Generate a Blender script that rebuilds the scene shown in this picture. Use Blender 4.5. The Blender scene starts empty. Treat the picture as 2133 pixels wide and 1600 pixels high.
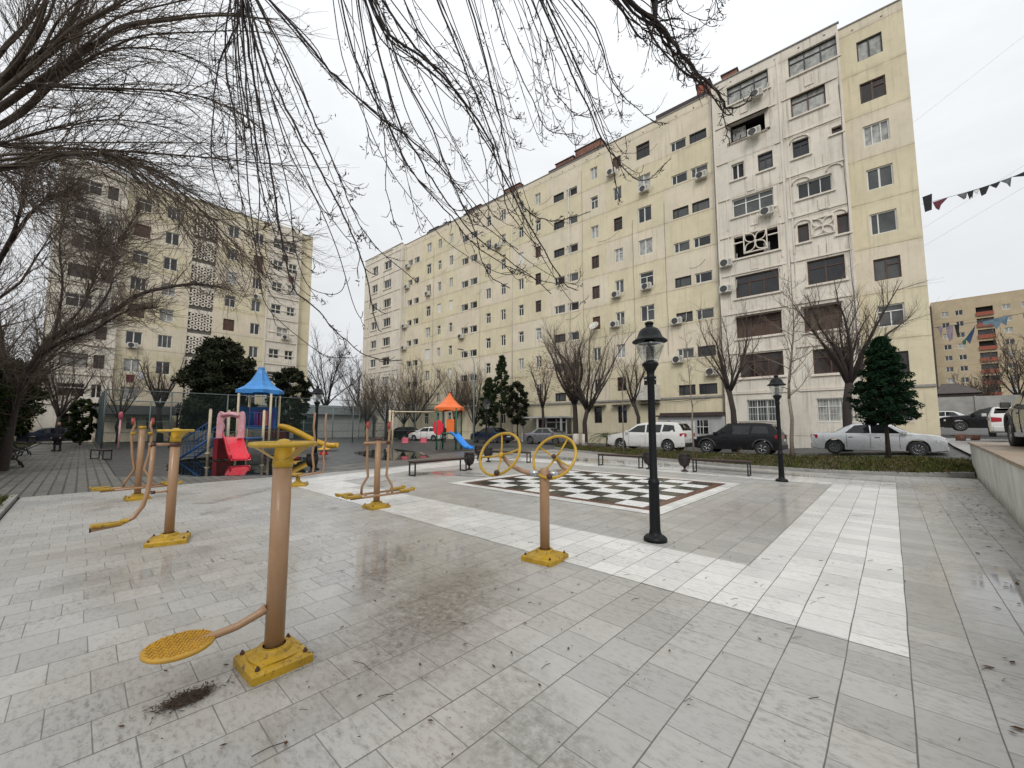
import bpy, math, random
import numpy as np
from mathutils import Vector, Matrix
R=math.radians; PI=math.pi
scn=bpy.context.scene
C=bpy.data.collections.new('scene'); scn.collection.children.link(C)
# ---------------------------------------------------------------- object helpers
def link(o,parent=None):
    C.objects.link(o)
    if parent is not None: o.parent=parent
    return o
def tag(o,label=None,cat=None,group=None,kind=None):
    if label: o['label']=label
    if cat: o['category']=cat
    if group: o['group']=group
    if kind: o['kind']=kind
    return o
def thing(name,label,cat,loc=(0,0,0),rz=0.,group=None):
    o=bpy.data.objects.new(name,None); o.empty_display_size=.2
    o.location=loc; o.rotation_euler=(0,0,rz); C.objects.link(o)
    return tag(o,label,cat,group)
def copy_tree(o,parent=None):
    c=o.copy(); C.objects.link(c)
    if parent is not None: c.parent=parent
    for ch in list(o.children): copy_tree(ch,c)
    return c
class MB:
    def __init__(s): s.v=[];s.f=[];s.m=[];s.sm=[]
    def add(s,vs,fs,mi=0,smooth=False):
        b=len(s.v); s.v+= [tuple(p) for p in vs]
        for f in fs: s.f.append(tuple(b+i for i in f)); s.m.append(mi); s.sm.append(smooth)
        return s
    def box(s,x0,x1,y0,y1,z0,z1,mi=0):
        return s.add([(x0,y0,z0),(x1,y0,z0),(x1,y1,z0),(x0,y1,z0),(x0,y0,z1),(x1,y0,z1),(x1,y1,z1),(x0,y1,z1)],
          [(0,3,2,1),(4,5,6,7),(0,1,5,4),(1,2,6,5),(2,3,7,6),(3,0,4,7)],mi)
    def bbox(s,x0,x1,y0,y1,z0,z1,b=.01,mi=0):   # bevelled box
        pr=[]
        for z,i in ((z0,b),(z0+b,0),(z1-b,0),(z1,b)):
            for (x,y) in ((x0+i+b,y0+i),(x1-i-b,y0+i),(x1-i,y0+i+b),(x1-i,y1-i-b),(x1-i-b,y1-i),(x0+i+b,y1-i),(x0+i,y1-i-b),(x0+i,y0+i+b)): pr.append((x,y,z))
        fs=[tuple(range(7,-1,-1)),tuple(range(24,32))]
        for k in range(3):
            for j in range(8): a=k*8+j;c=k*8+(j+1)%8; fs.append((a,c,c+8,a+8))
        return s.add(pr,fs,mi)
    def obox(s,c,dx,dy,dz,M=None,mi=0):  # oriented box: centre, sizes, 3x3 matrix
        M=M or Matrix.Identity(3); c=Vector(c); vs=[]
        for z in (-.5,.5):
            for x,y in ((-.5,-.5),(.5,-.5),(.5,.5),(-.5,.5)): vs.append(c+M@Vector((x*dx,y*dy,z*dz)))
        return s.add(vs,[(0,3,2,1),(4,5,6,7),(0,1,5,4),(1,2,6,5),(2,3,7,6),(3,0,4,7)],mi)
    def tube(s,pts,r,n=8,mi=0,caps=True,closed=False):
        pts=[Vector(p) for p in pts]; k=len(pts)
        rs=[r]*k if not hasattr(r,'__len__') else list(r)
        vs=[];up=Vector((0,0,1)); ref=None
        for i,p in enumerate(pts):
            if closed: d=(pts[(i+1)%k]-pts[i-1])
            else: d=(pts[min(i+1,k-1)]-pts[max(i-1,0)])
            if d.length<1e-9: d=Vector((0,0,1))
            d.normalize()
            if ref is None: ref=d.cross(up) if abs(d.z)<.95 else d.cross(Vector((1,0,0)))
            ref=(ref-d*ref.dot(d))
            if ref.length<1e-6: ref=d.orthogonal()
            ref.normalize(); q=d.cross(ref)
            for j in range(n):
                a=2*PI*j/n; vs.append(p+(ref*math.cos(a)+q*math.sin(a))*rs[i])
        fs=[]
        for i in range(k if closed else k-1):
            for j in range(n):
                a=i*n+j;b=i*n+(j+1)%n; i2=((i+1)%k)*n; fs.append((a,b,i2+(j+1)%n,i2+j))
        b=len(s.v); s.add(vs,fs,mi,True)
        if caps and not closed:
            s.f.append(tuple(b+j for j in range(n-1,-1,-1)));s.m.append(mi);s.sm.append(False)
            s.f.append(tuple(b+(k-1)*n+j for j in range(n)));s.m.append(mi);s.sm.append(False)
        return s
    def lathe(s,prof,c=(0,0,0),n=24,mi=0,M=None,smooth=True,sx=1,sy=1):
        c=Vector(c);vs=[]
        for r,z in prof:
            for j in range(n):
                a=2*PI*j/n; p=Vector((r*math.cos(a)*sx,r*math.sin(a)*sy,z))
                if M is not None: p=M@p
                vs.append(c+p)
        fs=[]
        for i in range(len(prof)-1):
            for j in range(n): a=i*n+j;b=i*n+(j+1)%n; fs.append((a,b,b+n,a+n))
        s.add(vs,fs,mi,smooth)
        b=len(s.v)-len(vs)
        if prof[0][0]>1e-4: s.f.append(tuple(b+j for j in range(n-1,-1,-1)));s.m.append(mi);s.sm.append(False)
        if prof[-1][0]>1e-4: s.f.append(tuple(b+(len(prof)-1)*n+j for j in range(n)));s.m.append(mi);s.sm.append(False)
        return s
    def torus(s,c,Rr,r,M=None,n=40,m=10,mi=0):
        M=M or Matrix.Identity(3); c=Vector(c)
        return s.tube([c+M@Vector((Rr*math.cos(2*PI*i/n),Rr*math.sin(2*PI*i/n),0)) for i in range(n)],r,m,mi,closed=True)
    def poly(s,pts,z=0,mi=0): return s.add([(p[0],p[1],z if len(p)<3 else p[2]) for p in pts],[tuple(range(len(pts)))],mi)
    def prism(s,pts,z0,z1,mi=0):  # pts counter-clockwise
        n=len(pts); vs=[(x,y,z0) for x,y in pts]+[(x,y,z1) for x,y in pts]
        return s.add(vs,[tuple(range(n-1,-1,-1)),tuple(range(n,2*n))]+[(i,(i+1)%n,n+(i+1)%n,n+i) for i in range(n)],mi)
    def build(s,name,mats,parent=None,loc=None,rot=None):
        me=bpy.data.meshes.new(name); me.from_pydata(s.v,[],s.f)
        if not isinstance(mats,(list,tuple)): mats=[mats]
        for m in mats: me.materials.append(m)
        if len(s.f):
            me.polygons.foreach_set('material_index',s.m); me.polygons.foreach_set('use_smooth',s.sm)
        me.update()
        o=bpy.data.objects.new(name,me); link(o,parent)
        if loc: o.location=loc
        if rot: o.rotation_euler=rot
        return o
def np_mesh(name,V,F,mats,parent=None,smooth=False,mi=None,loc=None):
    V=np.asarray(V,dtype=np.float32); F=np.asarray(F,dtype=np.int32)
    me=bpy.data.meshes.new(name); k=F.shape[1]
    me.vertices.add(len(V)); me.vertices.foreach_set('co',V.ravel())
    me.loops.add(F.size); me.loops.foreach_set('vertex_index',F.ravel())
    me.polygons.add(len(F)); me.polygons.foreach_set('loop_start',np.arange(0,F.size,k,dtype=np.int32))
    me.polygons.foreach_set('loop_total',np.full(len(F),k,dtype=np.int32))
    if smooth: me.polygons.foreach_set('use_smooth',np.ones(len(F),dtype=bool))
    if not isinstance(mats,(list,tuple)): mats=[mats]
    for m in mats: me.materials.append(m)
    if mi is not None: me.polygons.foreach_set('material_index',np.asarray(mi,dtype=np.int32))
    me.update(calc_edges=True); me.validate()
    o=bpy.data.objects.new(name,me); link(o,parent)
    if loc: o.location=loc
    return o
# ---------------------------------------------------------------- node helpers
class NT:
    def __init__(s,t): s.t=t
    def n(s,ty,**k):
        nd=s.t.nodes.new(ty)
        for a,b in k.items():
            if a.startswith('_'): setattr(nd,a[1:],b)
        for a,b in k.items():
            if a.startswith('_'): continue
            key=int(a[1:]) if a[0]=='i' and a[1:].isdigit() else a.replace('__',' ')
            s.put(nd.inputs[key],b)
        return nd
    def put(s,inp,b):
        if isinstance(b,bpy.types.NodeSocket): s.t.links.new(b,inp)
        elif isinstance(b,bpy.types.Node): s.t.links.new(b.outputs[0],inp)
        else: inp.default_value=b
    def m(s,op,a,b=None,c=None,clamp=False):
        nd=s.t.nodes.new('ShaderNodeMath'); nd.operation=op; nd.use_clamp=clamp
        s.put(nd.inputs[0],a)
        if b is not None: s.put(nd.inputs[1],b)
        if c is not None: s.put(nd.inputs[2],c)
        return nd.outputs[0]
    def mix(s,f,a,b,bt='MIX'):
        nd=s.t.nodes.new('ShaderNodeMix'); nd.data_type='RGBA'; nd.blend_type=bt
        s.put(nd.inputs[0],f); s.put(nd.inputs[6],a); s.put(nd.inputs[7],b); return nd.outputs[2]
    def noise(s,vec,scale,det=4,rough=.55,dist=0.):
        nd=s.t.nodes.new('ShaderNodeTexNoise'); s.put(nd.inputs['Vector'],vec)
        nd.inputs['Scale'].default_value=scale; nd.inputs['Detail'].default_value=det; nd.inputs['Roughness'].default_value=rough; nd.inputs['Distortion'].default_value=dist
        return nd.outputs[0]
    def ramp(s,f,a,b,lo=0.,hi=1.):
        nd=s.t.nodes.new('ShaderNodeMapRange'); nd.clamp=True
        s.put(nd.inputs[0],f)
        for i,v in zip((1,2,3,4),(a,b,lo,hi)): s.put(nd.inputs[i],v)
        return nd.outputs[0]
    def coord(s,scale=None,which='Object'):
        tc=s.t.nodes.new('ShaderNodeTexCoord'); o=tc.outputs[which]
        if scale:
            mp=s.t.nodes.new('ShaderNodeMapping'); s.t.links.new(o,mp.inputs[0]); mp.inputs['Scale'].default_value=scale; return mp.outputs[0]
        return o
    def geo(s): return s.t.nodes.new('ShaderNodeNewGeometry').outputs['Position']
def col(c): return (c[0],c[1],c[2],1.)
def mat(name):
    m=bpy.data.materials.new(name); m.use_nodes=True; nt=NT(m.node_tree); b=m.node_tree.nodes['Principled BSDF']; return m,nt,b
def bump(nt,b,h,strength=.3,dist=.01):
    bp=nt.n('ShaderNodeBump',Strength=strength,Distance=dist,Height=h); nt.put(b.inputs['Normal'],bp)
def simple(name,c,rough=.5,var=.15,scale=6.,metal=0.,bmp=0.,c2=None,coat=0.,spots=None):
    """base colour broken up by noise; optional second colour (wear) and bump"""
    m,nt,b=mat(name); v=nt.coord()
    f=nt.noise(v,scale,5,.6)
    d=[max(0,x*(1-var)) for x in c]; l=[min(1,x*(1+var)) for x in c]
    cc=nt.mix(nt.ramp(f,.3,.7),col(d),col(l))
    if c2:
        g=nt.noise(v,scale*2.7,6,.7,.6); cc=nt.mix(nt.ramp(g,*(spots or (.6,.72))),cc,col(c2))
    nt.put(b.inputs['Base Color'],cc)
    nt.put(b.inputs['Roughness'],nt.ramp(nt.noise(v,scale*3,3),.3,.7,max(.02,rough-.1),min(1,rough+.1)))
    b.inputs['Metallic'].default_value=metal
    if coat: b.inputs['Coat Weight'].default_value=coat; b.inputs['Coat Roughness'].default_value=.06
    if bmp: bump(nt,b,nt.noise(v,scale*8,4),bmp,.01)
    return m
M={}
def paving(name,base,dirt=.5,wet=1.,joint=(.13,.12,.105)):
    m,nt,b=mat(name); P=nt.coord()
    sep=nt.n('ShaderNodeSeparateXYZ',Vector=P); X=sep.outputs[0];Y=sep.outputs[1]
    # wobble so that joints are not ruler-straight
    wob=nt.m('MULTIPLY',nt.m('SUBTRACT',nt.noise(P,.9,2),.5),.02)
    Xs=nt.m('DIVIDE',nt.m('ADD',X,wob),.307); ci=nt.m('FLOOR',Xs)
    off=nt.m('MULTIPLY',nt.m('MODULO',nt.m('ADD',ci,4000.),2.),.5)
    jit=nt.m('MULTIPLY',nt.n('ShaderNodeTexWhiteNoise',_noise_dimensions='1D',W=ci).outputs[0],.12)
    Ys=nt.m('ADD',nt.m('ADD',nt.m('DIVIDE',nt.m('SUBTRACT',nt.m('SUBTRACT',Y,wob),.135),.3055),off),jit); ri=nt.m('FLOOR',Ys)
    fx=nt.m('FRACT',Xs); fy=nt.m('FRACT',Ys)
    ex=nt.m('MULTIPLY',nt.m('MINIMUM',fx,nt.m('SUBTRACT',1.,fx)),.307)
    ey=nt.m('MULTIPLY',nt.m('MINIMUM',fy,nt.m('SUBTRACT',1.,fy)),.3055)
    jw=nt.ramp(nt.noise(P,2.3,5,.7),.3,.7,.0010,.0034)
    jx=nt.m('SUBTRACT',1.,nt.ramp(ex,jw,nt.m('ADD',jw,.0025)))
    jy=nt.m('MULTIPLY',nt.m('SUBTRACT',1.,nt.ramp(ey,nt.m('MULTIPLY',jw,.7),nt.m('ADD',jw,.0018))),.85)
    J=nt.m('MAXIMUM',jx,jy)
    cid=nt.n('ShaderNodeCombineXYZ',X=ci,Y=ri)
    wn=nt.n('ShaderNodeTexWhiteNoise',_noise_dimensions='2D',Vector=cid)
    tv=nt.ramp(wn.outputs[0],0,1,.86,1.07)
    c=nt.mix(1.,col(base),nt.n('ShaderNodeCombineColor',Red=tv,Green=tv,Blue=tv),'MULTIPLY')
    c=nt.mix(nt.m('MULTIPLY',wn.outputs[0],.12),c,col((base[0]*1.02,base[1]*.97,base[2]*.9)))
    # fine grime veins and blotches
    st=nt.coord((1,2.2,1)); g1=nt.noise(st,13.,9,.78,.15); g2=nt.noise(P,.75,5,.62,.4)
    gm=nt.m('MULTIPLY',nt.ramp(g1,.48,.66),nt.ramp(g2,.36,.64,.10,1.))
    c=nt.mix(nt.m('MULTIPLY',gm,dirt),c,col((.085,.07,.055)))
    c=nt.mix(nt.ramp(nt.noise(P,.33,5,.6),.46,.68,0,.5*dirt),c,col((.27,.235,.17)))
    sp=nt.n('ShaderNodeTexVoronoi',Vector=P,Scale=9.,Randomness=1.); 
    c=nt.mix(nt.m('MULTIPLY',nt.m('SUBTRACT',1.,nt.ramp(sp.outputs['Distance'],.035,.07)),nt.ramp(nt.noise(P,1.3,2),.45,.62)),c,col((.07,.055,.04)))
    # a brown dirt patch with its own shape near the middle of the square, and one dark patch of needles under the twister
    def blob(cx,cy,rx,ry,rot,n0,n1):
        dx=nt.m('SUBTRACT',X,cx);dy=nt.m('SUBTRACT',Y,cy);ca,sa=math.cos(rot),math.sin(rot)
        a=nt.m('DIVIDE',nt.m('ADD',nt.m('MULTIPLY',dx,ca),nt.m('MULTIPLY',dy,sa)),rx)
        d=nt.m('DIVIDE',nt.m('SUBTRACT',nt.m('MULTIPLY',dy,ca),nt.m('MULTIPLY',dx,sa)),ry)
        q=nt.m('SQRT',nt.m('ADD',nt.m('MULTIPLY',a,a),nt.m('MULTIPLY',d,d)))
        q=nt.m('ADD',q,nt.m('MULTIPLY',nt.m('SUBTRACT',nt.noise(P,5.,6,.7),.5),1.3))
        return nt.ramp(q,n0,n1,1.,0.)
    if dirt>.4:
        k=nt.m('MULTIPLY',blob(-2.85,2.15,.62,1.35,.45,.3,1.15),nt.ramp(nt.noise(P,17.,8,.8),.32,.6))
        c=nt.mix(nt.m('MULTIPLY',k,.85),c,col((.095,.068,.048)))
        k6=nt.m('MULTIPLY',blob(-4.1,2.4,.25,1.1,.75,.3,1.2),nt.ramp(nt.noise(P,13.,8,.8),.36,.6)); c=nt.mix(nt.m('MULTIPLY',k6,.7),c,col((.11,.075,.055)))
        k4=nt.m('MULTIPLY',blob(-1.35,1.55,.35,.95,.9,.3,1.15),nt.ramp(nt.noise(P,15.,8,.8),.38,.62)); c=nt.mix(nt.m('MULTIPLY',k4,.6),c,col((.085,.08,.05)))
        k5=nt.m('MULTIPLY',blob(1.0,13.,.75,6.5,0,.3,1.15),nt.ramp(nt.noise(P,9.,8,.8),.42,.62)); c=nt.mix(nt.m('MULTIPLY',k5,.75),c,col((.085,.065,.045)))
        k2=nt.m('MULTIPLY',blob(-2.93,.49,.085,.17,.1,.35,.95),nt.ramp(nt.noise(P,60.,5,.75),.3,.55))
        c=nt.mix(nt.m('MULTIPLY',k2,.85),c,col((.05,.035,.028)))
        k3=nt.m('MULTIPLY',blob(-2.95,.93,.34,.34,0,.3,1.),nt.ramp(nt.noise(P,40.,6,.75),.45,.62))  # grime round the twister base, also painted in as its contact shade
        c=nt.mix(nt.m('MULTIPLY',k3,.8),c,col((.06,.042,.032)))
    # wet film: darker and mirror-like in broad patches
    w=nt.noise(P,.42,4,.55,.5)
    wz=blob(-4.2,2.6,1.5,1.7,0,.2,1.25); wz2=nt.m('MULTIPLY',blob(-1.6,8.5,1.0,3.2,0,.3,1.3),.55); wz3=blob(.8,5.8,.7,1.7,0,.2,1.2); wz4=blob(-6.5,15.2,9.,1.5,-.1,.3,1.2)
    W=nt.m('MAXIMUM',nt.m('MAXIMUM',wz,wz2),nt.m('MAXIMUM',wz3,wz4))
    W=nt.m('MULTIPLY',nt.m('MAXIMUM',W,nt.ramp(w,.56,.70)),wet)
    c=nt.mix(nt.m('MULTIPLY',W,.30),c,nt.mix(1.,c,col((.45,.45,.44)),'MULTIPLY'))
    c=nt.mix(J,c,col(joint))
    nt.put(b.inputs['Base Color'],c)
    ro=nt.m('SUBTRACT',nt.ramp(g1,.3,.7,.34,.5),nt.m('MULTIPLY',W,.46))
    ro=nt.m('MAXIMUM',nt.m('ADD',ro,nt.m('MULTIPLY',J,.2)),.045)
    nt.put(b.inputs['Roughness'],ro); nt.put(b.inputs['Specular IOR Level'],nt.ramp(W,0,1,.4,.75))
    h=nt.m('ADD',nt.m('MULTIPLY',nt.m('SUBTRACT',1.,J),1.),nt.m('MULTIPLY',nt.noise(P,30.,4),.06))
    h=nt.m('ADD',h,nt.m('MULTIPLY',nt.n('ShaderNodeTexWhiteNoise',_noise_dimensions='2D',Vector=cid).outputs[0],.0))
    bump(nt,b,h,.25,.004)
    return m
M['tile']=paving('grey_paving',(.435,.425,.405),.75,1.)
M['band']=paving('white_paving',(.72,.715,.69),.5,.8)
def wallmat(name,base,stain=.5,pitch=3.0,off=0.,seams=True,seamc=(.28,.23,.15)):
    m,nt,b=mat(name); P=nt.coord(); sep=nt.n('ShaderNodeSeparateXYZ',Vector=P); Z=sep.outputs[2]; X=sep.outputs[0]
    v=nt.ramp(nt.noise(P,.5,5,.6),.3,.7,.86,1.08)
    c=nt.mix(1.,col(base),nt.n('ShaderNodeCombineColor',Red=v,Green=v,Blue=v),'MULTIPLY')
    c=nt.mix(nt.ramp(nt.noise(P,2.3,6,.7),.5,.75,0,.35*stain),c,col((base[0]*.62,base[1]*.58,base[2]*.5)))
    # repaired patches of slightly different paint, then vertical rain streaks
    pt=nt.n('ShaderNodeTexVoronoi',_feature='F1',_distance='CHEBYCHEV',Vector=nt.coord((.42,.42,.36)),Scale=1.,Randomness=.8)
    c=nt.mix(nt.ramp(nt.n('ShaderNodeSeparateColor',Color=pt.outputs['Color']).outputs[0],.6,.75,0.,.30*stain),c,col((base[0]*.9,base[1]*.93,base[2]*.93)))
    sv=nt.coord((3.2,3.2,.16)); c=nt.mix(nt.m('MULTIPLY',nt.ramp(nt.noise(sv,1.6,6,.65),.52,.72,0,.62*stain),nt.ramp(nt.noise(P,.25,3),.4,.6,.3,1.)),c,col((.24,.21,.165)))
    if seams:
        w=nt.m('MULTIPLY',nt.m('SUBTRACT',nt.noise(P,1.2,3),.5),.06)
        z=nt.m('FRACT',nt.m('DIVIDE',nt.m('ADD',nt.m('SUBTRACT',Z,off),nt.m('ADD',w,300.)),pitch))
        d=nt.m('MULTIPLY',nt.m('MINIMUM',z,nt.m('SUBTRACT',1.,z)),pitch)
        s1=nt.ramp(d,.012,.045,1.,0.); s2=nt.m('MULTIPLY',nt.ramp(d,.0,.3,.5,0.),nt.ramp(nt.noise(P,1.7,5,.7),.42,.7))
        c=nt.mix(nt.m('MULTIPLY',s1,nt.ramp(nt.noise(P,1.1,3),.35,.6,.25,.75)),c,col(seamc)); c=nt.mix(s2,c,col((seamc[0]*1.2,seamc[1]*1.2,seamc[2]*1.1)))
    nt.put(b.inputs['Base Color'],c); b.inputs['Roughness'].default_value=.85; b.inputs['Specular IOR Level'].default_value=.25
    bump(nt,b,nt.noise(P,9.,5,.65),.25,.02)
    return m
M['yellow']=wallmat('yellow_render',(.71,.635,.455),.75,3.,.9)
M['cream']=wallmat('cream_render',(.73,.65,.51),.75,3.,.9)
M['white']=wallmat('white_render',(.75,.695,.605),1.3,3.,.9,True,(.3,.25,.19))
M['relief']=wallmat('white_moulding',(.76,.695,.605),.8,3.,.9,False)
M['grey_annex']=wallmat('grey_panel',(.50,.51,.50),.6,3.,0,False)
M['brickred']=simple('roof_brick',(.22,.10,.07),.85,.35,3.,bmp=.3,c2=(.32,.24,.18),spots=(.55,.65))
M['roofdark']=simple('dark_roofing',(.06,.045,.04),.8,.3,2.)
M['inside']=simple('dark_room',(.025,.022,.02),.8,.3,2.)
def glass(name,base,rough=.07,var=.5,scale=.8):
    m,nt,b=mat(name); P=nt.geo(); n=nt.noise(P,scale,3)
    nt.put(b.inputs['Base Color'],nt.mix(nt.ramp(n,.35,.65),col([x*(1-var) for x in base]),col([x*(1+var) for x in base])))
    b.inputs['Roughness'].default_value=rough; b.inputs['Specular IOR Level'].default_value=.6
    bump(nt,b,nt.noise(P,.9,2),.12,.02); return m
M['gdark']=glass('dark_glass',(.014,.016,.017)); M['gmid']=glass('mid_glass',(.06,.064,.062)); M['gcurt']=glass('curtained_glass',(.34,.34,.32),.12,.35,3.)
M['gbrown']=glass('brown_glass',(.032,.022,.018))
M['fwhite']=simple('white_frame',(.72,.72,.69),.4,.08); M['fbrown']=simple('brown_frame',(.085,.04,.026),.5,.3); M['fdark']=simple('dark_frame',(.03,.03,.032),.4,.3)
M['shutter']=simple('brown_boards',(.075,.043,.03),.6,.35,9.)
M['acw']=simple('cream_ac_case',(.60,.58,.52),.5,.15,4.,c2=(.35,.3,.24)); M['acd']=simple('ac_grille',(.05,.05,.05),.6,.2)
M['black']=simple('black_paint',(.006,.007,.008),.45,.3,9.); M['black'].node_tree.nodes['Principled BSDF'].inputs['Specular IOR Level'].default_value=.22; M['blackb']=simple('black_iron',(.02,.02,.021),.5,.3,12.)
M['clearglass']=None
def clear(name,tint=(.9,.93,.92),fac=.82):
    m=bpy.data.materials.new(name); m.use_nodes=True; t=m.node_tree; t.nodes.clear(); nt=NT(t)
    tr=nt.n('ShaderNodeBsdfTransparent',Color=col(tint)); gl=nt.n('ShaderNodeBsdfGlossy',Color=(.9,.9,.9,1),Roughness=.06)
    lw=nt.n('ShaderNodeLayerWeight',Blend=.35); f=nt.ramp(lw.outputs[1],0,1,1-fac-.06,.75)
    mx=nt.n('ShaderNodeMixShader',Fac=f); t.links.new(tr.outputs[0],mx.inputs[1]); t.links.new(gl.outputs[0],mx.inputs[2])
    o=nt.n('ShaderNodeOutputMaterial'); t.links.new(mx.outputs[0],o.inputs[0]); return m
M['clearglass']=clear('lamp_glass')
M['tan']=simple('tan_enamel',(.34,.20,.108),.4,.10,5.,coat=.15,c2=(.17,.09,.05),spots=(.66,.72),bmp=.05)
M['yel']=simple('worn_yellow_enamel',(.47,.285,.012),.38,.16,7.,coat=.2,c2=(.20,.12,.05),spots=(.66,.72),bmp=.05)
M['yelb']=simple('yellow_base_enamel',(.39,.235,.012),.5,.25,8.,c2=(.11,.075,.045),spots=(.54,.66),bmp=.2)
M['orangey']=simple('orange_yellow_plastic',(.48,.27,.03),.4,.15,8.)
M['rust']=simple('rust_brown',(.07,.03,.025),.6,.3,20.); M['redgrip']=simple('red_grip',(.33,.05,.035),.5,.15)
M['chrome']=simple('steel_joint',(.5,.52,.55),.25,.1,9.,metal=.8)
M['pink']=simple('faded_pink_plastic',(.70,.36,.40),.45,.15,3.,c2=(.78,.60,.60),spots=(.5,.7)); M['red']=simple('red_plastic',(.72,.02,.045),.32,.12,3.,coat=.2)
M['darkred']=simple('dark_red_plastic',(.22,.012,.02),.4,.2); M['blue']=simple('blue_plastic',(.045,.25,.62),.4,.12,2.,c2=(.10,.33,.68)); M['dblue']=simple('dark_blue_paint',(.02,.10,.28),.45,.2)
M['bluep']=simple('bright_blue_slide',(.03,.25,.75),.3,.1); M['orange']=simple('orange_plastic',(.80,.16,.03),.4,.12,2.); M['green']=simple('green_post',(.02,.12,.06),.45,.2)
M['slidey']=simple('yellow_slide',(.58,.33,.02),.35,.12,3.); M['ivory']=simple('ivory_post',(.62,.52,.36),.4,.1)
M['purple']=simple('purple_panel',(.16,.03,.22),.5,.1); M['pinkseat']=simple('pink_seat',(.55,.12,.16),.5,.1)
M['bark']=simple('bark_grey_brown',(.085,.065,.05),.9,.4,14.,bmp=.8); M['barkd']=simple('bark_dark',(.04,.03,.026),.9,.4,18.,bmp=.9); M['barkl']=simple('bark_pale',(.20,.165,.13),.9,.3,14.,bmp=.6)
M['twig']=simple('dark_twig',(.045,.030,.027),.8,.3,9.); M['twigb']=simple('brown_twig',(.13,.098,.075),.85,.3,3.); M['whitew']=simple('whitewash',(.55,.50,.45),.9,.2,6.,c2=(.2,.16,.13))
def leafmat(name,a,b_,sc=1.4):
    m,nt,b=mat(name); P=nt.geo(); nt.put(b.inputs['Base Color'],nt.mix(nt.ramp(nt.noise(P,sc,4,.7),.3,.7),col(a),col(b_)))
    b.inputs['Roughness'].default_value=.9; b.inputs['Specular IOR Level'].default_value=.05
    return m
M['needle']=leafmat('dark_needles',(.006,.020,.010),(.022,.048,.022)); M['evleaf']=leafmat('dark_evergreen_leaves',(.014,.020,.012),(.045,.048,.028)); M['pine']=leafmat('pine_needles',(.02,.035,.016),(.055,.075,.035))
M['grass']=leafmat('grass_blades',(.035,.05,.012),(.11,.11,.04),2.); M['ivy']=leafmat('ground_leaves',(.03,.038,.013),(.15,.105,.055),2.5); M['dryleaf']=leafmat('dry_leaves',(.05,.028,.016),(.13,.075,.04),9.)
M['palm']=leafmat('palm_frond',(.03,.05,.025),(.08,.10,.05)); M['moss']=leafmat('mossy_foliage',(.015,.026,.010),(.045,.06,.02))
M['seed']=leafmat('dry_seed_clusters',(.035,.025,.020),(.085,.062,.048),5.); M['paleleaf']=leafmat('pale_dry_leaves',(.22,.15,.09),(.38,.29,.2),3.)
M['asphalt']=simple('asphalt',(.075,.077,.078),.6,.25,1.3,bmp=.4,c2=(.045,.045,.046),spots=(.5,.7)); M['soil']=simple('soil',(.06,.045,.03),.95,.35,4.,bmp=.5)
M['rubber']=simple('dark_rubber_ground',(.042,.044,.047),.45,.3,.9,bmp=.3,c2=(.025,.026,.028),spots=(.45,.65))
M['kerb']=simple('kerb_concrete',(.30,.29,.27),.8,.2,5.,bmp=.3,c2=(.14,.12,.1)); M['conc']=simple('concrete',(.34,.335,.32),.85,.2,1.2,bmp=.4,c2=(.2,.19,.17))
def retmat():
    m,nt,b=mat('stained_white_wall'); P=nt.coord(); sv=nt.coord((2.5,2.5,.35))
    c=nt.mix(nt.ramp(nt.noise(P,1.6,6,.65),.35,.7),col((.62,.62,.58)),col((.46,.46,.41)))
    c=nt.mix(nt.ramp(nt.noise(sv,2.2,6,.7),.5,.72,0,.6),c,col((.19,.19,.14)))
    z=nt.n('ShaderNodeSeparateXYZ',Vector=P).outputs[2]
    c=nt.mix(nt.m('MULTIPLY',nt.ramp(nt.m('ADD',z,nt.m('MULTIPLY',nt.noise(P,4.,4),.35)),.12,.42,1.,0.),.8),c,col((.10,.10,.06)))
    nt.put(b.inputs['Base Color'],c); b.inputs['Roughness'].default_value=.9; bump(nt,b,nt.noise(P,14.,6,.7),.6,.02); return m
M['retwall']=retmat()
def brickpav(name,c1,c2,bw,bh,mortar,msize=.012,rot=0.):
    m,nt,b=mat(name); tc=nt.coord(); mp=nt.n('ShaderNodeMapping',Vector=tc); mp.inputs['Rotation'].default_value=(0,0,rot)
    br=nt.n('ShaderNodeTexBrick',Vector=mp,Color1=col(c1),Color2=col(c2),Mortar=col(mortar),Scale=1.); br.inputs['Mortar Size'].default_value=msize; br.inputs['Brick Width'].default_value=bw; br.inputs['Row Height'].default_value=bh; br.inputs['Bias'].default_value=0
    c=nt.mix(nt.ramp(nt.noise(tc,1.2,5,.6),.4,.7,0,.45),br.outputs[0],col((c1[0]*.5,c1[1]*.5,c1[2]*.45)))
    nt.put(b.inputs['Base Color'],c); nt.put(b.inputs['Roughness'],nt.ramp(nt.noise(tc,.8,3),.4,.6,.35,.7)); bump(nt,b,br.outputs[1],-.3,.01); return m
M['paver']=brickpav('grey_brick_pavers',(.15,.145,.13),(.115,.112,.10),.42,.21,(.035,.033,.03),.02)
M['cappave']=brickpav('tan_wall_paving',(.33,.25,.17),(.28,.215,.15),.8,.11,(.14,.1,.07),.006)
M['farbrick']=wallmat('tan_facade_tile',(.50,.41,.28),.6,6.,0,True,(.36,.17,.07)); M['balred']=simple('brick_red_balcony',(.30,.085,.055),.8,.2)
M['chessk']=simple('black_floor_tile',(.022,.023,.021),.22,.4,5.,c2=(.035,.033,.03)); M['chessw']=simple('white_floor_tile',(.78,.78,.765),.3,.05,4.,c2=(.6,.58,.54),spots=(.72,.85)); M['chessr']=simple('red_granite_tile',(.11,.04,.028),.28,.3,14.,c2=(.05,.03,.025))
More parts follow.
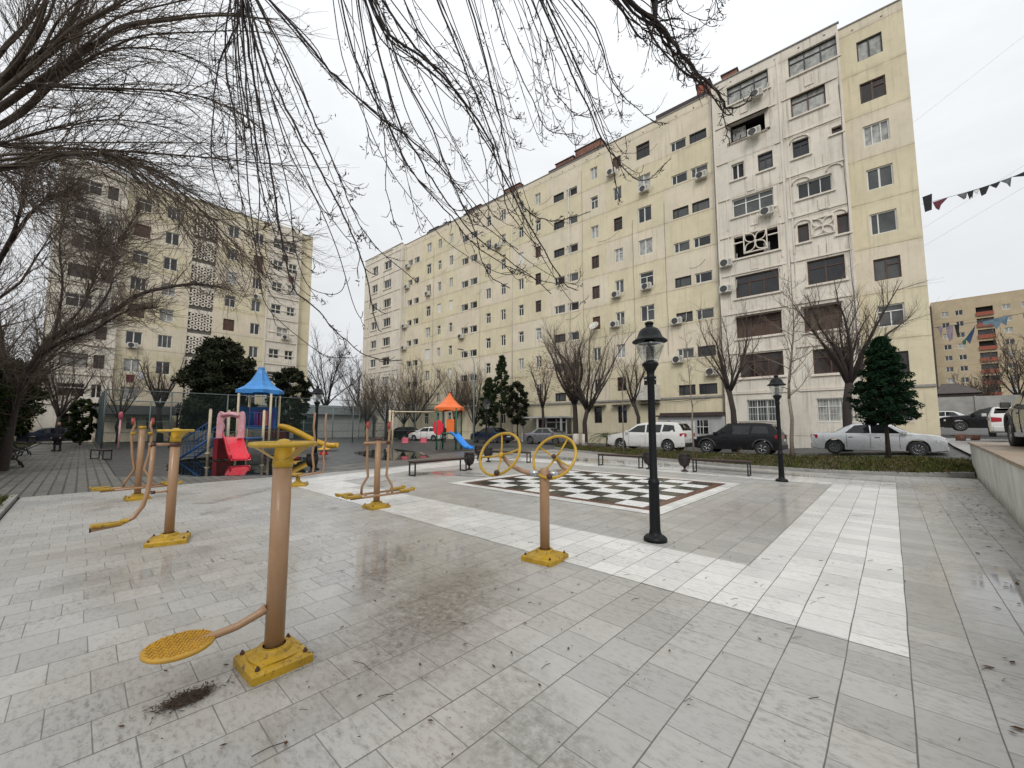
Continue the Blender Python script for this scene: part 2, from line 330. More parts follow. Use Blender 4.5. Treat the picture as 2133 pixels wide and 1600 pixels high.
def water():
    m,nt,b=mat('puddle_water'); b.inputs['Base Color'].default_value=(.012,.012,.012,1); b.inputs['Roughness'].default_value=.03; b.inputs['IOR'].default_value=1.6; b.inputs['Specular IOR Level'].default_value=.8
    bump(nt,b,nt.noise(nt.coord(),3.,2),.02,.01); return m
M['water']=water()
def carpaint(name,c,metal=.3,dirt=.45):
    m,nt,b=mat(name); P=nt.coord(); z=nt.n('ShaderNodeSeparateXYZ',Vector=P).outputs[2]
    cc=nt.mix(nt.m('MULTIPLY',nt.ramp(nt.m('ADD',z,nt.m('MULTIPLY',nt.noise(P,3.,5),.25)),.35,.75,1.,0.),dirt),col(c),col((.16,.14,.12)))
    nt.put(b.inputs['Base Color'],cc); b.inputs['Metallic'].default_value=metal; nt.put(b.inputs['Roughness'],nt.ramp(nt.noise(P,4.,3),.3,.7,.22,.36)); b.inputs['Coat Weight'].default_value=.15 if c[0]<.05 else .6; b.inputs['Coat Roughness'].default_value=.05; b.inputs['Specular IOR Level'].default_value=.25 if c[0]<.05 else .5; return m
M['cwhite']=carpaint('white_car_paint',(.70,.69,.66),0.); M['cblack']=carpaint('black_car_paint',(.008,.008,.010),0.,.06); M['csilver']=carpaint('silver_car_paint',(.62,.63,.64),.45,.25); M['cgrey']=carpaint('olive_grey_car_paint',(.09,.088,.075),.4); M['cmid']=carpaint('mid_grey_car_paint',(.22,.22,.23),.5); M['cblue']=carpaint('dark_blue_car_paint',(.02,.03,.06),.3)
M['carglass']=glass('car_glass',(.008,.010,.010),.04,.4,1.); M['tyre']=simple('tyre_rubber',(.018,.018,.018),.75,.3); M['rim']=simple('alloy_rim',(.42,.42,.43),.3,.15,9.,metal=.7); M['taill']=simple('red_tail_lamp',(.35,.01,.02),.2,.2); M['headl']=simple('clear_head_lamp',(.55,.57,.58),.15,.2); M['cladding']=simple('grey_cladding',(.045,.045,.047),.6,.2)
M['plate']=simple('number_plate',(.7,.7,.68),.4,.1); M['benchwood']=simple('dark_bench_board',(.045,.022,.018),.45,.3,12.); M['urn']=simple('dark_urn',(.018,.012,.012),.4,.4,9.)
M['fencepost']=simple('green_grey_steel',(.10,.125,.125),.5,.2); M['fencelt']=simple('light_steel_pipe',(.26,.31,.31),.5,.2); M['darkpanel']=simple('dark_green_panel',(.02,.045,.045),.5,.3,1.)
def meshmat():
    m=bpy.data.materials.new('wire_mesh'); m.use_nodes=True; t=m.node_tree; t.nodes.clear(); nt=NT(t)
    P=nt.geo(); s=nt.n('ShaderNodeSeparateXYZ',Vector=P)
    h=nt.m('ADD',s.outputs[0],s.outputs[1])
    a=nt.m('FRACT',nt.m('MULTIPLY',nt.m('ADD',h,s.outputs[2]),12.)); b=nt.m('FRACT',nt.m('MULTIPLY',nt.m('SUBTRACT',h,s.outputs[2]),12.))
    l=nt.m('MAXIMUM',nt.m('LESS_THAN',a,.1),nt.m('LESS_THAN',b,.1))
    d=nt.n('ShaderNodeBsdfDiffuse',Color=(.06,.085,.08,1)); tr=nt.n('ShaderNodeBsdfTransparent'); mx=nt.n('ShaderNodeMixShader',Fac=l)
    t.links.new(tr.outputs[0],mx.inputs[1]); t.links.new(d.outputs[0],mx.inputs[2]); o=nt.n('ShaderNodeOutputMaterial'); t.links.new(mx.outputs[0],o.inputs[0]); return m
M['mesh']=meshmat()
M['coat']=simple('dark_navy_coat',(.012,.012,.02),.9,.2); M['skin']=simple('skin',(.42,.24,.17),.6,.1); M['hair']=simple('black_hair',(.012,.01,.009),.7,.2); M['shoe']=simple('black_shoe',(.012,.012,.012),.5,.1)
for nm,c in dict(cl_black=(.012,.012,.014),cl_maroon=(.12,.02,.035),cl_grey=(.12,.13,.14),cl_mauve=(.20,.14,.18),cl_white=(.6,.6,.6),cl_blue=(.12,.18,.23),cl_green=(.02,.11,.07),cl_navy=(.02,.045,.11),cl_lilac=(.22,.18,.22)).items(): M[nm]=simple(nm,c,.9,.25,5.)
M['wire']=simple('wire',(.06,.06,.06),.7,.1)
SKYG=4.6;SKYB=6.9;SUN=1.15;EXPO=.17
GA=[([(-5.16,0.92,6.71),(-5.07,1.05,5.68),(-4.97,1.19,4.89),(-4.86,1.33,4.01),(-4.82,1.42,3.47),(-4.76,1.52,3.04),(-4.62,1.7,2.83),(-4.47,1.88,2.57),(-4.24,2.14,2.29),(-3.98,2.44,2.24)],0.013),([(-5.15,0.92,6.71),(-4.83,1.18,5.5),(-4.54,1.42,4.74),(-4.27,1.64,4.11),(-4.06,1.79,3.62),(-3.89,1.91,3.13),(-3.8,1.96,2.72),(-3.72,2.0,2.46)],0.014),([(-5.13,0.94,6.71),(-4.82,1.37,5.68),(-4.71,1.61,5.12),(-4.59,1.86,4.54),(-4.51,2.08,4.0),(-4.39,2.33,3.63),(-4.13,2.71,3.25)],0.012),([(-5.15,0.92,6.71),(-4.97,0.99,5.4),(-4.79,1.06,4.5),(-4.54,1.19,3.66),(-4.3,1.31,3.07)],0.011),([(-5.17,0.91,6.71),(-5.26,1.01,5.53),(-5.21,1.23,4.63),(-5.17,1.46,3.82)],0.01),([(-5.11,0.96,6.71),(-4.72,1.53,5.97),(-4.61,1.83,5.68),(-4.31,2.3,5.24),(-3.99,2.79,4.85),(-3.84,3.13,4.49),(-3.72,3.44,4.12),(-3.5,3.85,3.86)],0.013),([(-5.23,0.85,6.71),(-5.16,0.95,6.15),(-5.34,0.83,5.7),(-5.41,0.8,5.26),(-5.43,0.82,4.52),(-5.32,0.96,3.97),(-5.17,1.14,3.71),(-5.03,1.32,3.78)],0.009),([(-5.17,0.9,6.71),(-5.31,0.86,5.82),(-5.26,0.99,4.93),(-5.26,1.07,4.17),(-5.14,1.26,3.51),(-4.96,1.52,3.26)],0.009),([(-4.34,1.96,6.96),(-4.18,2.2,6.28),(-3.89,2.56,5.96),(-3.64,2.88,5.58),(-3.38,3.2,5.01),(-3.34,3.33,4.68),(-3.04,3.7,3.79),(-2.84,3.97,3.27),(-2.75,4.14,3.2)],0.016),([(-4.37,1.94,6.96),(-4.24,2.18,5.99),(-4.13,2.39,5.19),(-3.98,2.65,4.7),(-3.83,2.91,4.26),(-3.59,3.25,3.81),(-3.28,3.66,3.48),(-3.05,3.99,3.19)],0.013),([(-4.3,2.0,6.96),(-4.0,2.42,6.19),(-3.74,2.8,5.78),(-3.55,3.11,5.24),(-3.31,3.47,4.55),(-3.23,3.69,4.23)],0.014),([(-4.39,1.92,6.96),(-4.23,2.06,5.66),(-4.09,2.19,4.88),(-4.04,2.24,4.06),(-3.91,2.36,3.61)],0.009),([(-4.56,1.76,6.96),(-4.43,1.97,5.91),(-4.19,2.3,5.11),(-4.03,2.55,4.55),(-3.74,2.91,4.05),(-3.54,3.2,3.66),(-3.2,3.62,3.38),(-3.01,3.89,3.29)],0.011),([(-4.32,1.98,6.96),(-3.96,2.27,5.75),(-3.63,2.53,4.89),(-3.4,2.71,4.12),(-3.24,2.82,3.71),(-3.11,2.88,3.21),(-2.9,3.04,2.98)],0.011),([(-3.93,2.62,7.21),(-3.7,2.92,6.23),(-3.52,3.17,5.51),(-3.39,3.38,4.85),(-3.34,3.5,4.19),(-3.07,3.83,3.72)],0.012),([(-3.62,2.91,7.21),(-3.47,3.19,6.14),(-3.4,3.39,5.38),(-3.36,3.57,4.68),(-3.27,3.79,4.28),(-3.06,4.12,4.21),(-2.79,4.51,4.39)],0.011),([(-3.4,3.12,7.21),(-3.29,3.36,6.4),(-3.14,3.64,5.77),(-3.02,3.88,5.33),(-2.81,4.22,5.34)],0.009),([(-4.14,2.28,7.09),(-3.94,2.51,6.34),(-3.57,2.89,5.61),(-3.37,3.11,4.71),(-3.34,3.17,3.88)],0.01),([(-2.87,3.34,6.96),(-2.68,3.65,6.19),(-2.58,3.89,5.72),(-2.4,4.19,5.05),(-2.3,4.42,4.8),(-2.13,4.72,4.62),(-1.96,5.02,4.94)],0.013),([(-2.7,3.5,6.96),(-2.4,4.06,6.42),(-2.35,4.38,5.9),(-2.2,4.79,5.68),(-2.05,5.21,5.63)],0.01),([(-2.83,3.38,6.96),(-2.6,3.73,6.13),(-2.45,4.01,5.53),(-2.36,4.23,5.05),(-2.31,4.41,4.3)],0.01),([(-3.0,3.22,6.96),(-2.85,3.49,6.25),(-2.79,3.69,5.66),(-2.68,3.93,5.43),(-2.65,4.1,5.44)],0.008),([(-1.93,3.54,6.34),(-1.75,3.77,6.0),(-1.6,3.96,5.85),(-1.46,4.16,5.59),(-1.33,4.34,5.35),(-1.19,4.52,5.16),(-1.1,4.67,5.0),(-0.93,4.89,5.13)],0.026),([(-2.02,3.45,6.34),(-1.83,3.71,5.96),(-1.71,3.91,5.8),(-1.61,4.09,5.78),(-1.44,4.33,5.83),(-1.35,4.49,5.98)],0.01),([(-1.61,3.98,5.87),(-1.56,4.1,5.67),(-1.44,4.3,5.48),(-1.36,4.45,5.36),(-1.23,4.66,5.19),(-1.1,4.87,5.03)],0.013),([(-1.47,3.83,6.22),(-1.45,3.96,5.76),(-1.43,4.08,5.59),(-1.38,4.22,5.41),(-1.29,4.41,5.23)],0.009),([(-1.08,4.2,6.22),(-1.08,4.27,5.95),(-1.07,4.34,5.88)],0.006),([(-1.16,4.54,5.04),(-1.15,4.59,4.92),(-1.14,4.65,4.8),(-1.12,4.71,4.61)],0.006),([(-1.61,3.98,5.87),(-1.51,4.13,5.94),(-1.44,4.27,6.02)],0.009)]
GB=[([(-11.76,-2.13,6.06),(-10.71,-1.31,7.35),(-10.06,-0.88,7.67),(-9.51,-0.52,8.23),(-9.15,-0.36,9.12)],0.085),([(-11.76,-2.13,6.06),(-10.79,-1.35,7.9),(-10.31,-1.04,8.42),(-9.87,-0.77,9.38)],0.05),([(-11.76,-2.13,6.06),(-10.44,-1.13,7.28),(-9.78,-0.76,7.62),(-9.24,-0.5,7.86),(-8.49,-0.05,8.08),(-7.67,0.48,8.45)],0.06),([(-11.76,-2.13,6.06),(-10.9,-1.3,6.99),(-10.37,-0.78,7.62),(-9.81,-0.24,8.21),(-9.49,0.09,8.56),(-8.95,0.61,8.7),(-8.29,1.25,8.81),(-7.68,1.84,8.75)],0.06),([(-11.75,-2.12,5.97),(-11.26,-1.57,7.41),(-10.18,-0.48,7.45),(-9.15,0.57,7.46),(-8.6,1.17,7.36),(-8.16,1.67,7.09)],0.028),([(-11.75,-2.12,5.97),(-11.32,-1.51,6.43),(-10.95,-0.95,6.49),(-10.29,-0.13,6.54),(-9.66,0.67,6.57),(-9.06,1.44,6.58),(-8.23,2.43,6.54)],0.035),([(-11.75,-2.11,5.88),(-10.84,-1.13,5.95),(-10.53,-0.7,6.24),(-10.19,-0.24,6.38),(-9.82,0.24,6.2),(-9.49,0.69,5.85),(-9.15,1.15,5.45),(-8.79,1.62,4.86)],0.04),([(-11.75,-2.11,5.88),(-10.55,-0.9,6.02),(-10.12,-0.41,6.24),(-9.54,0.23,6.2),(-9.05,0.78,5.71),(-8.54,1.35,4.95),(-8.16,1.8,4.28)],0.028),([(-11.75,-2.12,5.97),(-10.87,-1.04,6.27),(-10.29,-0.24,6.42),(-9.77,0.49,6.26),(-9.33,1.16,5.71),(-9.0,1.73,5.05),(-8.85,2.11,4.56)],0.024),([(-11.75,-2.11,5.88),(-10.56,-0.7,6.28),(-10.14,-0.01,6.45),(-9.71,0.69,6.23),(-9.23,1.44,5.7),(-8.79,2.15,5.13),(-8.34,2.87,5.24)],0.022),([(-11.75,-2.12,5.97),(-10.93,-1.14,6.88),(-10.66,-0.68,7.74),(-10.35,-0.18,8.45),(-9.98,0.37,8.7),(-9.5,1.03,8.65),(-9.11,1.6,8.19)],0.03),([(-11.75,-2.12,5.93),(-11.19,-1.32,6.83),(-11.17,-1.03,7.4),(-10.96,-0.55,8.41),(-11.18,-0.48,9.31),(-11.14,-0.17,10.81)],0.04),([(-11.75,-2.11,5.88),(-11.29,-1.38,6.08),(-11.11,-0.9,5.55),(-10.85,-0.34,5.12),(-10.43,0.36,4.86)],0.026),([(-11.75,-2.11,5.88),(-11.13,-1.29,6.45),(-10.76,-0.69,6.87),(-10.35,-0.05,7.2),(-9.94,0.59,7.25),(-9.63,1.13,7.1),(-9.36,1.64,6.73)],0.022)]
GC=[([(-22.31,-1.74,1.24),(-22.47,-1.64,2.67),(-22.4,-1.32,3.73),(-22.25,-0.92,4.73),(-21.67,-0.12,5.38),(-21.18,0.6,5.92),(-20.68,1.33,6.64),(-19.59,2.61,7.05),(-18.85,3.56,6.96)],0.24),([(-22.27,-1.7,1.49),(-21.97,-1.52,2.98),(-21.51,-1.18,3.9),(-20.84,-0.64,4.45),(-20.03,0.03,4.8),(-19.13,0.78,5.46),(-18.2,1.56,5.61)],0.15),([(-22.37,-1.8,1.24),(-22.44,-1.87,2.99),(-22.76,-2.17,4.7),(-23.2,-2.58,7.14),(-23.53,-2.89,9.66)],0.2),([(-21.82,-1.29,3.67),(-21.78,-0.91,4.75),(-22.03,-0.8,6.61),(-22.61,-1.0,8.57),(-22.78,-0.82,10.63)],0.08),([(-21.4,-0.89,4.61),(-20.98,-0.26,5.78),(-20.93,0.01,7.27),(-21.15,0.03,9.01)],0.06),([(-20.57,-0.11,5.18),(-20.5,0.41,6.55),(-20.94,0.46,8.15),(-20.83,1.02,9.85)],0.06),([(-23.08,-2.47,7.14),(-22.14,-2.05,8.4),(-21.47,-1.87,9.62),(-20.9,-1.79,10.61)],0.1),([(-22.98,-2.37,7.5),(-21.81,-1.74,8.93),(-20.73,-1.17,9.44),(-19.75,-0.71,9.41)],0.09)]
# ================================================================ SETTING
def sstep(x): x=min(1,max(0,x)); return x*x*(3-2*x)
def gz(u,v): return .8*sstep((u+6)/8)*min(2.2,max(0,(v-17)/17))
def sheet(name,xs,ys,zf,m,kind='structure'):
    V=[];F=[]
    for y in ys:
        for x in xs: V.append((x,y,zf(x,y)))
    n=len(xs)
    for j in range(len(ys)-1):
        for i in range(n-1): a=j*n+i; F.append((a,a+1,a+n+1,a+n))
    return tag(np_mesh(name,V,F,m),kind=kind)
def rng(a,b,s): return list(np.arange(a,b+1e-6,s))
gm,nt,bs=mat('dirt_ground'); P_=nt.coord(); nt.put(bs.inputs['Base Color'],nt.mix(nt.ramp(nt.noise(P_,.6,6,.6),.35,.65),col((.07,.06,.045)),col((.05,.06,.025)))); bs.inputs['Roughness'].default_value=.95
sheet('ground',[-2500,-800,-300,-160]+rng(-120,40,4)+[80,200,800,2500],[-2500,-600,-100]+rng(-40,80,4)+[120,160,240,600,2500],lambda u,v:gz(u,v)-.06,gm)
sheet('road',[-58]+rng(-54,26,2),rng(19,33.6,1.46),lambda u,v:gz(u,v)-.01,M['asphalt'])
sheet('street',rng(2.2,42,2.2),rng(33.65,62,2.4),lambda u,v:gz(u,v)-.008,M['asphalt'])
# plaza
b=MB(); b.poly([(-13.6,-.8),(-6,-.8),(-6,-9),(.45,-9),(.8,0),(1.3,9.5),(1.43,11.7),(1.78,19.1),(.4,18.7),(.37,17.25),(-1.9,16.65),(-4.7,16.85),(-8.5,18.1),(-14,20.5),(-16.5,21.6),(-16.4,19),(-16.5,15.8),(-14.85,11.9),(-13.9,9.2),(-13.6,7),(-13.6,4.7)],0)
tag(b.build('plaza_paving',M['tile']),kind='structure')
def flat(name,polys,z,m,label=None):
    b=MB()
    for p in polys: b.poly(p,z)
    return tag(b.build(name,m),kind='structure')
flat('paving_band',[[(-11.1,3.78),(0,3.78),(0,5.04),(-1.21,5.04),(-11.15,5.04)],[(-1.21,5.04),(0,5.04),(0,15.0),(-1.21,15.0)],[(-12.9,13.4),(-1.21,13.4),(-1.21,15.0),(-13.6,15.0)],[(-12.45,3.85),(-11.1,3.78),(-11.15,5.04),(-12.1,7.9),(-12.9,13.4),(-14.3,13.4),(-13.75,9.4),(-12.6,5.2)]],.004,M['band'])
flat('paver_path',[[(-95,-2.6),(-13.65,-2.2),(-13.62,-.8),(-13.62,4.7),(-13.62,7),(-13.92,9.2),(-14.9,11.9),(-16.55,15.8),(-16.45,19),(-16.55,21.8),(-19.6,22.2),(-20,18.4),(-18.85,14.2),(-17.7,11.3),(-16.7,9.1),(-16.3,7.8),(-15.4,6.2),(-14.2,5.2),(-14.1,4.1),(-15.65,2.4),(-17.35,.8),(-95,.85)]],-.004,M['paver'])
flat('play_surface',[[(-52,.87),(-17.37,.82),(-15.68,2.42),(-14.12,4.1),(-14.22,5.22),(-15.42,6.22),(-16.32,7.82),(-16.72,9.12),(-17.72,11.3),(-18.87,14.2),(-20.02,18.4),(-20.5,23),(-37,30),(-52,30)]],-.002,M['rubber'])
# puddles: thin sheets with irregular outline
def puddle(name,pts,z,seed):
    r=random.Random(seed); cx=sum(p[0] for p in pts)/len(pts); cy=sum(p[1] for p in pts)/len(pts); out=[]
    n=len(pts)
    for i in range(n):
        p0=pts[i-1];p1=pts[i];p2=pts[(i+1)%n];p3=pts[(i+2)%n]
        for k in range(7):
            t=k/7; a=[.5*((2*p1[d])+(-p0[d]+p2[d])*t+(2*p0[d]-5*p1[d]+4*p2[d]-p3[d])*t*t+(-p0[d]+3*p1[d]-3*p2[d]+p3[d])*t**3) for d in (0,1)]
            s=1+r.uniform(-.03,.03); out.append((cx+(a[0]-cx)*s,cy+(a[1]-cy)*s))
    b=MB(); b.v=[(cx,cy,z)]+[(x,y,z) for x,y in out]; k=len(out)
    for i in range(k): b.f.append((0,1+i,1+(i+1)%k)); b.m.append(0); b.sm.append(False)
    return tag(b.build(name,M['water']),kind='structure')
puddle('water',[(-15.95,2.35),(-14.85,3.5),(-14.1,5.0),(-16.5,6.4),(-20.4,7.6),(-24.3,7.2),(-25.2,5.2),(-23.5,3.2),(-19.5,2.2)],.004,1)
puddle('water',[(-23.3,11.2),(-25,14.5),(-21,13.9),(-18.1,12.7),(-16.6,11.6),(-16.6,9.6),(-18.4,9.7)],.004,2)
# kerb and lawn strip
kl=[(-18.5,25.2),(-17.2,22.6),(-14,20.55),(-8.5,18.15),(-4.7,16.9),(-1.9,16.7),(.37,17.3),(1.72,18.2)]
fl=[(-18.5,25.25),(-15,24.4),(-12,22.9),(-8,22.6),(-4,22.5),(0,22.2),(1,21.8),(2.1,21.4)]
b=MB()
for i in range(len(kl)-1):
    (x0,y0),(x1,y1)=kl[i],kl[i+1]; d=Vector((x1-x0,y1-y0)).normalized(); nx,ny=-d.y*.11,d.x*.11
    z0=gz(x0,y0);z1=gz(x1,y1)
    b.add([(x0,y0,z0-.1),(x1,y1,z1-.1),(x1+nx,y1+ny,z1-.1),(x0+nx,y0+ny,z0-.1),(x0,y0,z0+.1),(x1,y1,z1+.1),(x1+nx,y1+ny,z1+.1),(x0+nx,y0+ny,z0+.1)],[(0,3,2,1),(4,5,6,7),(0,1,5,4),(2,3,7,6),(3,0,4,7),(1,2,6,5)])
for i in range(len(fl)-1):
    (x0,y0),(x1,y1)=fl[i],fl[i+1]; z0=gz(x0,y0);z1=gz(x1,y1)
    b.add([(x0,y0,z0-.1),(x1,y1,z1-.1),(x1,y1+.11,z1-.1),(x0,y0+.11,z0-.1),(x0,y0,z0+.1),(x1,y1,z1+.1),(x1,y1+.11,z1+.1),(x0,y0+.11,z0+.1)],[(0,3,2,1),(4,5,6,7),(0,1,5,4),(2,3,7,6)])
tag(b.build('kerb',M['kerb']),kind='structure')
def lawnpt(s,t):
    s=s*(len(kl)-1); i=min(int(s),len(kl)-2); f=s-i
    a=[kl[i][d]+(kl[i+1][d]-kl[i][d])*f for d in (0,1)]; c=[fl[i][d]+(fl[i+1][d]-fl[i][d])*f for d in (0,1)]
    x=a[0]+(c[0]-a[0])*t; y=a[1]+(c[1]-a[1])*t; return x,y,gz(x,y)+.09
V=[];F=[]
for i in range(43):
    for j in range(7): V.append(lawnpt(i/42,.02+j*.96/6))
for i in range(42):
    for j in range(6): a=i*7+j; F.append((a,a+1,a+8,a+7))
tag(np_mesh('lawn',V,F,M['soil']),kind='structure')
flat('lawn',[[(-13.66,-2.2),(-13.66,-.84),(-6.05,-.84),(-6.05,-14),(-95,-14),(-95,-2.6)]],.02,M['soil'])
def scatter_leaves(name,pts,size,m,nrm_up=.4,seed=3,label=None,aspect=1.6,kind='stuff',cat='ground cover',parent=None,sizes=None,loc=None):
    """many small leaf-shaped quads, numpy"""
    r=np.random.default_rng(seed); P=np.asarray(pts,dtype=np.float64); n=len(P)
    d=r.normal(size=(n,3)); d[:,2]+=nrm_up*2; d/=np.linalg.norm(d,axis=1)[:,None]
    a=np.cross(d,r.normal(size=(n,3))); a/=np.linalg.norm(a,axis=1)[:,None]+1e-9; c=np.cross(d,a)
    s=(size*r.uniform(.6,1.4,n) if sizes is None else sizes)[:,None]
    V=np.stack([P-a*s*aspect*.5,P+c*s*.32,P+a*s*aspect*.5,P-c*s*.32],1).reshape(-1,3)
    F=np.arange(n*4).reshape(n,4); o=np_mesh(name,V,F,m,parent,loc=loc)
    if kind: tag(o,label,cat,None,kind)
    return o
def blades(name,pts,h,m,seed=1,label=None,lean=.45,w=.012):
    r=np.random.default_rng(seed); P=np.asarray(pts); n=len(P); H=h*r.uniform(.4,1.3,n); a=r.uniform(0,2*PI,n)
    dx=np.stack([np.cos(a),np.sin(a),np.zeros(n)],1); ln=np.stack([r.normal(0,lean,n),r.normal(0,lean,n),np.ones(n)],1)*H[:,None]
    W_=w*r.uniform(.7,1.5,n)[:,None]
    V=np.stack([P-dx*W_,P+dx*W_,P+ln],1).reshape(-1,3); F=np.arange(n*3).reshape(n,3)
    return tag(np_mesh(name,V,F,m),label,'grass',None,'stuff')
r=random.Random(5)
pts=[lawnpt(r.random(),r.random()) for _ in range(19000)]
pts=[p for p in pts if r.random()<.3+.7*abs(math.sin(p[0]*1.7)*math.cos(p[1]*1.3))]
blades('lawn_grass',pts,.13,M['grass'],2,'short wet grass on the strip between paving and parked cars',w=.018)
pts=[]
for _ in range(190):
    s,t=r.random(),r.random()**.8; x,y,z=lawnpt(s,t); k=r.randint(18,60); hh=r.uniform(.03,.17)*(1.2 if s<.62 else .45)
    for _ in range(k): pts.append((x+r.gauss(0,.2),y+r.gauss(0,.16),z+abs(r.gauss(0,hh))))
scatter_leaves('low_shrubs',pts,.06,M['ivy'],.3,4,'low leafy ground cover with brown leaves along the kerb strip')
pts=[(r.uniform(-13.6,-6.1),-.9-abs(r.gauss(0,.8)),.02) for _ in range(5000)]+[(r.uniform(-60,-13.7),-2.5-abs(r.gauss(0,2.)),.02) for _ in range(9000)]
blades('lawn_grass',pts,.10,M['grass'],7,'grass beside the brick path at the left edge',w=.012)
b=MB()
for (x0,y0,x1,y1) in ((-13.7,-.84,-6,-.84),(-13.7,-2.3,-13.7,-.84),(-95,-2.65,-13.7,-2.25)):
    if abs(y1-y0)<abs(x1-x0): b.add([(x0,y0-.1,-.05),(x1,y1-.1,-.05),(x1,y1,-.05),(x0,y0,-.05),(x0,y0-.1,.06),(x1,y1-.1,.06),(x1,y1,.06),(x0,y0,.06)],[(0,3,2,1),(4,5,6,7),(0,1,5,4),(1,2,6,5),(2,3,7,6),(3,0,4,7)])
tag(b.build('kerb',M['kerb']),kind='structure')
# debris: leaves and twigs on the tiles (countless)
pts=[];sz=[]
for _ in range(620):
    u=r.uniform(-9,1);v=r.uniform(.2,9) if r.random()<.8 else r.uniform(0,16)
    if r.random()<.5: u,v=-2.4+r.gauss(0,1.4),1.9+r.gauss(0,1.1)
    if u<.9 and v>-.2 and math.hypot(u,v)>.8: pts.append((u,v,.009+r.random()*.004)); sz.append(r.choice((.005,.006,.008,.01,.012,.015,.026)))
for _ in range(200):
    v=r.uniform(3,18); u=.8+v*.05-abs(r.gauss(0,.35)); pts.append((u,v,.01)); sz.append(r.uniform(.02,.05))
scatter_leaves('fallen_leaves',pts,.02,M['dryleaf'],6.,6,'small dead leaves scattered over the wet paving',1.5,sizes=np.array(sz),cat='leaf litter')
npt=[(-2.925+r.gauss(0,.036),.49+r.gauss(0,.062),.008+r.random()*.005) for _ in range(800)]
scatter_leaves('needle_litter',npt,.009,M['seed'],3.,16,'dark patch of needles and seeds under the round foot plate',3.2,cat='leaf litter')
b=MB()
for _ in range(110):
    u=r.uniform(-6,.9);v=r.uniform(.6,6.5)
    if u>.05*v+.7: continue
    a=r.gauss(1.15,.22) if (u>-2.2) else r.uniform(0,PI); L=r.uniform(.02,.09)*(2. if r.random()<.1 else 1); w=r.uniform(.0012,.0026); dx,dy=math.cos(a),math.sin(a); bend=r.uniform(-.1,.1)*L
    p=[(u,v,.009),(u+dx*L*.5-dy*bend,v+dy*L*.5+dx*bend,.011),(u+dx*L,v+dy*L,.009)]; b.tube(p,w,4)
tag(b.build('fallen_twigs',M['twig']),'thin dark twigs lying on the paving','leaf litter',None,'stuff')
# chessboard set in the paving
t=thing('chessboard_floor','large black and white chessboard set into the paving with red granite border','chessboard',(-5.8,9.4,0))
def loc(p): return (p[0]+5.8,p[1]-9.4)
def ring(o,i,z,mi=0):
    b=MB(); O=[loc(p) for p in o]; I=[loc(p) for p in i]
    for k in range(4): a,c=O[k],O[(k+1)%4]; e,f=I[(k+1)%4],I[k]; b.add([(a[0],a[1],z),(c[0],c[1],z),(e[0],e[1],z),(f[0],f[1],z)],[(0,1,2,3)])
    return b
X0,X1,Y0,Y1=-8.74,-2.96,6.78,11.98
ring([(X0,Y0),(X1,Y0),(X1,Y1),(X0,Y1)],[(X0+.29,Y0+.27),(X1-.29,Y0+.27),(X1-.29,Y1-.27),(X0+.29,Y1-.27)],.008).build('white_border',M['band'],t)
ring([(X0+.29,Y0+.27),(X1-.29,Y0+.27),(X1-.29,Y1-.27),(X0+.29,Y1-.27)],[(X0+.49,Y0+.45),(X1-.49,Y0+.45),(X1-.49,Y1-.45),(X0+.49,Y1-.45)],.0085).build('red_border',M['chessr'],t)
x0,x1,y0,y1=X0+.49,X1-.49,Y0+.45,Y1-.45; bw=MB();bk=MB()
for i in range(8):
    for j in range(8):
        g=.004; a=loc((x0+(x1-x0)*i/8+g,y0+(y1-y0)*j/8+g)); c=loc((x0+(x1-x0)*(i+1)/8-g,y0+(y1-y0)*(j+1)/8-g))
        (bw if (i+j)%2 else bk).add([(a[0],a[1],.0088),(c[0],a[1],.0088),(c[0],c[1],.0088),(a[0],c[1],.0088)],[(0,1,2,3)])
bw.build('light_squares',M['chessw'],t); bk.build('dark_squares',M['chessk'],t)
b=MB(); a=loc((x0,y0)); c=loc((x1,y1)); b.poly([(a[0],a[1]),(c[0],a[1]),(c[0],c[1]),(a[0],c[1])],.006); b.build('grout',M['roofdark'],t)
# retaining wall on the right
t=thing('retaining_wall','stained white retaining wall with tan paved top at right edge','wall',(1.3,9.5,0))
b=MB(); wl=[(.35,-12),(.8,0),(1.3,9.5),(1.43,11.7),(1.82,19.5)]
for i in range(len(wl)-1):
    (xa,ya),(xb,yb)=wl[i],wl[i+1]; n=max(1,int((yb-ya)/.6))
    for k in range(n):
        f0,f1=k/n,(k+1)/n; p=[xa+(xb-xa)*f0-1.3,ya+(yb-ya)*f0-9.5]; q=[xa+(xb-xa)*f1-1.3,ya+(yb-ya)*f1-9.5]
        b.add([(p[0],p[1],-.05),(q[0],q[1],-.05),(q[0]-.03,q[1],.97),(p[0]-.03,p[1],.97),(p[0]+.3,p[1],-.05),(q[0]+.3,q[1],-.05),(q[0]+.3,q[1],.97),(p[0]+.3,p[1],.97)],[(1,0,3,2),(4,5,6,7),(3,7,6,2)])
b.add([(1.82-1.3,10,-.1),(2.12-1.3,10,-.1),(2.12-1.3,10,.97),(1.79-1.3,10,.97)],[(0,1,2,3)])
b.build('wall_face',M['retwall'],t)
b=MB(); pl=[(x-1.3-.07,y-9.5) for x,y in wl]; pr=[(x-1.3+.75,y-9.5) for x,y in wl]
for i in range(len(wl)-1):
    a,c,d,e=pl[i],pr[i],pr[i+1],pl[i+1]
    b.add([(*a,.97),(*c,.97),(*d,.97),(*e,.97),(*a,1.02),(*c,1.02),(*d,1.02),(*e,1.02)],[(4,5,6,7),(4,7,3,0),(5,4,0,1),(2,6,5,1),(3,7,6,2)])
b.build('coping',M['cappave'],t)
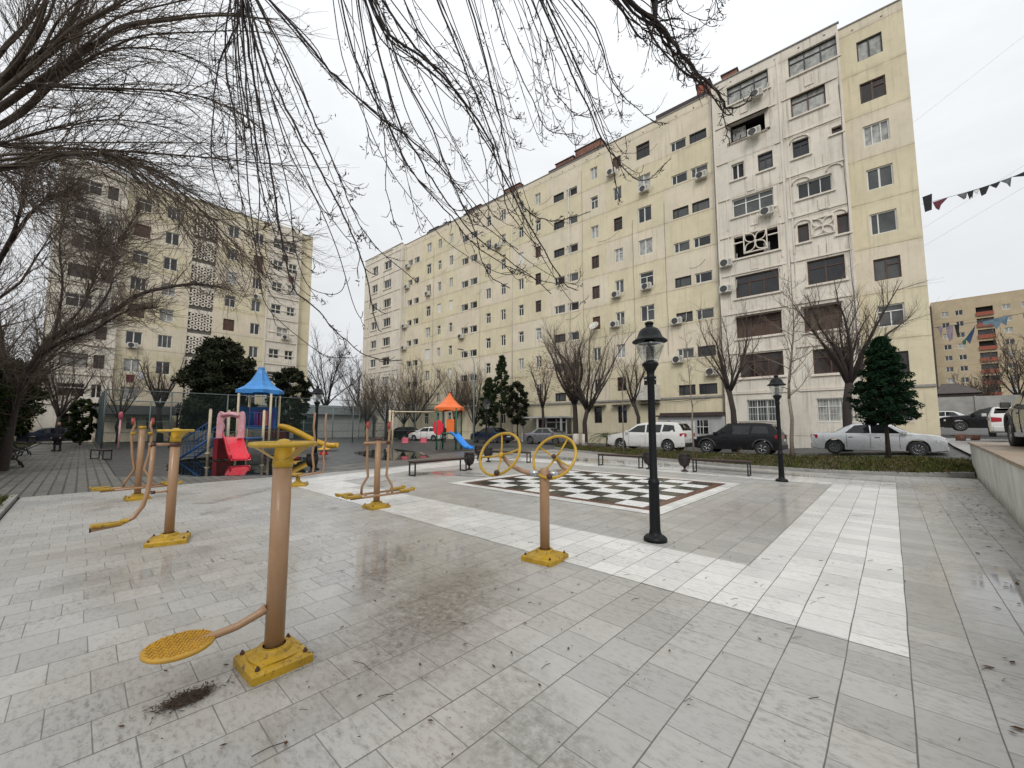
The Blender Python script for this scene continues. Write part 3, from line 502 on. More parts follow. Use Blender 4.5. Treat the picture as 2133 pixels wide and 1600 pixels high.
# raised parking lot behind the wall
b=MB(); b.prism([(1.2,-12),(16,-12),(16,26),(2.9,21.6),(2.12,19.55),(1.75,11.7),(1.6,9.5)],-.1,.99)
tag(b.build('parking_lot',M['asphalt']),kind='structure')
b=MB()
b.add([(2.0,19.7,.05),(2.95,21.7,.2),(3.4,26,.9),(8,34,1.1),(16,26,.995),(2.9,21.65,.98)],[(1,2,5)]); 
for k in range(14):
    pass
b=MB(); P=[(2.05,33.2),(5,32.5),(9,32),(9,25.5),(5,23.2),(2.75,21.6),(2.2,24),(2.05,28)]
b.v=[(x,y,max(gz(x,y)+.10,.3 if y<25 else .5)) for x,y in P]; b.f=[tuple(range(7,-1,-1))]; b.m=[0]; b.sm=[False]
tag(b.build('pavement',M['conc']),kind='structure')
# ================================================================ BUILDINGS
class Facade:
    """wall with real openings in a local frame: facade looks along -y, x to the right"""
    def __init__(s,parent,mats,y=0): s.p=parent; s.b=MB(); s.mats=mats; s.y=y
    def section(s,x0,x1,z0,z1,ops,mi,depth=.2,zcuts=(),y=None):
        y=s.y if y is None else y
        xs=sorted(set([x0,x1]+[o[0] for o in ops]+[o[1] for o in ops])); zs=sorted(set([z0,z1]+[o[2] for o in ops]+[o[3] for o in ops]+[c for c in zcuts if z0<c<z1]))
        for i in range(len(xs)-1):
            for j in range(len(zs)-1):
                cx=(xs[i]+xs[i+1])/2;cz=(zs[j]+zs[j+1])/2
                if any(o[0]<cx<o[1] and o[2]<cz<o[3] for o in ops): continue
                k=mi(cx,cz) if callable(mi) else mi
                s.b.add([(xs[i],y,zs[j]),(xs[i+1],y,zs[j]),(xs[i+1],y,zs[j+1]),(xs[i],y,zs[j+1])],[(0,1,2,3)],k)
        for o in ops:
            a,c,d,e=o[:4]; k=mi((a+c)/2,(d+e)/2) if callable(mi) else mi
            s.b.add([(a,y,d),(c,y,d),(c,y,e),(a,y,e),(a,y+depth,d),(c,y+depth,d),(c,y+depth,e),(a,y+depth,e)],[(0,4,5,1),(1,5,6,2),(2,6,7,3),(3,7,4,0)],k)
    def done(s,name='wall'): return s.b.build(name,s.mats,s.p)
WC={}
def window(parent,x0,x1,z0,z1,y,style,collect=None,name='window'):
    """frame mesh with pane child; style=(frame,glass,layout)"""
    w,h=round(x1-x0,2),round(z1-z0,2); fm,gm_,lay=style
    def frame(b,ox=0,oy=0,oz=0):
        t=.075 if lay!='bars' else .05
        A=lambda a,c,d,e,p=.035:b.box(ox+a,ox+c,oy-p,oy+.03,oz+d,oz+e)
        A(0,t,0,h);A(w-t,w,0,h);A(t,w-t,0,t);A(t,w-t,h-t,h)
        if lay in('two','twoT'): A(w*.48-.045,w*.48+.045,t,h-t,.03)
        if lay=='T': A(t,w-t,h*.7-.03,h*.7+.03,.03);A(w*.5-.03,w*.5+.03,t,h*.7-.03,.03)
        if lay=='twoT': A(w*.48+.03,w-t,h*.68-.025,h*.68+.025,.03)
        if lay=='three': A(w*.33-.025,w*.33+.025,t,h-t,.03);A(w*.67-.025,w*.67+.025,t,h-t,.03)
        if lay=='one3': A(w*.3-.03,w*.3+.03,t,h-t,.03)
        if lay=='bal':
            A(t,w-t,h*.68-.03,h*.68+.03,.03)
            n=max(2,int(w/.75)); [A(w*k/n-.04,w*k/n+.04,t,h*.68-.03,.028) for k in range(1,n)]; [A(w*k/n-.025,w*k/n+.025,h*.68+.03,h-t,.028) for k in range(1,n)]
        if lay=='boards':
            n=int(w/.14); [b.box(ox+w*k/n+.008,ox+w*(k+1)/n-.008,oy-.012-.006*(k%3),oy+.02,oz+t,oz+h-t) for k in range(n)]
        if lay=='bars':
            for k in range(1,3): A(w*k/3-.03,w*k/3+.03,t,h-t,.03)
            A(t,w-t,h*.66-.03,h*.66+.03,.028)
            n=int(w/.16)
            for k in range(n+1): b.box(ox+w*k/n-.008,ox+w*k/n+.008,oy-.20,oy-.185,oz-.05,oz+h+.05)
            for zz in (-.05,h*.33,h*.66,h+.05): b.box(ox-.05,ox+w+.05,oy-.215,oy-.20,oz+zz-.01,oz+zz+.01)
    def pane(b,ox=0,oy=0,oz=0): b.box(ox+.02,ox+w-.02,oy+.0305,oy+.045,oz+.02,oz+h-.02)
    if collect is not None:
        frame(collect[0],x0,y,z0); pane(collect[1 if gm_!='gcurt' else 2],x0,y,z0); return
    key=(w,h,style)
    if key not in WC:
        b=MB(); frame(b); me=b.build('window',M[fm]); c=MB(); pane(c); mp=c.build('pane',M[gm_]); WC[key]=(me.data,mp.data); bpy.data.objects.remove(me); bpy.data.objects.remove(mp)
    me,mp=WC[key]; o=bpy.data.objects.new(name,me); link(o,parent); o.location=(x0,y,z0)
    p=bpy.data.objects.new('pane',mp); link(p,o); return o
acme=None
def ac(parent,x,z,y,s=1.):
    global acme
    if acme is None:
        b=MB(); b.bbox(-.42,.42,-.42,-.1,0,.56,.02); b.box(-.46,-.42,-.45,0,-.05,-.01); b.box(.3,.34,-.42,0,-.05,-.01); b.box(-.34,-.3,-.42,0,-.05,-.01)
        b.tube([(.42,-.2,.15),(.6,-.15,.1),(.7,-.05,.3),(.72,.0,.9)],.018,6)
        o=b.build('air_conditioner',M['acw']); c=MB(); c.lathe([(.0,-.012),(.2,-.01),(.23,0),(.25,.0)],(-.12,-.43,.28),20,0,Matrix.Rotation(PI/2,3,'X'))
        for k in range(5): c.box(.2,.38,-.425,-.418,.1+k*.08,.13+k*.08)
        g=c.build('fan_grille',M['acd']); acme=(o.data,g.data); bpy.data.objects.remove(o); bpy.data.objects.remove(g)
    o=bpy.data.objects.new('air_conditioner',acme[0]); link(o,parent); o.location=(x,y,z-.28)
    g=bpy.data.objects.new('fan_grille',acme[1]); link(g,o)
# ---- main block
main=thing('apartment_building','nine storey cream and yellow panel apartment block with white balcony bay behind the parked cars','building',(2.05,34,0),R(2.7))
rr=random.Random(11); L0=-64.4; TOP=28.6
F=Facade(main,[M['yellow'],M['cream'],M['white'],M['relief']])
rowz=lambda k:2.4+3*(k-1)          # window centre of floor k
def stylen():  # narrow and normal windows
    q=rr.random()
    if q<.42: return ('fwhite',rr.choice(('gdark','gmid','gmid','gcurt')),rr.choice(('two','T','twoT')))
    if q<.62: return ('fbrown','shutter','boards') if rr.random()<.5 else ('fbrown','gbrown','two')
    if q<.8: return ('fbrown','gdark','T')
    return ('fwhite','gcurt','two')
# columns: (section x0,x1),[window (x0,x1)], kind
cols=[((-3.2,0),[(-2.3,-1.05)],'w'),
 ((-15.2,-11.1),[(-14.6,-13.3),(-13.03,-11.7)],'s'),((-18.3,-15.2),[(-17.65,-16.4)],'w'),((-20.8,-18.3),[(-20.0,-19.15)],'n'),((-23.3,-20.8),[(-22.4,-21.6)],'n'),
 ((-27.6,-23.3),[(-26.8,-25.5),(-25.2,-23.9)],'s'),((-30.1,-27.6),[(-29.25,-28.5)],'n'),((-32.5,-30.1),[(-31.65,-30.9)],'n'),((-35.2,-32.5),[(-34.3,-33.55)],'n'),((-37.6,-35.2),[(-36.7,-35.9)],'n'),
 ((-41.9,-37.6),[(-41.05,-39.8),(-39.45,-38.2)],'s'),((-44.3,-41.9),[(-43.45,-42.75)],'n'),((-46.6,-44.3),[(-45.8,-45.1)],'n'),((-49.2,-46.6),[(-48.3,-47.3)],'w'),((-53.6,-49.2),[(-52.7,-51.6),(-51.2,-50.0)],'s')]
far=[MB(),MB(),MB()]; ci=0
for (a,c),ws,kd in cols:
    ops=[]
    for k in range(1,10):
        for (wa,wc) in ws:
            if kd=='s':
                zc=rowz(k)-.93; h=.42
                if k==1: continue
            else: zc=rowz(k)+(-.05 if kd=='n' else 0); h=.62 if kd=='n' else .70
            if k==1: zc=2.6;h=.75
            if k==1 and kd!='s' and -32<wa<-24: continue
            if k==1 and -18<wa<-15: continue
            if k==2 and -18<wa<-15: zc=5.35;h=.5
            ops.append((wa,wc,round(zc-h,3),round(zc+h,3)))
    def mi(x,z,ci=ci,kd=kd):
        k=int((z+.0-.9)/3+100)-100
        q=(k+ci)%2
        if z<3.9: return 0
        if z>27.9: return 1
        if kd=='s': return 0 if k%2 else 1
        return 1 if ((k+ci//2)%3==0) else 0
    F.section(a,c,-.5,TOP,ops,mi,zcuts=[.9+3*k for k in range(0,10)]+[3.9,27.9])
    for o in ops:
        k=int(round(((o[2]+o[3])/2+.6)/3))
        if kd=='s': st=('fwhite' if rr.random()<.5 else 'fdark',rr.choice(('gdark','gmid','gmid','inside')),'one3')
        else: st=stylen()
        if a>-4: st={9:('fdark','gcurt','two'),8:('fbrown','gbrown','twoT'),7:('fwhite','gcurt','three'),6:('fwhite','gmid','two'),5:('fwhite','gmid','one3'),4:('fbrown','gmid','twoT'),3:('fwhite','gmid','T'),2:('fdark','gbrown','two')}.get(k,st)
        if o[3]<3.6: st=('fdark','gdark','T')
        if o[3]<3.6 and a>-4: st=('fwhite','gmid','bars')
        window(main,o[0],o[1],o[2],o[3],.13,st,far if a<-31 else None)
    ci+=1
w=far[0].build('window',M['fwhite'],main); tag(w,kind='stuff'); far[1].build('pane',M['gdark'],w); far[2].build('curtained_pane',M['gcurt'],w)
# floor line parapet roof, end walls
b=F.b
b.add([(0,0,-.5),(0,14,-.5),(0,14,TOP),(0,0,TOP)],[(0,1,2,3)],1); b.add([(L0,0,-.5),(L0,14,-.5),(L0,14,TOP),(L0,0,TOP)],[(1,0,3,2)],1)
b.add([(L0,14,-.5),(0,14,-.5),(0,14,TOP),(L0,14,TOP)],[(1,0,3,2)],1); b.add([(L0,.0,TOP-.4),(0,0,TOP-.4),(0,14,TOP-.4),(L0,14,TOP-.4)],[(0,1,2,3)],3)
# white bay near (x -11.1..-3.2) and far (x -64.4..-53.6)
def bay(x0,x1,cols_,pr=.5,top=28.75,end=None):
    ops=[(o[0],o[1],o[2],o[3]) for o in cols_]
    F.section(x0,x1,-.5,top,ops,2,depth=.35,y=-pr)
    b=F.b; b.add([(x0,-pr,-.5),(x0,0,-.5),(x0,0,top),(x0,-pr,top)],[(1,0,3,2)],2); b.add([(x1,-pr,-.5),(x1,0,-.5),(x1,0,top),(x1,-pr,top)],[(0,1,2,3)],2)
    b.add([(x0,-pr,top),(x1,-pr,top),(x1,.3,top),(x0,.3,top)],[(0,1,2,3)],3); b.add([(x0,.3,TOP-.4),(x1,.3,TOP-.4),(x1,.3,top),(x0,.3,top)],[(1,0,3,2)],3)
near=[ # x0,x1,z0,z1,style
 (-10.0,-7.25,26.5,28.0,('fdark','gcurt','bal')),(-6.0,-3.25,26.45,28.0,('fdark','gcurt','bal')),
 (-9.9,-7.6,23.4,24.85,None),(-6.0,-4.05,23.4,24.95,('fbrown','gcurt','bal')),
 (-9.93,-9.08,20.35,21.6,('fwhite','inside','two')),(-8.18,-7.25,20.3,21.6,('fdark','gmid','T')),(-6.05,-5.13,20.35,21.6,('fdark','gdark','T')),(-3.87,-3.35,21.1,21.55,('fbrown','gdark','x')),
 (-10.0,-7.33,17.4,18.8,('fwhite','gmid','bal')),(-5.95,-4.03,17.3,18.45,('fwhite','gdark','three')),
 (-10.0,-7.2,14.15,15.8,None),(-6.05,-5.43,14.2,15.45,('fbrown','gbrown','x')),(-3.92,-3.34,14.15,15.45,('fbrown','gbrown','x')),
 (-10.03,-7.3,11.1,12.75,('fbrown','gdark','bal')),(-5.65,-3.68,11.1,12.75,('fbrown','gdark','bal')),
 (-10.1,-7.27,8.05,9.62,('fbrown','shutter','bal')),(-6.0,-4.0,7.9,9.55,('fbrown','shutter','bal')),
 (-10.0,-7.3,5.1,6.8,('fbrown','gbrown','bal')),(-5.65,-3.78,5.0,6.65,('fbrown','gbrown','bal')),
 (-9.65,-7.8,1.9,3.43,('fwhite','gmid','bars')),(-5.6,-3.8,1.85,3.35,('fwhite','gcurt','bars'))]
bay(-11.1,-3.2,near)
for (a,c,d,e,st) in near:
    if st: window(main,a,c,d,e,-.5+.2,st)
# open loggias: dark recess box with things inside
for (a,c,d,e,st) in near:
    if st is None:
        b=MB(); b.add([(a,-.16,d),(c,-.16,d),(c,-.16,e),(a,-.16,e),(a,1.1,d),(c,1.1,d),(c,1.1,e),(a,1.1,e)],[(0,1,5,4),(3,7,6,2),(0,4,7,3),(1,2,6,5),(4,5,6,7)]); b.build('loggia_recess',M['inside'],main)
b=MB(); b.box(-9.8,-8.9,-.1,-.05,23.5,24.6); b.build('curtain',M['gcurt'],main); b=MB(); b.box(-8.2,-7.8,.2,.3,14.2,15.1); b.build('curtain',M['gcurt'],main)
# relief mouldings on the white bay
b=MB(); y=-.5
def bar(a,c,d,e,p=.07): b.box(a,c,y-p,y-.001,d,e)
for x in (-11.08,-6.72,-3.3): bar(x,x+.14,.3 if x<-11 or x>-4 else 4.2,28.2,.05)
for k in range(1,9):
    z=3.95+3*(k-1)
    if k in(5,6,7): 
        bar(-10.9,-10.15,z-.05,z+.06); bar(-7.05,-6.75,z-.05,z+.06); bar(-6.5,-3.35,z+.1,z+.2,.06)
    else: bar(-10.9,-6.9,z-.06,z+.05); bar(-6.5,-3.4,z-.06,z+.05)
for (a,c,d,e,st) in near:
    if d>4: bar(a-.16,c+.16,d-.16,d-.05,.11)
for (xa,z) in ((-8.9,25.9),(-4.9,25.8),(-8.6,16.9),(-4.6,16.6),(-8.7,13.6),(-4.7,13.5),(-8.9,10.5),(-4.6,19.7),(-8.7,19.6)):
    bar(xa-.25,xa-.17,z-.55,z+.28,.06); bar(xa+.17,xa+.25,z-.55,z+.28,.06); bar(xa-.17,xa+.17,z-.55,z-.48,.06)
for x in (-10.35,-7.0,-6.3): 
    for z0 in (12.9,15.95,18.95): bar(x-.04,x+.04,z0-2.5,z0+.1,.05)
def flower(cx,cz,s,hol):
    for t_ in range(4):
        a0=t_*PI/2+PI/4; pts=[]
        for sg in (-1,1):
            pts=[]
            for k in range(9):
                u=k/8; r_=s*.95*u; off=sg*s*.28*math.sin(PI*u); pts.append((cx+r_*math.cos(a0)-off*math.sin(a0),y-.09,cz+r_*math.sin(a0)+off*math.cos(a0)))
            b.tube(pts,.045,5)
    b.lathe([(.0,-.04),(.12,-.03),(.12,.03),(0,.04)],(cx,y-.09,cz),10,0,Matrix.Rotation(PI/2,3,'X'))
    bar(cx-s*.75,cx+s*.75,cz-s*.75,cz-s*.68,.12);bar(cx-s*.75,cx+s*.75,cz+s*.68,cz+s*.75,.12);bar(cx-s*.75,cx-s*.68,cz-s*.68,cz+s*.68,.12);bar(cx+s*.68,cx+s*.75,cz-s*.68,cz+s*.68,.12)
flower(-8.6,15.1,1.02,1); flower(-4.67,14.95,.85,0); bar(-10.0,-9.4,15.25,15.33,.1); bar(-7.8,-7.2,15.25,15.33,.1)
for (a,c,z) in ((-6.2,-5.2,18.75),(-4.3,-3.45,18.95),(-6.2,-5.3,15.7),(-4.2,-3.4,15.75),(-6.2,-5.1,21.8)):
    b.tube([(a,y-.04,z-.35),(a+.06,y-.04,z-.12),(a+.25,y-.04,z),((a+c)/2,y-.04,z+.02),(c-.25,y-.04,z),(c-.06,y-.04,z-.12),(c,y-.04,z-.35)],.045,5)
bar(-11.1,-3.2,4.02,4.12,.04)
b.build('relief_moulding',M['relief'],main)
b=MB(); b.add([(-10.1,y-.02,24.86),(-7.3,y-.02,24.86),(-7.3,y-.4,24.72),(-10.2,y-.4,24.72)],[(0,1,2,3),(3,2,1,0)]); b.box(-10.1,-7.3,-.62,-.5,23.28,23.36)
b.add([(-10.1,y-.02,9.72),(-7.2,y-.02,9.72),(-7.2,y-.35,9.6),(-10.2,y-.35,9.6)],[(0,1,2,3),(3,2,1,0)]); b.add([(-6.1,y-.02,9.66),(-3.9,y-.02,9.66),(-3.9,y-.35,9.54),(-6.1,y-.35,9.54)],[(0,1,2,3),(3,2,1,0)])
b.build('balcony_awning',M['roofdark'],main)
# far bay
fb=[]; rr2=random.Random(4)
for k in range(2,10):
    zc=rowz(k)
    fb+= [(-58.3,-56.3,zc-.65,zc+.6,('fwhite',rr2.choice(('gdark','inside','gmid','gcurt')),rr2.choice(('three','bal','two')))),(-61.7,-60.1,zc-.6,zc+.6,('fwhite',rr2.choice(('gdark','gmid','gdark')),rr2.choice(('three','two'))))]
bay(-64.0,-53.6,fb); coll=[MB(),MB(),MB()]
for (a,c,d,e,st) in fb: window(main,a,c,d,e,-.32,st,coll)
w=coll[0].build('balcony_glazing',M['fwhite'],main); tag(w,kind='stuff'); coll[1].build('pane',M['gdark'],w); coll[2].build('curtained_pane',M['gcurt'],w)
b=MB()
for k in range(1,10):
    z=.9+3*k
    b.box(-63.8,-53.8,-.57,-.501,z-.1,z+.02)
    b.box(-58.5,-56.1,-.62,-.501,z+.62,z+.74); b.box(-61.9,-60,-.6,-.501,z+.66,z+.76)
for x in (-59.3,-55.6,-62.6): b.box(x,x+.14,-.56,-.502,1,28)
b.build('relief_moulding',M['relief'],main)
F.section(-64.4,-64.0,-.5,TOP,[],0)
F.done()
# plinth ledge, pipes, cables, parapet holes
b=MB(); b.box(-53.6,-11.1,-.09,-.002,3.78,3.93); b.box(-3.2,0,-.09,-.002,3.86,4.0); b.box(-64.45,-.0,-.06,.25,TOP-.03,TOP+.04); b.box(-64.1,-53.5,-.58,-.4,28.73,28.8); b.box(-11.2,-3.1,-.58,-.4,28.73,28.8)
b.build('ledge',M['kerb'],main)
b=MB()
for x in (-32.5,-24.9,-53.3,-11.3): b=MB(); b.tube([(x,-.07,.3),(x,-.07,28.3)],.05,6); b.build('drain_pipe',M['acw'],main)
b=MB(); rc=random.Random(3)
for x in (-3.35,-6.6,-18.2,-15.3,-23.4,-37.7,-46.7):
    z0=rc.uniform(4,8); z1=rc.uniform(20,28); yy=-.53 if -11<x<-3.2 else -.03
    b.tube([(x+rc.uniform(-.05,.05),yy,z0+(z1-z0)*k/9) for k in range(10)],.012,4)
for k in range(26):
    x=rc.uniform(-50,-12); L=rc.uniform(.8,2.5); z=rc.uniform(4,27); b.tube([(x+L*t,-.03,z+.25*math.sin(t*PI)*-1+rc.uniform(-.02,.02)+.4*t) for t in (0,.2,.4,.6,.8,1)],.011,4)
b.tube([(-53+1.2*k,-.12,3.7+.06*math.sin(k*1.7)-.05*(k%3)) for k in range(35)],.02,4)
b.build('facade_cables',M['wire'],main)
b=MB()
for k in range(44):
    x=-1.0-1.45*k
    if -11.3<x<-2.9 or -64<x<-53.4: yy=-.5
    else: yy=0
    b.lathe([(.07,-.004),(.07,.0)],(x,yy,28.1 if yy==0 else 28.35),8,0,Matrix.Rotation(PI/2,3,'X'))
b.build('vent_holes',M['inside'],main)
for (x,z,y_) in ((-8.0,26.15,-.6),(-8.25,23.2,-.7),(-7.75,16.95,-.6),(-12.15,21.85,0),(-10.55,13.9,-.5),(-10.65,11.9,-.5),(-14.5,10.2,0),(-14.5,7.0,0),(-16.95,13.7,0),(-19.8,13.6,0),(-20.0,10.85,0),(-16.9,22.6,0),(-20.0,25.5,0),(-12.0,5.75,0),(-47.7,19.8,0),(-52.5,25.0,0),(-52.6,21.9,0),(-53.0,16.1,0),(-53.0,12.9,0),(-40.8,12.8,0),(-34.6,22.7,0),(-9.0,28.0-8.9,-.6)): 
    if (x,z)!=(-9.0,19.1): ac(main,x,z,y_)
b=MB(); b.lathe([(0,.10),(.2,.07),(.4,.01),(.48,-.04),(.47,-.045),(.38,0),(.2,.06),(0,.09)],(-21.9,-.7,10.95),20,0,Matrix.Rotation(R(55),3,'X')@Matrix.Rotation(PI,3,'X')); b.tube([(-21.9,0,10.5),(-21.9,-.35,10.55),(-21.9,-.68,10.9)],.025,6); b.build('satellite_dish',M['acw'],main)
# roof structures
for (x0,x1,y0,y1,z) in ((-26.8,-24.6,.5,3,29.6),(-24.3,-21.4,.4,3,29.9),(-12.4,-11.4,.4,2.4,30.2),(-10.5,-9.4,.5,1.6,30.0),(-48.5,-46.5,.5,3,29.3),(-40.5,-38.2,.5,3,29.4),(-34.2,-31.8,.5,3,29.6)):
    b=MB(); b.box(x0,x1,y0,y1,28.1,z); b.box(x0-.08,x1+.08,y0-.08,y1+.08,z,z+.09,1); b.build('roof_hut',[M['brickred'],M['roofdark']],main)
b=MB()
for (x0,x1,z) in ((-27.5,-21.0,29.0),(-15.8,-11.4,29.15),(-41,-31,28.95),(-48.5,-43.5,29.0)): b=MB(); b.box(x0,x1,.12,.38,28.55,z); b.build('roof_edge_cover',M['roofdark'],main)
b=MB(); b.box(-12.3,-11.85,.3,.36,28.7,30.0); b.build('red_roof_sheet',M['balred'],main)
# ground floor additions
b=MB(); b.box(-15.9,-11.15,-1.25,-.01,.0,2.28); b.build('entrance_annex',M['grey_annex'],main)
b=MB(); b.box(-16.05,-11.12,-1.5,-.012,2.3,2.42); b.box(-15.9,-11.15,-.9,-.012,2.42,2.62); b.build('annex_roof',M['roofdark'],main)
b=MB(); b.box(-12.9,-12.1,-1.29,-1.252,1.0,2.0); b.build('annex_window',M['gdark'],main); b=MB(); b.box(-15.2,-14.9,-1.29,-1.252,1.6,2.0); b.build('annex_window',M['gdark'],main)
b=MB(); 
for x in (-13.6,-12.7,-12.48,-12.1): b.box(x-.02,x+.02,-1.33,-1.295,.95,2.05)
b.box(-12.95,-12.1,-1.335,-1.295,1.48,1.53); b.box(-14.1,-13.1,-1.275,-1.253,.3,1.95); b.build('annex_window_frame',M['fwhite'],main)
b=MB(); b.box(-29.6,-24.6,-2.2,-.01,2.35,2.5); b.box(-29.5,-29.35,-2.1,-1.95,.0,2.35); b.box(-24.85,-24.7,-2.1,-1.95,.0,2.35); b.box(-27.6,-27.45,-2.1,-1.95,.0,2.35); b.build('porch_canopy',M['grey_annex'],main)
b=MB(); b.box(-27.3,-24.9,-.9,-.02,.1,2.3); b.build('shop_front',M['gmid'],main)
b=MB(); b.box(-27.35,-27.2,-.98,-.905,.1,2.3);b.box(-26.1,-26.0,-.98,-.905,.1,2.3);b.box(-24.95,-24.85,-.98,-.905,.1,2.3); b.box(-27.2,-24.95,-.98,-.905,1.9,2.0); b.build('shop_front_frame',M['fwhite'],main)
b=MB(); b.box(-29.1,-28.1,-.06,-.004,.1,2.2); b.build('door',M['fbrown'],main)
b=MB(); b.box(-17.9,-16.1,-.9,-.01,3.75,5.0); b.build('enclosed_balcony',M['acw'],main)
b=MB()
for x in (-17.0,-19.6,-22.0): b.add([(x-.9,-.03,3.5),(x+.9,-.03,3.5),(x+.9,-.5,3.38),(x-.9,-.5,3.38)],[(0,1,2,3),(3,2,1,0)])
b.build('window_awning',M['roofdark'],main)
# ---- left block: faces +X
lb=thing('apartment_building','cream nine storey block on the left with patterned stair screen behind bare branches','building',(-59,0,0),R(90))
F=Facade(lb,[M['yellow'],M['cream'],M['white'],M['relief']]); r3=random.Random(21)
LC=[((13.2,15.5),[(13.95,15.0)],0),((10.3,13.2),[(11.1,12.25)],0),((4.5,7.4),[(5.2,6.45)],0),((1.9,4.5),[(2.6,3.95)],0)]
C2=[]
for (a,c),ws,q in LC:
    ops=[(w0,w1,2.05+3*k-.72,2.05+3*k+.72) for k in range(0,9) for (w0,w1) in ws]
    def mi(x,z,a=a): 
        k=int((z-.6)/3); return 1 if (k%2==(0 if a>8 else 1)) else 0
    F.section(a,c,-.3,28.6,ops,mi,zcuts=[.6+3*k for k in range(10)])
    for o in ops: window(lb,o[0],o[1],o[2],o[3],.13,('fwhite',r3.choice(('gdark','gmid','gcurt','gdark')),r3.choice(('two','T','three'))) if r3.random()<.7 else ('fbrown','shutter','boards'))
F.section(7.4,10.3,-.3,28.6,[(7.7,10.0,4.2,27.0)],1,depth=.6)
# right white bay
ops=[]
for k in range(0,9):
    z=2.1+3*k
    if k in (2,8): ops.append((16.0,18.9,z-.75,z+.6))
    elif k==4 : ops.append((16.9,18.3,z-.65,z+.6))
    else: ops+= [(16.1,17.3,z-.62,z+.6),(18.0,19.0,z-.62,z+.6)]
F.section(15.5,19.5,-.3,28.7,ops,2,y=-.4,depth=.3)
b=F.b; b.add([(15.5,-.4,-.3),(15.5,0,-.3),(15.5,0,28.7),(15.5,-.4,28.7)],[(1,0,3,2)],2); b.add([(19.5,-.4,-.3),(19.5,0,-.3),(19.5,0,28.7),(19.5,-.4,28.7)],[(0,1,2,3)],2); b.add([(15.5,-.4,28.7),(19.5,-.4,28.7),(19.5,.3,28.7),(15.5,.3,28.7)],[(0,1,2,3)],3)
for o in ops: window(lb,o[0],o[1],o[2],o[3],-.22,('fwhite',r3.choice(('gdark','gmid','gcurt')),'bal' if o[1]-o[0]>2 else 'two'))
F.section(19.5,21.1,-.3,28.6,[],0)
# left white bay, nearer
ops=[]
for k in range(0,9):
    z=2.2+3*k; ops.append((.4,1.2,z-.8,z+.6)); 
    if k!=0: ops.append((-1.9,.0,z-.75,z+.6))
    else: ops.append((-1.4,-.3,z-.9,z+.6))
F.section(-3.1,1.9,-.3,28.7,ops,2,y=-.4,depth=.3)
for o in ops: window(lb,o[0],o[1],o[2],o[3],-.22,('fwhite' if r3.random()<.6 else 'fbrown',r3.choice(('gdark','gbrown','gcurt')),'bal' if o[1]-o[0]>1.5 else 'two'))
b=F.b; b.add([(1.9,-.4,-.3),(1.9,0,-.3),(1.9,0,28.7),(1.9,-.4,28.7)],[(0,1,2,3)],2); b.add([(-3.1,-.4,-.3),(-3.1,13,-.3),(-3.1,13,28.7),(-3.1,-.4,28.7)],[(1,0,3,2)],1); b.add([(-3.1,-.4,28.7),(1.9,-.4,28.7),(1.9,.3,28.7),(-3.1,.3,28.7)],[(0,1,2,3)],3)
b.add([(21.1,0,-.3),(21.1,13,-.3),(21.1,13,28.6),(21.1,0,28.6)],[(0,1,2,3)],1); b.add([(-3.1,0,28.3),(21.1,0,28.3),(21.1,13,28.3),(-3.1,13,28.3)],[(0,1,2,3)],3); b.add([(-3.1,13,-.3),(21.1,13,-.3),(21.1,13,28.6),(-3.1,13,28.6)],[(1,0,3,2)],1)
F.done()
b=MB(); b.box(7.6,10.1,.55,.58,4.1,27.1); b.build('stair_recess',M['conc'],lb)
b=MB()   # pierced white screen blocks
for k in range(8):
    for i in range(4):
        for j in range(4):
            x=7.85+i*.58+(.29 if j%2 else 0); z=4.6+k*2.85+j*.5
            if x<9.9: b.lathe([(.12,-.06),(.27,-.06),(.27,.06),(.12,.06),(.12,-.06)],(x,.1,z),8,0,Matrix.Rotation(PI/2,3,'X'),False)
    b.box(7.7,10.0,.05,.2,6.35+k*2.85,6.75+k*2.85)
b.build('pierced_screen',M['relief'],lb)
b=MB()
for k in range(9):
    z=3.75+3*k
    b.box(15.55,19.45,-.5,-.401,z-.08,z+.06); b.box(-3.05,1.85,-.5,-.401,z-.08,z+.06); b.box(15.9,19.1,-.48,-.401,z-1.05+2.2-.0,z-1.0+2.25)
b.box(15.5,15.62,-.47,-.402,.5,28.3); b.box(19.36,19.48,-.47,-.402,.5,28.3)
b.build('relief_moulding',M['relief'],lb)
for (x,z) in ((17.9,13.4),(18.5,4.2),(14.4,18.2),(3.2,10.2),(18.4,7.2),(13.8,9.2)): ac(lb,x,z,-.42 if x>15.5 else 0)
b=MB(); b.box(-.2,21.1,-.07,.2,28.57,28.65); b.build('ledge',M['kerb'],lb)
for (x,z,mm) in ((18.3,21.9,'cl_maroon'),(14.5,22.2,'cl_maroon'),(3.2,7.0,'cl_maroon'),(17.4,24.6,'cl_black'),(4.0,7.4,'cl_white'),(18.7,4.9,'cl_grey')):
    b=MB(); b.add([(x-.35,-.62,z),(x+.35,-.62,z),(x+.3,-.6,z-.85),(x-.3,-.64,z-.8)],[(0,1,2,3),(3,2,1,0)]); tag(b.build('laundry',M[mm],None,(-59,0,0),(0,0,R(90))),dict(zip(((18.3,21.9),(14.5,22.2),(3.2,7.0),(17.4,24.6),(4.0,7.4),(18.7,4.9)),('maroon cloth hanging on the white bay of left block, fourth balcony down','maroon cloth hanging below a yellow bay window high on left block','maroon cloth drying under a low window of left block','black cloth hanging near the roof of left block white bay','white cloth drying beside the maroon one low on left block','grey cloth hanging low on the white bay of left block')))[(x,z)],'laundry',group='laundry on the left block')
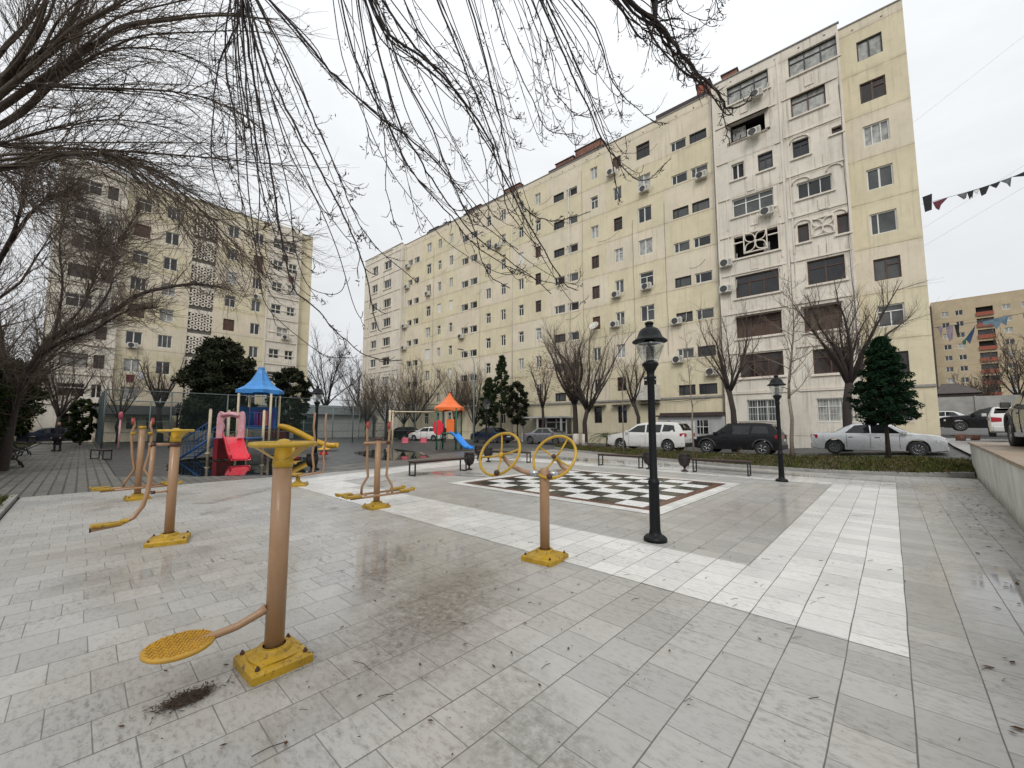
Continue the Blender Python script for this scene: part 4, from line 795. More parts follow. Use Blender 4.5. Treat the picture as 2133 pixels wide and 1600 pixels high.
# ---- far tan block
fbk=thing('apartment_building','distant tan tiled block with brick red balconies at right edge','building',(10,161,0),0)
F=Facade(fbk,[M['farbrick'],M['balred'],M['relief']]); H_=34.6; ops=[]; r4=random.Random(8)
for k in range(10):
    z=4.2+3.05*k
    for x in (1.2,2.6+1.2,12.6-.6,15.2,17.4,20.2,23.0,26.0,29.0): ops.append((x+.6,x+2.0,z,z+1.35))
    ops.append((8.1,11.1,z-.9,z+1.5))
ops2=[o for o in ops if o[1]-o[0]>2]; ops1=[o for o in ops if o[1]-o[0]<2]
xs_=[-.0,7.6,11.5,34]
F.section(0,7.6,-.5,36.2,[o for o in ops1 if o[1]<7.6],0,.25); F.section(7.6,11.5,-.5,36.2,ops2,0,1.0); F.section(11.5,34,-.5,36.2,[o for o in ops1 if o[0]>11.5],0,.25)
b=F.b; b.add([(0,0,-.5),(0,14,-.5),(0,14,36.2),(0,0,36.2)],[(1,0,3,2)],0); b.add([(34,0,-.5),(34,14,-.5),(34,14,36.2),(34,0,36.2)],[(0,1,2,3)],0); b.add([(0,0,36.1),(34,0,36.1),(34,14,36.1),(0,14,36.1)],[(0,1,2,3)],2)
F.done(); coll=[MB(),MB(),MB()]
for i,o in enumerate(ops1): window(fbk,o[0],o[1],o[2],o[3],.15,('fwhite',r4.choice(('gdark','gmid','gcurt')),'two'),coll if i>70 else None)
w=coll[0].build('window',M['fwhite'],fbk); tag(w,kind='stuff'); coll[1].build('pane',M['gdark'],w); coll[2].build('curtained_pane',M['gcurt'],w)
for i,o in enumerate(ops2):
    b=MB(); b.box(o[0],o[1],-.35,.0,o[2],o[2]+1.0); b.build('balcony_parapet',M['balred'],fbk)
    b=MB(); b.box(o[0]-.0,o[1],.9,.96,o[2],o[3]); b.build('balcony_back',M['gmid' if i%3 else 'inside'],fbk)
b=MB(); b.box(-2.6,-.1,-3,8,-.5,34.5); b.build('side_tower',M['roofdark'],fbk)
b=MB(); 
for k in range(10): b.box(-2.9,-1.1,-3.4,-3.01,4.0+3.05*k,5.2+3.05*k)
b.box(-2.75,-2.3,-3.1,-3.005,2,34.4); b.build('white_balcony_glazing',M['relief'],fbk)
# grey boundary wall far right
b=MB(); b.box(2.3,40,62,62.3,.6,4.6); 
for k in range(9): b.box(2.3+4*k,2.42+4*k,61.9,61.998,.6,4.65)
tag(b.build('boundary_wall',M['conc']),'plain grey concrete boundary wall behind the far parked cars','wall')
b=MB(); b.prism([(4.2,66),(7.2,66),(7.2,74),(4.2,74)],0,5.2); b.add([(4.0,65.8,5.2),(7.4,65.8,5.2),(7.4,74.2,5.2),(4.0,74.2,5.2),(4.6,70,6.6),(6.0,70,6.6)],[(0,1,5,4),(2,3,4,5),(0,4,3),(1,2,5)]); tag(b.build('shed',M['roofdark']),'dark roofed shed behind the grey boundary wall','shed')
# ================================================================ STREET LAMPS
def lamp(loc,label,paint='black'):
    t=thing('street_lamp',label,'street lamp',loc,0,'lantern posts around the square')
    b=MB(); b.lathe([(.15,0),(.15,.035),(.128,.06),(.088,.075),(.074,.11),(.069,.16),(.066,.72),(.074,.735),(.074,.765),(.062,.79),(.051,.82),(.046,2.1),(.058,2.16),(.058,2.18),(.048,2.2),(.055,2.25),(.095,2.32),(.108,2.335),(.108,2.36),(.09,2.375)],n=28)
    for k in range(6): a=k*PI/3; b.lathe([(.014,.03),(.014,.055),(0,.06)],(.112*math.cos(a),.112*math.sin(a),.012),6)
    b.build('post',M[paint],t)
    b=MB(); b.lathe([(.092,2.376),(.115,2.42),(.155,2.52),(.178,2.60),(.184,2.655)],n=28); b.build('glass_bell',M['clearglass'],t)
    b=MB(); b.lathe([(.224,2.655),(.232,2.66),(.228,2.675),(.19,2.70),(.165,2.73),(.145,2.79),(.115,2.835),(.07,2.86),(.05,2.87),(.05,2.9),(.058,2.905),(.058,2.93),(.03,2.945),(0,2.95)],n=28)
    b.lathe([(.05,2.66),(.224,2.655)],n=28); b.build('cap',M[paint],t)
    b=MB(); b.lathe([(.048,2.376),(.052,2.385),(.052,2.45)],n=14); b.lathe([(.07,2.62),(.07,2.655)],n=14)
    for k in range(6): b.lathe([(.052,2.46+k*.024),(.06,2.468+k*.024),(.052,2.474+k*.024)],n=14)
    b.lathe([(.03,2.61),(.05,2.62)],n=10); b.build('lamp_fitting',M['cladding'],t)
    return t
lm=lamp((-2.36,5.28,.004),'nearest and tallest looking black lantern post, standing on the grey paving beside the chessboard')
for p,l in (((-2.29,13.3,.004),'black lantern post in front of the conifer, beside the right end of a bench'),((-14.78,5.66,0),'black lantern post between the yellow slide and the air walkers'),((-14.6,13.7,0),'black lantern post near the small orange roofed play tower'),((-32,4.0,0),'small distant black lantern post behind the left fitness machines, in front of the court')):
    c=copy_tree(lm); c.location=p; c['label']=l
# tall street light with arm
t=thing('street_light','tall thin grey street light with one curved arm before the yellow facade','street light',(-29.5,26.0,0))
b=MB(); b.tube([(0,0,0),(0,0,6.5),(-.0,-.0,7.6),(-.12,-.06,8.2),(-.5,-.25,8.7),(-1.1,-.5,9.1)],[.08,.06,.05,.045,.04,.035],8); b.build('pole',M['fencelt'],t)
b=MB(); b.obox((-1.35,-.62,9.18),.6,.22,.09,Matrix.Rotation(R(24),3,'Z')@Matrix.Rotation(R(12),3,'Y')); b.build('lamp_head',M['cladding'],t)
# ================================================================ FITNESS MACHINES
def base(t,x=0,y=0,s=.19,r=.08,rot=0.):
    b=MB(); Mx=Matrix.Rotation(rot,3,'Z')
    def ring(h,z,rd): 
        out=[]
        for k in range(24):
            a=2*PI*k/24; cx,cy=math.cos(a),math.sin(a); m=max(abs(cx),abs(cy)); q=rd # blend square/circle
            px=cx*h*((1-q)/m+q); py=cy*h*((1-q)/m+q); v=Mx@Vector((px,py,0)); out.append((x+v.x,y+v.y,z))
        return out
    R_=[ring(s,0,.06),ring(s,.045,.06),ring(s-.012,.06,.08),ring(s-.045,.064,.1),ring(r+.07,.072,.6),ring(r+.035,.088,1),ring(r+.025,.112,1),ring(r+.018,.118,1),ring(r-.004,.118,1)]
    bb=MB()
    for q in range(4):
        v=Mx@Vector(((s-.04)*(1 if q%2 else -1),(s-.04)*(1 if q>1 else -1),0)); bb=MB(); bb.lathe([(.014,.06),(.014,.074),(.007,.076),(.007,.086),(0,.087)],(x+v.x,y+v.y,0),6,0,None,False); bb.build('anchor_bolt',M['rust'],t)
    vs=[p for q in R_ for p in q]; fs=[(i*24+j,i*24+(j+1)%24,(i+1)*24+(j+1)%24,(i+1)*24+j) for i in range(8) for j in range(24)]
    b.add(vs,fs,0,False); b.build('base',M['yelb'],t); return
def disc_handle(t,z,Rr=.228):
    b=MB(); b.torus((0,0,z),Rr,.017,None,48,10); b.lathe([(.060,z-.15),(.062,z-.11),(.053,z-.07),(.05,z-.02),(.055,z+.0),(.045,z+.02),(.025,z+.032),(0,z+.036)],n=20)
    for k in range(3):
        a=2*PI*k/3+.5; d=Vector((math.cos(a),math.sin(a),0)); n_=Vector((-d.y,d.x,0))
        P=[];
        for q,(rr_,zz,w) in enumerate(((.045,z-.10,.045),(Rr*.45,z-.075,.04),(Rr*.7,z-.04,.04),(Rr-.004,z-.004,.055))): P.append((d*rr_+n_*w+Vector((0,0,zz)),d*rr_-n_*w+Vector((0,0,zz))))
        for q in range(3):
            a0,a1=P[q];b0,b1=P[q+1]; up=Vector((0,0,.007)); b.add([a0,a1,b1,b0,a0+up,a1+up,b1+up,b0+up],[(0,1,2,3),(7,6,5,4),(0,4,5,1),(3,2,6,7),(1,5,6,2),(0,3,7,4)],0)
    b.build('disc_handle',M['yel'],t)
def pole(t,r,z1,collar=None):
    b=MB(); b.lathe([(r,.06),(r,z1),(r*.6,z1+.004)],n=28); b.build('pole',M['tan'],t)
    if collar:
        b=MB(); b.lathe([(r+.002,collar),(r+.012,collar+.006),(r+.012,collar+.05),(r+.002,collar+.056)],n=24); b.build('collar',M['rust'],t)
# 1. foreground waist twister
t=thing('waist_twister','nearest fitness machine, thick tan pole with yellow disc on top and round foot plate','fitness machine',(-2.96,.93,0))
base(t,0,0,.176,.07,.05); pole(t,.057,1.24); disc_handle(t,1.385,.188)
b=MB(); b.tube([(-.01,-.05,.35),(-.02,-.09,.325),(-.05,-.2,.275),(-.08,-.36,.245),(-.09,-.5,.235)],[.03,.024,.022,.022,.022],10); b.build('foot_arm',M['tan'],t)
b=MB(); b.lathe([(.0,.235),(.158,.235),(.168,.243),(.168,.257),(.160,.262),(0,.262)],(-.09,-.47,0),40)
for i in range(-9,10):
    for j in range(-9,10):
        x=i*.0225;y=j*.0205+(.01 if i%2 else 0)
        if x*x+y*y<.155**2: b.obox((-.09+x,-.47+y,.2645),.019,.007,.007,Matrix.Rotation(.6 if (i+j)%2 else -.6,3,'Z'))
b.build('foot_plate',M['orangey'],t)
b=MB(); b.lathe([(.03,.205),(.034,.21),(.034,.234)],(-.09,-.47,0),16); b.build('pivot',M['rust'],t)
# 2. twister with pendulum leg
t=thing('leg_trainer','tan fitness post with yellow disc on top and one curved hanging leg','fitness machine',(-6.98,.87,0))
base(t,0,0,.215,.07,-.25); pole(t,.053,1.29,1.24); disc_handle(t,1.45,.182)
b=MB(); b.tube([(.02,-.22,1.27),(.02,-.225,.9),(.02,-.24,.68),(.02,-.28,.5),(.02,-.36,.37),(.02,-.48,.31),(.02,-.72,.285)],.026,10); b.tube([(.02,0,1.27),(.02,-.27,1.27)],.018,8); b.tube([(.01,0,.66),(.02,-.24,.66)],.014,8); b.build('pendulum_leg',M['tan'],t)
b=MB(); b.tube([(.02,-.2,1.27),(.02,-.25,1.27)],.032,10); b.tube([(.01,-.17,.66),(.015,-.21,.66)],.022,8); b.tube([(.02,-.735,.284),(.02,-.72,.285)],.03,8); b.build('joint',M['rust'],t)
b=MB(); b.bbox(-.045,.085,-.73,-.44,.308,.345,.008); b.bbox(-.045,.085,-.47,-.40,.33,.365,.008); b.build('foot_rest',M['yelb'],t)
# 3. air walkers
def walker(loc,rz,label,name='air_walker',H0=1.2,cross=False):
    t=thing(name,label,'fitness machine',loc,rz,'air walkers on the square'); base(t,0,0,.19,.07); 
    b=MB(); b.lathe([(.058,.06),(.052,H0+(.28 if cross else .08)),(.03,H0+(.284 if cross else .084))],n=20)
    if not cross: b.tube([(0,-.28,H0),(0,.28,H0)],.026,10)
    b.build('pole',M['tan'],t)
    for s in (-1,1):
        zt=H0; y=s*(.13 if cross else .2)
        pts=[(s*.03,y,zt+.38),(s*.03,y+s*.015,zt+.2),(s*.03,y,zt),(s*.05,y*.92,zt-.35),(s*.08,y*.72+s*.0,zt-.62),(s*.13,y*1.15,zt-.8),(s*.17,y*1.1,.27)]
        if cross: pts=[(s*.03,y+s*.02,zt+.45),(s*.03,y-s*.01,zt+.3),(s*.03,y+s*.03,zt+.14),(s*.04,y-s*.01,zt-.3),(s*.07,y-s*.07,zt-.6),(s*.12,y+s*.04,zt-.83),(s*.17,y+s*.08,.27)]
        b=MB(); b.tube(pts,.023,9); b.tube([(s*.17,-.58,.25),(s*.17,.58,.25)],.022,9); b.tube([(s*.02,y,.25),(s*.17,y,.25)],.02,8)
        leg=b.build('swing_leg',M['tan'],t)
        for q in (-1,1):
            b=MB(); b.bbox(s*.17-.06,s*.17+.06,q*.54-.14,q*.54+.14,.262,.30,.008); b.bbox(s*.17-.06,s*.17+.06,q*.67-.02,q*.67+.02,.295,.32,.005); b.build('foot_rest',M['yelb'],leg)
        b=MB(); b.tube([pts[0],(pts[0][0],pts[0][1],pts[0][2]+.02)],.027,8); b.tube([Vector(pts[0])-Vector((0,0,.12)),Vector(pts[0])],.03,9); b.build('grip',M['redgrip'],leg)
        b=MB(); b.tube([(s*.03,y,zt+(.12 if cross else -.03)),(s*.03,y,zt+(.17 if cross else .03))],.05 if cross else .035,12); b.build('joint',M['yelb' if cross else 'rust'],leg)
    b=MB(); b.lathe([(.06,H0+(.24 if cross else .05)),(.066,H0+(.26 if cross else .07)),(.06,H0+(.30 if cross else .10))],n=16); b.build('pole_cap',M['yelb' if cross else 'rust'],t)
    return t
w1=walker((-7.08,3.85,0),0,'tan air walker with red grips standing alone left of the chessboard benches')
w2=walker((-11.5,.88,0),.1,'leftmost tan air walker with crossing bowed legs and yellow collars, beside the brick path',H0=1.22,cross=True)
t=thing('leg_swing','far pinkish swinging machine with two tall legs, partly hidden behind the nearest twister','fitness machine',(-11.14,3.87,0),R(43.2)); base(t,0,0,.22,.06,.3)
b=MB(); b.lathe([(.055,.06),(.05,.22),(.0,.24)],n=14); b.build('pivot_post',M['yelb'],t)
for s,xx in ((-1,.43),(1,.58)):
    b=MB(); b.tube([(-.12,s*.1,.24),(.15,s*.1,.27),(xx,s*.12,.33),(xx+.02,s*.12,.5),(xx-.02,s*.14,.8),(xx+.03,s*.15,1.2),(xx-.01,s*.15,1.5),(xx+.01,s*.15,1.86)],.026,8); lg=b.build('swing_leg',M['tan'],t)
    b=MB(); b.bbox(-.22,.06,s*.1-.07,s*.1+.07,.27,.31,.008); b.build('foot_rest',M['yelb'],lg)
# 4. twin wheel trainer
t=thing('shoulder_wheel','twin yellow spoked hand wheels on a tan post in front of the chessboard','fitness machine',(-2.96,3.7,0))
base(t,0,0,.2,.07,.12); b=MB(); b.lathe([(.056,.06),(.056,1.0),(.045,1.02)],n=24); b.build('pole',M['tan'],t)
cr=Vector((math.cos(R(43.2)),math.sin(R(43.2)),0)); cf=Vector((-math.sin(R(43.2)),math.cos(R(43.2)),0)); up=Vector((0,0,1))
nrm=(cr*-.50+up*.50-cf*.70).normalized(); e1=(cr*.75+up*.66); e1=(e1-nrm*e1.dot(nrm)).normalized(); e2=nrm.cross(e1); WM=Matrix((e1,e2,nrm)).transposed()
for k,(cc,ang) in enumerate((((cr*-.52+cf*.0+up*1.19),.9),((cr*.115+cf*.0+up*1.155),.2))):
    c=Vector(cc); b=MB(); b.torus(c,.27,.0165,WM,48,10)
    for q in range(4): 
        a=ang+q*PI/2*1.0; d=WM@Vector((math.cos(a),math.sin(a),0)); b.tube([c-nrm*.035+d*.02,c-nrm*.03+d*.12,c+d*.262],[.013,.011,.011],8)
    b.lathe([(0,-.05),(.035,-.045),(.035,-.02),(.028,-.012),(0,-.01)],c,14,0,WM); wh=b.build('hand_wheel',M['yel'],t)
    b=MB(); kb=c+WM@Vector((math.cos(3.9 if k else 4.1),math.sin(3.9 if k else 4.1),0))*.262+nrm*.03; 
    b.lathe([(0,-.034),(.02,-.028),(.033,-.01),(.034,.008),(.024,.026),(0,.034)],kb,12); 
    b.build('knob',M['rust'],wh)
    if k: b=MB(); b.lathe([(0,-.03),(.03,-.012),(.03,.01),(0,.03)],c+nrm*.01,12); b.build('knob',M['rust'],wh)
    b=MB(); s=c-nrm*.045; e=Vector((0,0,.965))
    if k==0: b.tube([s,s-nrm*.05,cr*-.40+up*1.06,cr*-.25+up*.985,cr*-.16+up*.97,cr*-.05+up*.965],[.022,.024,.026,.027,.027,.027],10)
    else: b.tube([s,s-nrm*.06,s-nrm*.10+cr*.03-up*.05,cr*.25+up*1.0,cr*.20+up*.965,cr*.14+up*.955,cr*.05+up*.965],[.022,.024,.026,.027,.027,.027,.027],10)
    b.build('arm',M['tan'],t)
b=MB(); b.tube([cr*-.17+up*.971,cr*-.06+up*.966],.031,12); b.tube([cr*.06+up*.965,cr*.16+up*.957],.031,12); b.build('joint_sleeve',M['chrome'],t)
# ================================================================ BENCHES, URNS
def bench(a,c,label,g='dark flat benches around the chessboard'):
    a=Vector(a);c=Vector(c); mid=(a+c)/2; L=(c-a).length; ang=math.atan2(c.y-a.y,c.x-a.x)
    t=thing('park_bench',label,'bench',(mid.x,mid.y,.005),ang,g); h=L/2
    b=MB()
    for k in range(4): b.bbox(-h,h,-.17+k*.088,-.17+k*.088+.078,.415,.45,.005)
    b.build('seat',M['benchwood'],t)
    for s in (-1,1):
        x=s*(h-.05); b=MB(); q=.018
        b.box(x-q,x+q,-.165,-.165+2*q,0,.413); b.box(x-q,x+q,.165-2*q,.165,0,.413); b.box(x-q,x+q,-.165+2*q,.165-2*q,0,2*q); b.box(x-q,x+q,-.165+2*q,.165-2*q,.413-2*q,.413); b.build('leg_frame',M['blackb'],t)
    b=MB(); b.box(-h+.07,h-.07,-.15,-.12,.385,.413); b.box(-h+.07,h-.07,.12,.15,.385,.413); b.build('rail',M['blackb'],t); return t
bench((-10.75,6.95),(-10.8,9.1),'dark flat bench left of the chessboard with an urn at its far end')
bench((-8.4,13.95),(-6.65,13.95),'dark flat bench behind the chessboard, left of the nearest lantern post')
bench((-4.9,14.05),(-3.2,14.05),'dark flat bench near the second lantern post, right of an urn')
bench((-13.6,12.3),(-11.1,12.9),'dark flat bench seen through the left hand wheel')
bench((-27.5,.5),(-26.2,.9),'grey slatted low bench beside the green court screen',None)
def urn(x,y,label,s=1.):
    t=thing('urn_planter',label,'urn bin',(x,y,.005),0,'dark urns beside the benches')
    b=MB(); b.lathe([(.11*s,0),(.115*s,.02),(.07*s,.045),(.035*s,.07),(.03*s,.12),(.05*s,.15),(.12*s,.2),(.165*s,.3),(.18*s,.4),(.178*s,.5),(.165*s,.56),(.19*s,.575),(.19*s,.6),(.165*s,.6),(.16*s,.5),(.1*s,.45),(0,.44)],n=20)
    for k in range(10):
        a=2*PI*k/10; b.tube([(.124*s*math.cos(a),.124*s*math.sin(a),.2),(.17*s*math.cos(a),.17*s*math.sin(a),.3),(.185*s*math.cos(a),.185*s*math.sin(a),.4),(.182*s*math.cos(a),.182*s*math.sin(a),.5)],.009,5)
    b.build('bowl',M['urn'],t); return t
for x,y,l in ((-10.83,9.35,'dark urn at the far end of the bench left of the chessboard'),(-6.35,13.85,'dark red urn just left of the nearest lantern post'),(-5.15,13.95,'dark urn at the left end of the bench right of the nearest lantern post'),(-14.2,5.35,'dark urn beside the puddle below the yellow slide'),(-12.66,12.0,'dark urn behind the left hand wheel'),(-14.4,13.0,'dark urn near the small play tower lantern post')): urn(x,y,l)
def iron_bench(loc,rz,label):
    t=thing('park_bench',label,'bench',loc,rz,'black ornate benches on the left')
    b=MB(); [b.bbox(-.75,.75,-.2+k*.075,-.14+k*.075,.42,.45,.005) for k in range(6)]; b.build('seat',M['blackb'],t)
    b=MB(); [b.obox((0,.27+k*.03,.52+k*.1),1.5,.022,.075,Matrix.Rotation(R(-16),3,'X')) for k in range(4)]; b.build('backrest',M['blackb'],t)
    for s in (-1,1):
        b=MB(); x=s*.68; b.tube([(x,-.28,0),(x,-.22,.2),(x,-.1,.3),(x,.1,.32),(x,.24,.2),(x,.3,0)],.028,8); b.tube([(x,.22,.40),(x,.3,.62),(x,.38,.9)],.024,8); b.tube([(x,-.2,.42),(x,-.24,.58),(x,-.1,.66),(x,.28,.66)],.022,8); b.tube([(x,-.1,.3),(x,-.12,.42)],.022,6); b.tube([(x,.15,.3),(x,.2,.42)],.022,6); b.build('side_frame',M['blackb'],t)
    return t
ib=iron_bench((-24.2,-1.75,0),R(187),'black ornate bench with curled iron sides at the left edge, nearest of two')
ib2=copy_tree(ib); ib2.location=(-34,-2.1,0); ib2['label']='farther black ornate bench beside the standing person'
# ================================================================ PLAYGROUND
# blue roofed tower
tw=thing('play_tower','tall play tower with flared blue roof, ivory posts and dark blue platform','play tower',(-28.55,7.5,0),R(57.9))
S=.86
for (x,y) in ((-S,-S),(S,-S),(S,S),(-S,S)):
    b=MB(); b.tube([(x,y,0),(x,y,3.5)],.065,10); b.build('post',M['ivory'],tw)
b=MB()
prof=[(0,5.22),(.18,5.2),(.2,5.02),(.32,4.72),(.52,4.34),(.82,4.0),(1.14,3.80),(1.23,3.76),(1.23,3.5),(1.20,3.5),(1.15,3.72)]
n=8; vs=[];nn=48
for r_,z in prof:
    for j in range(nn):
        a=2*PI*j/nn; k=math.cos(PI/n)/math.cos(((a+PI/n)%(2*PI/n))-PI/n); rid=1+.05*math.cos(a*n+PI)*(r_>.2); dz=0
        if z==3.5 and (int((a*8/(2*PI))*1)%2==0): dz=.06
        vs.append((r_*k*rid*math.cos(a),r_*k*rid*math.sin(a),z+dz))
fs=[(i*nn+j,(i+1)*nn+j,(i+1)*nn+(j+1)%nn,i*nn+(j+1)%nn) for i in range(len(prof)-1) for j in range(nn)]
b.add(vs,fs,0,False); b.build('roof',M['blue'],tw)
b=MB(); b.bbox(-S,S,-S,S,1.38,1.48,.02); b.build('platform',M['dblue'],tw)
def railing(t,x0,y0,x1,y1,z0,z1,n,m='dblue'):
    b=MB(); b.tube([(x0,y0,z1),(x1,y1,z1)],.022,6); b.tube([(x0,y0,z0),(x1,y1,z0)],.022,6)
    for k in range(n+1): f=k/n; b.tube([(x0+(x1-x0)*f,y0+(y1-y0)*f,z0),(x0+(x1-x0)*f,y0+(y1-y0)*f,z1)],.014,5)
    b.build('railing',M[m],t)
railing(tw,-S,-S,S,-S,1.55,2.35,10); railing(tw,-S,S,S,S,1.55,2.35,10)
b=MB(); b.box(-S,-S+.05,-S+.1,S-.1,1.5,2.75); b.box(-S+.1,S-.1,S-.12,S-.08,1.5,2.75); b.build('back_panel',M['dblue'],tw)
for k,mm in enumerate(('purple','darkred','orange','purple')): 
    b=MB(); b.bbox(-.5+k*.27,-.26+k*.27,S-.2,S-.15,1.55,2.5,.01); b.build('colour_panel',M[mm],tw)
def slide(t,p0,p1,w,m,name='slide',H0=None,wall=.16,bend=.5):
    """trough from p0 (top) to p1 (foot) in the local frame"""
    p0=Vector(p0);p1=Vector(p1); d=Vector((p1.x-p0.x,p1.y-p0.y,0)); L=d.length; d/=L; s=Vector((-d.y,d.x,0)); b=MB(); N=22; rows=[]
    for i in range(N+1):
        f=i/N; e=f*f*(3-2*f); e=.72*e+.28*f; z=p0.z+(p1.z-p0.z)*(1-(1-min(1,e*1.08))**1.25 if e<.93 else 1); c=Vector((p0.x,p0.y,0))+d*(L*f); c.z=z
        rows.append([c+s*(w/2+.03)+up*(wall+.0),c+s*(w/2)+up*(wall+.015),c+s*(w/2-.03)+up*.04,c+s*(w/2-.12),c-s*(w/2-.12),c-s*(w/2-.03)+up*.04,c-s*(w/2)+up*(wall+.015),c-s*(w/2+.03)+up*wall,c-s*(w/2+.02)-up*.05,c+s*(w/2+.02)-up*.05])
    vs=[p for r_ in rows for p in r_]; k=10
    b.add(vs,[(i*k+j,i*k+(j+1)%k,(i+1)*k+(j+1)%k,(i+1)*k+j) for i in range(N) for j in range(k)]+[tuple(range(k)),tuple(N*k+j for j in range(k-1,-1,-1))],0,True)
    return b.build(name,M[m],t)
slide(tw,(S+.35,-.1,1.45),(S+3.75,-.2,.22),.7,'slidey',wall=.24)
b=MB(); b.box(S-.05,S+.4,-.45,.25,1.4,1.47); b.build('slide_platform',M['dblue'],tw)
b=MB(); b.tube([(S+3.0,-.2,0),(S+3.0,-.2,.2)],.06,8); b.build('slide_support',M['green'],tw)
# red slide set
rs=thing('play_set','low play set with pink arch, red slide and blue railed stairs standing by the puddle','play set',(-21.95,4.82,0),R(43.2))
b=MB(); b.bbox(-.95,.75,-.2,1.0,.92,1.0,.02); b.build('platform',M['dblue'],rs)
for (x,y) in ((-.98,-.25),(-.98,.95),(.72,.95)):
    b=MB(); b.tube([(x,y,0),(x,y,2.26)],.06,10); b.lathe([(.06,2.26),(.045,2.3),(0,2.32)],(x,y,0),10); b.lathe([(.1,.28),(.11,.3),(.1,.34)],(x,y,0),12); b.build('post',M['ivory'],rs)
b=MB()   # pink arch: profile extruded
out=[(-.62,1.0),(-.62,1.9),(-.58,2.1),(-.5,2.2),(-.4,2.17),(-.33,2.12),(-.15,2.17),(.0,2.19),(.15,2.17),(.33,2.12),(.4,2.17),(.5,2.2),(.58,2.1),(.62,1.9),(.62,1.0)]
inn=[(-.30,1.0),(-.36,1.25),(-.30,1.5),(-.36,1.72),(-.32,1.84),(-.25,1.9),(-.15,1.94),(.0,1.95),(.15,1.94),(.25,1.9),(.32,1.84),(.36,1.72),(.30,1.5),(.36,1.25),(.30,1.0)]
for y0,y1 in ((-.32,-.22),):
    n=len(out); vs=[(x,y0,z) for x,z in out]+[(x,y0,z) for x,z in inn]+[(x,y1,z) for x,z in out]+[(x,y1,z) for x,z in inn]
    fs=[]
    for i in range(n-1): fs+= [(i,i+1,n+i+1,n+i),(2*n+i+1,2*n+i,3*n+i,3*n+i+1),(i+1,i,2*n+i,2*n+i+1),(n+i,n+i+1,3*n+i+1,3*n+i)]
    b.add(vs,fs,0,False)
b.build('arch',M['pink'],rs)
b=MB(); b.tube([(-.4,-.36,2.0),(-.2,-.40,2.06),(0,-.41,2.08),(.2,-.40,2.06),(.4,-.36,2.0)],.07,8); b.build('arch_hood',M['pink'],rs)
slide(rs,(.0,-.2,1.05),(1.45,-1.65,.16),.66,'red',wall=.18)
b=MB(); b.prism([(-.62,.2),(-.62,-.45),(-.3,-.62),(-.25,.2)],.05,.98); b.build('side_wall',M['darkred'],rs)
sx0,sx1=-1.05,-2.35
for yy in (-.15,.75):
    b=MB(); b.tube([(sx0,yy,.95),(sx1,yy,.05)],.05,8); b.tube([(sx0,yy,1.75),(sx1,yy,.85)],.025,8)
    for k in range(9): f=k/8; b.tube([(sx0+(sx1-sx0)*f,yy,.95-.9*f),(sx0+(sx1-sx0)*f,yy,1.75-.9*f)],.012,5)
    b.build('stair_rail',M['dblue'],rs)
for k in range(5):
    f=(k+.5)/5; b=MB(); x=sx0+(sx1-sx0)*f; b.box(x-.1,x+.1,-.12,.72,.93-.9*f,.96-.9*f); b.build('step',M['dblue'],rs)
# spring saucer
def saucer(loc,label):
    t=thing('spring_seat',label,'spring seat',loc,0,'yellow spring seats by the play towers'); b=MB()
    b.lathe([(0,.62),(.06,.6),(.1,.5),(.3,.44),(.33,.42),(.32,.4),(.1,.38),(.06,.36)],n=18); b.build('seat',M['slidey'],t)
    b=MB(); b.lathe([(.07,.36),(.16,.3),(.2,.16),(.12,.14)],n=16); b.build('cone',M['red'],t); b=MB(); b.tube([(.07*math.cos(k*.9),.07*math.sin(k*.9),.005+k*.0075) for k in range(22)],.013,5); b.build('spring',M['rust'],t); return t
s1=saucer((-20.1,8.1,0),'small yellow saucer spring seat just right of the red slide'); s2=copy_tree(s1); s2.location=(-24.7,8.4,0); s2['label']='yellow saucer spring seat under the big play tower'
# small orange tower
ot=thing('play_tower','small play tower with orange cone roof, dark green posts and short blue slide','play tower',(-21.9,17.1,0),R(35))
S=.66
for k in range(4):
    x,y=((-S,-S),(S,-S),(S,S),(-S,S))[k]; b=MB(); b.tube([(x,y,0),(x,y,2.75)],.055,9); b.lathe([(.09,.0),(.09,.05),(.055,.06)],(x,y,.25),10); b.build('post',M['green'],ot)
b=MB(); n=6; prof=[(0,3.82),(.08,3.8),(.12,3.65),(.4,3.3),(.72,3.0),(1.02,2.82),(1.04,2.78),(1.04,2.62),(1.0,2.62),(.98,2.76)]; nn=36; vs=[]
for r_,z in prof:
    for j in range(nn):
        a=2*PI*j/nn; k=math.cos(PI/n)/math.cos(((a+PI/n)%(2*PI/n))-PI/n); vs.append((r_*k*math.cos(a),r_*k*math.sin(a),z-(.06 if z==2.62 and j%6<3 else 0)))
b.add(vs,[(i*nn+j,(i+1)*nn+j,(i+1)*nn+(j+1)%nn,i*nn+(j+1)%nn) for i in range(len(prof)-1) for j in range(nn)],0,False); b.build('roof',M['orange'],ot)
b=MB(); b.bbox(-S,S,-S,S,1.02,1.1,.02); b.build('platform',M['green'],ot)
b=MB(); b.lathe([(.0,-.02),(.36,-.02),(.36,.02),(0,.02)],(-S+.1,-S-.02,1.45),16,0,Matrix.Rotation(PI/2,3,'X'),False,1,1.45); b.build('red_panel',M['red'],ot)
b=MB(); b.bbox(.0,.55,-S-.03,-S+.02,1.15,2.0,.02); b.build('orange_panel',M['orange'],ot)
slide(ot,(.45,-S,1.1),(1.95,-S-1.0,.16),.46,'bluep',wall=.12)
b=MB(); 
for k in range(4): b.tube([(-S-.1,-S+.2,.2+k*.22),(-S-.1,S-.2,.2+k*.22)],.015,6)
b.tube([(-S-.1,-S+.2,0),(-S-.1,-S+.2,1.1)],.02,6); b.tube([(-S-.1,S-.2,0),(-S-.1,S-.2,1.1)],.02,6); b.build('ladder',M['fencelt'],ot)
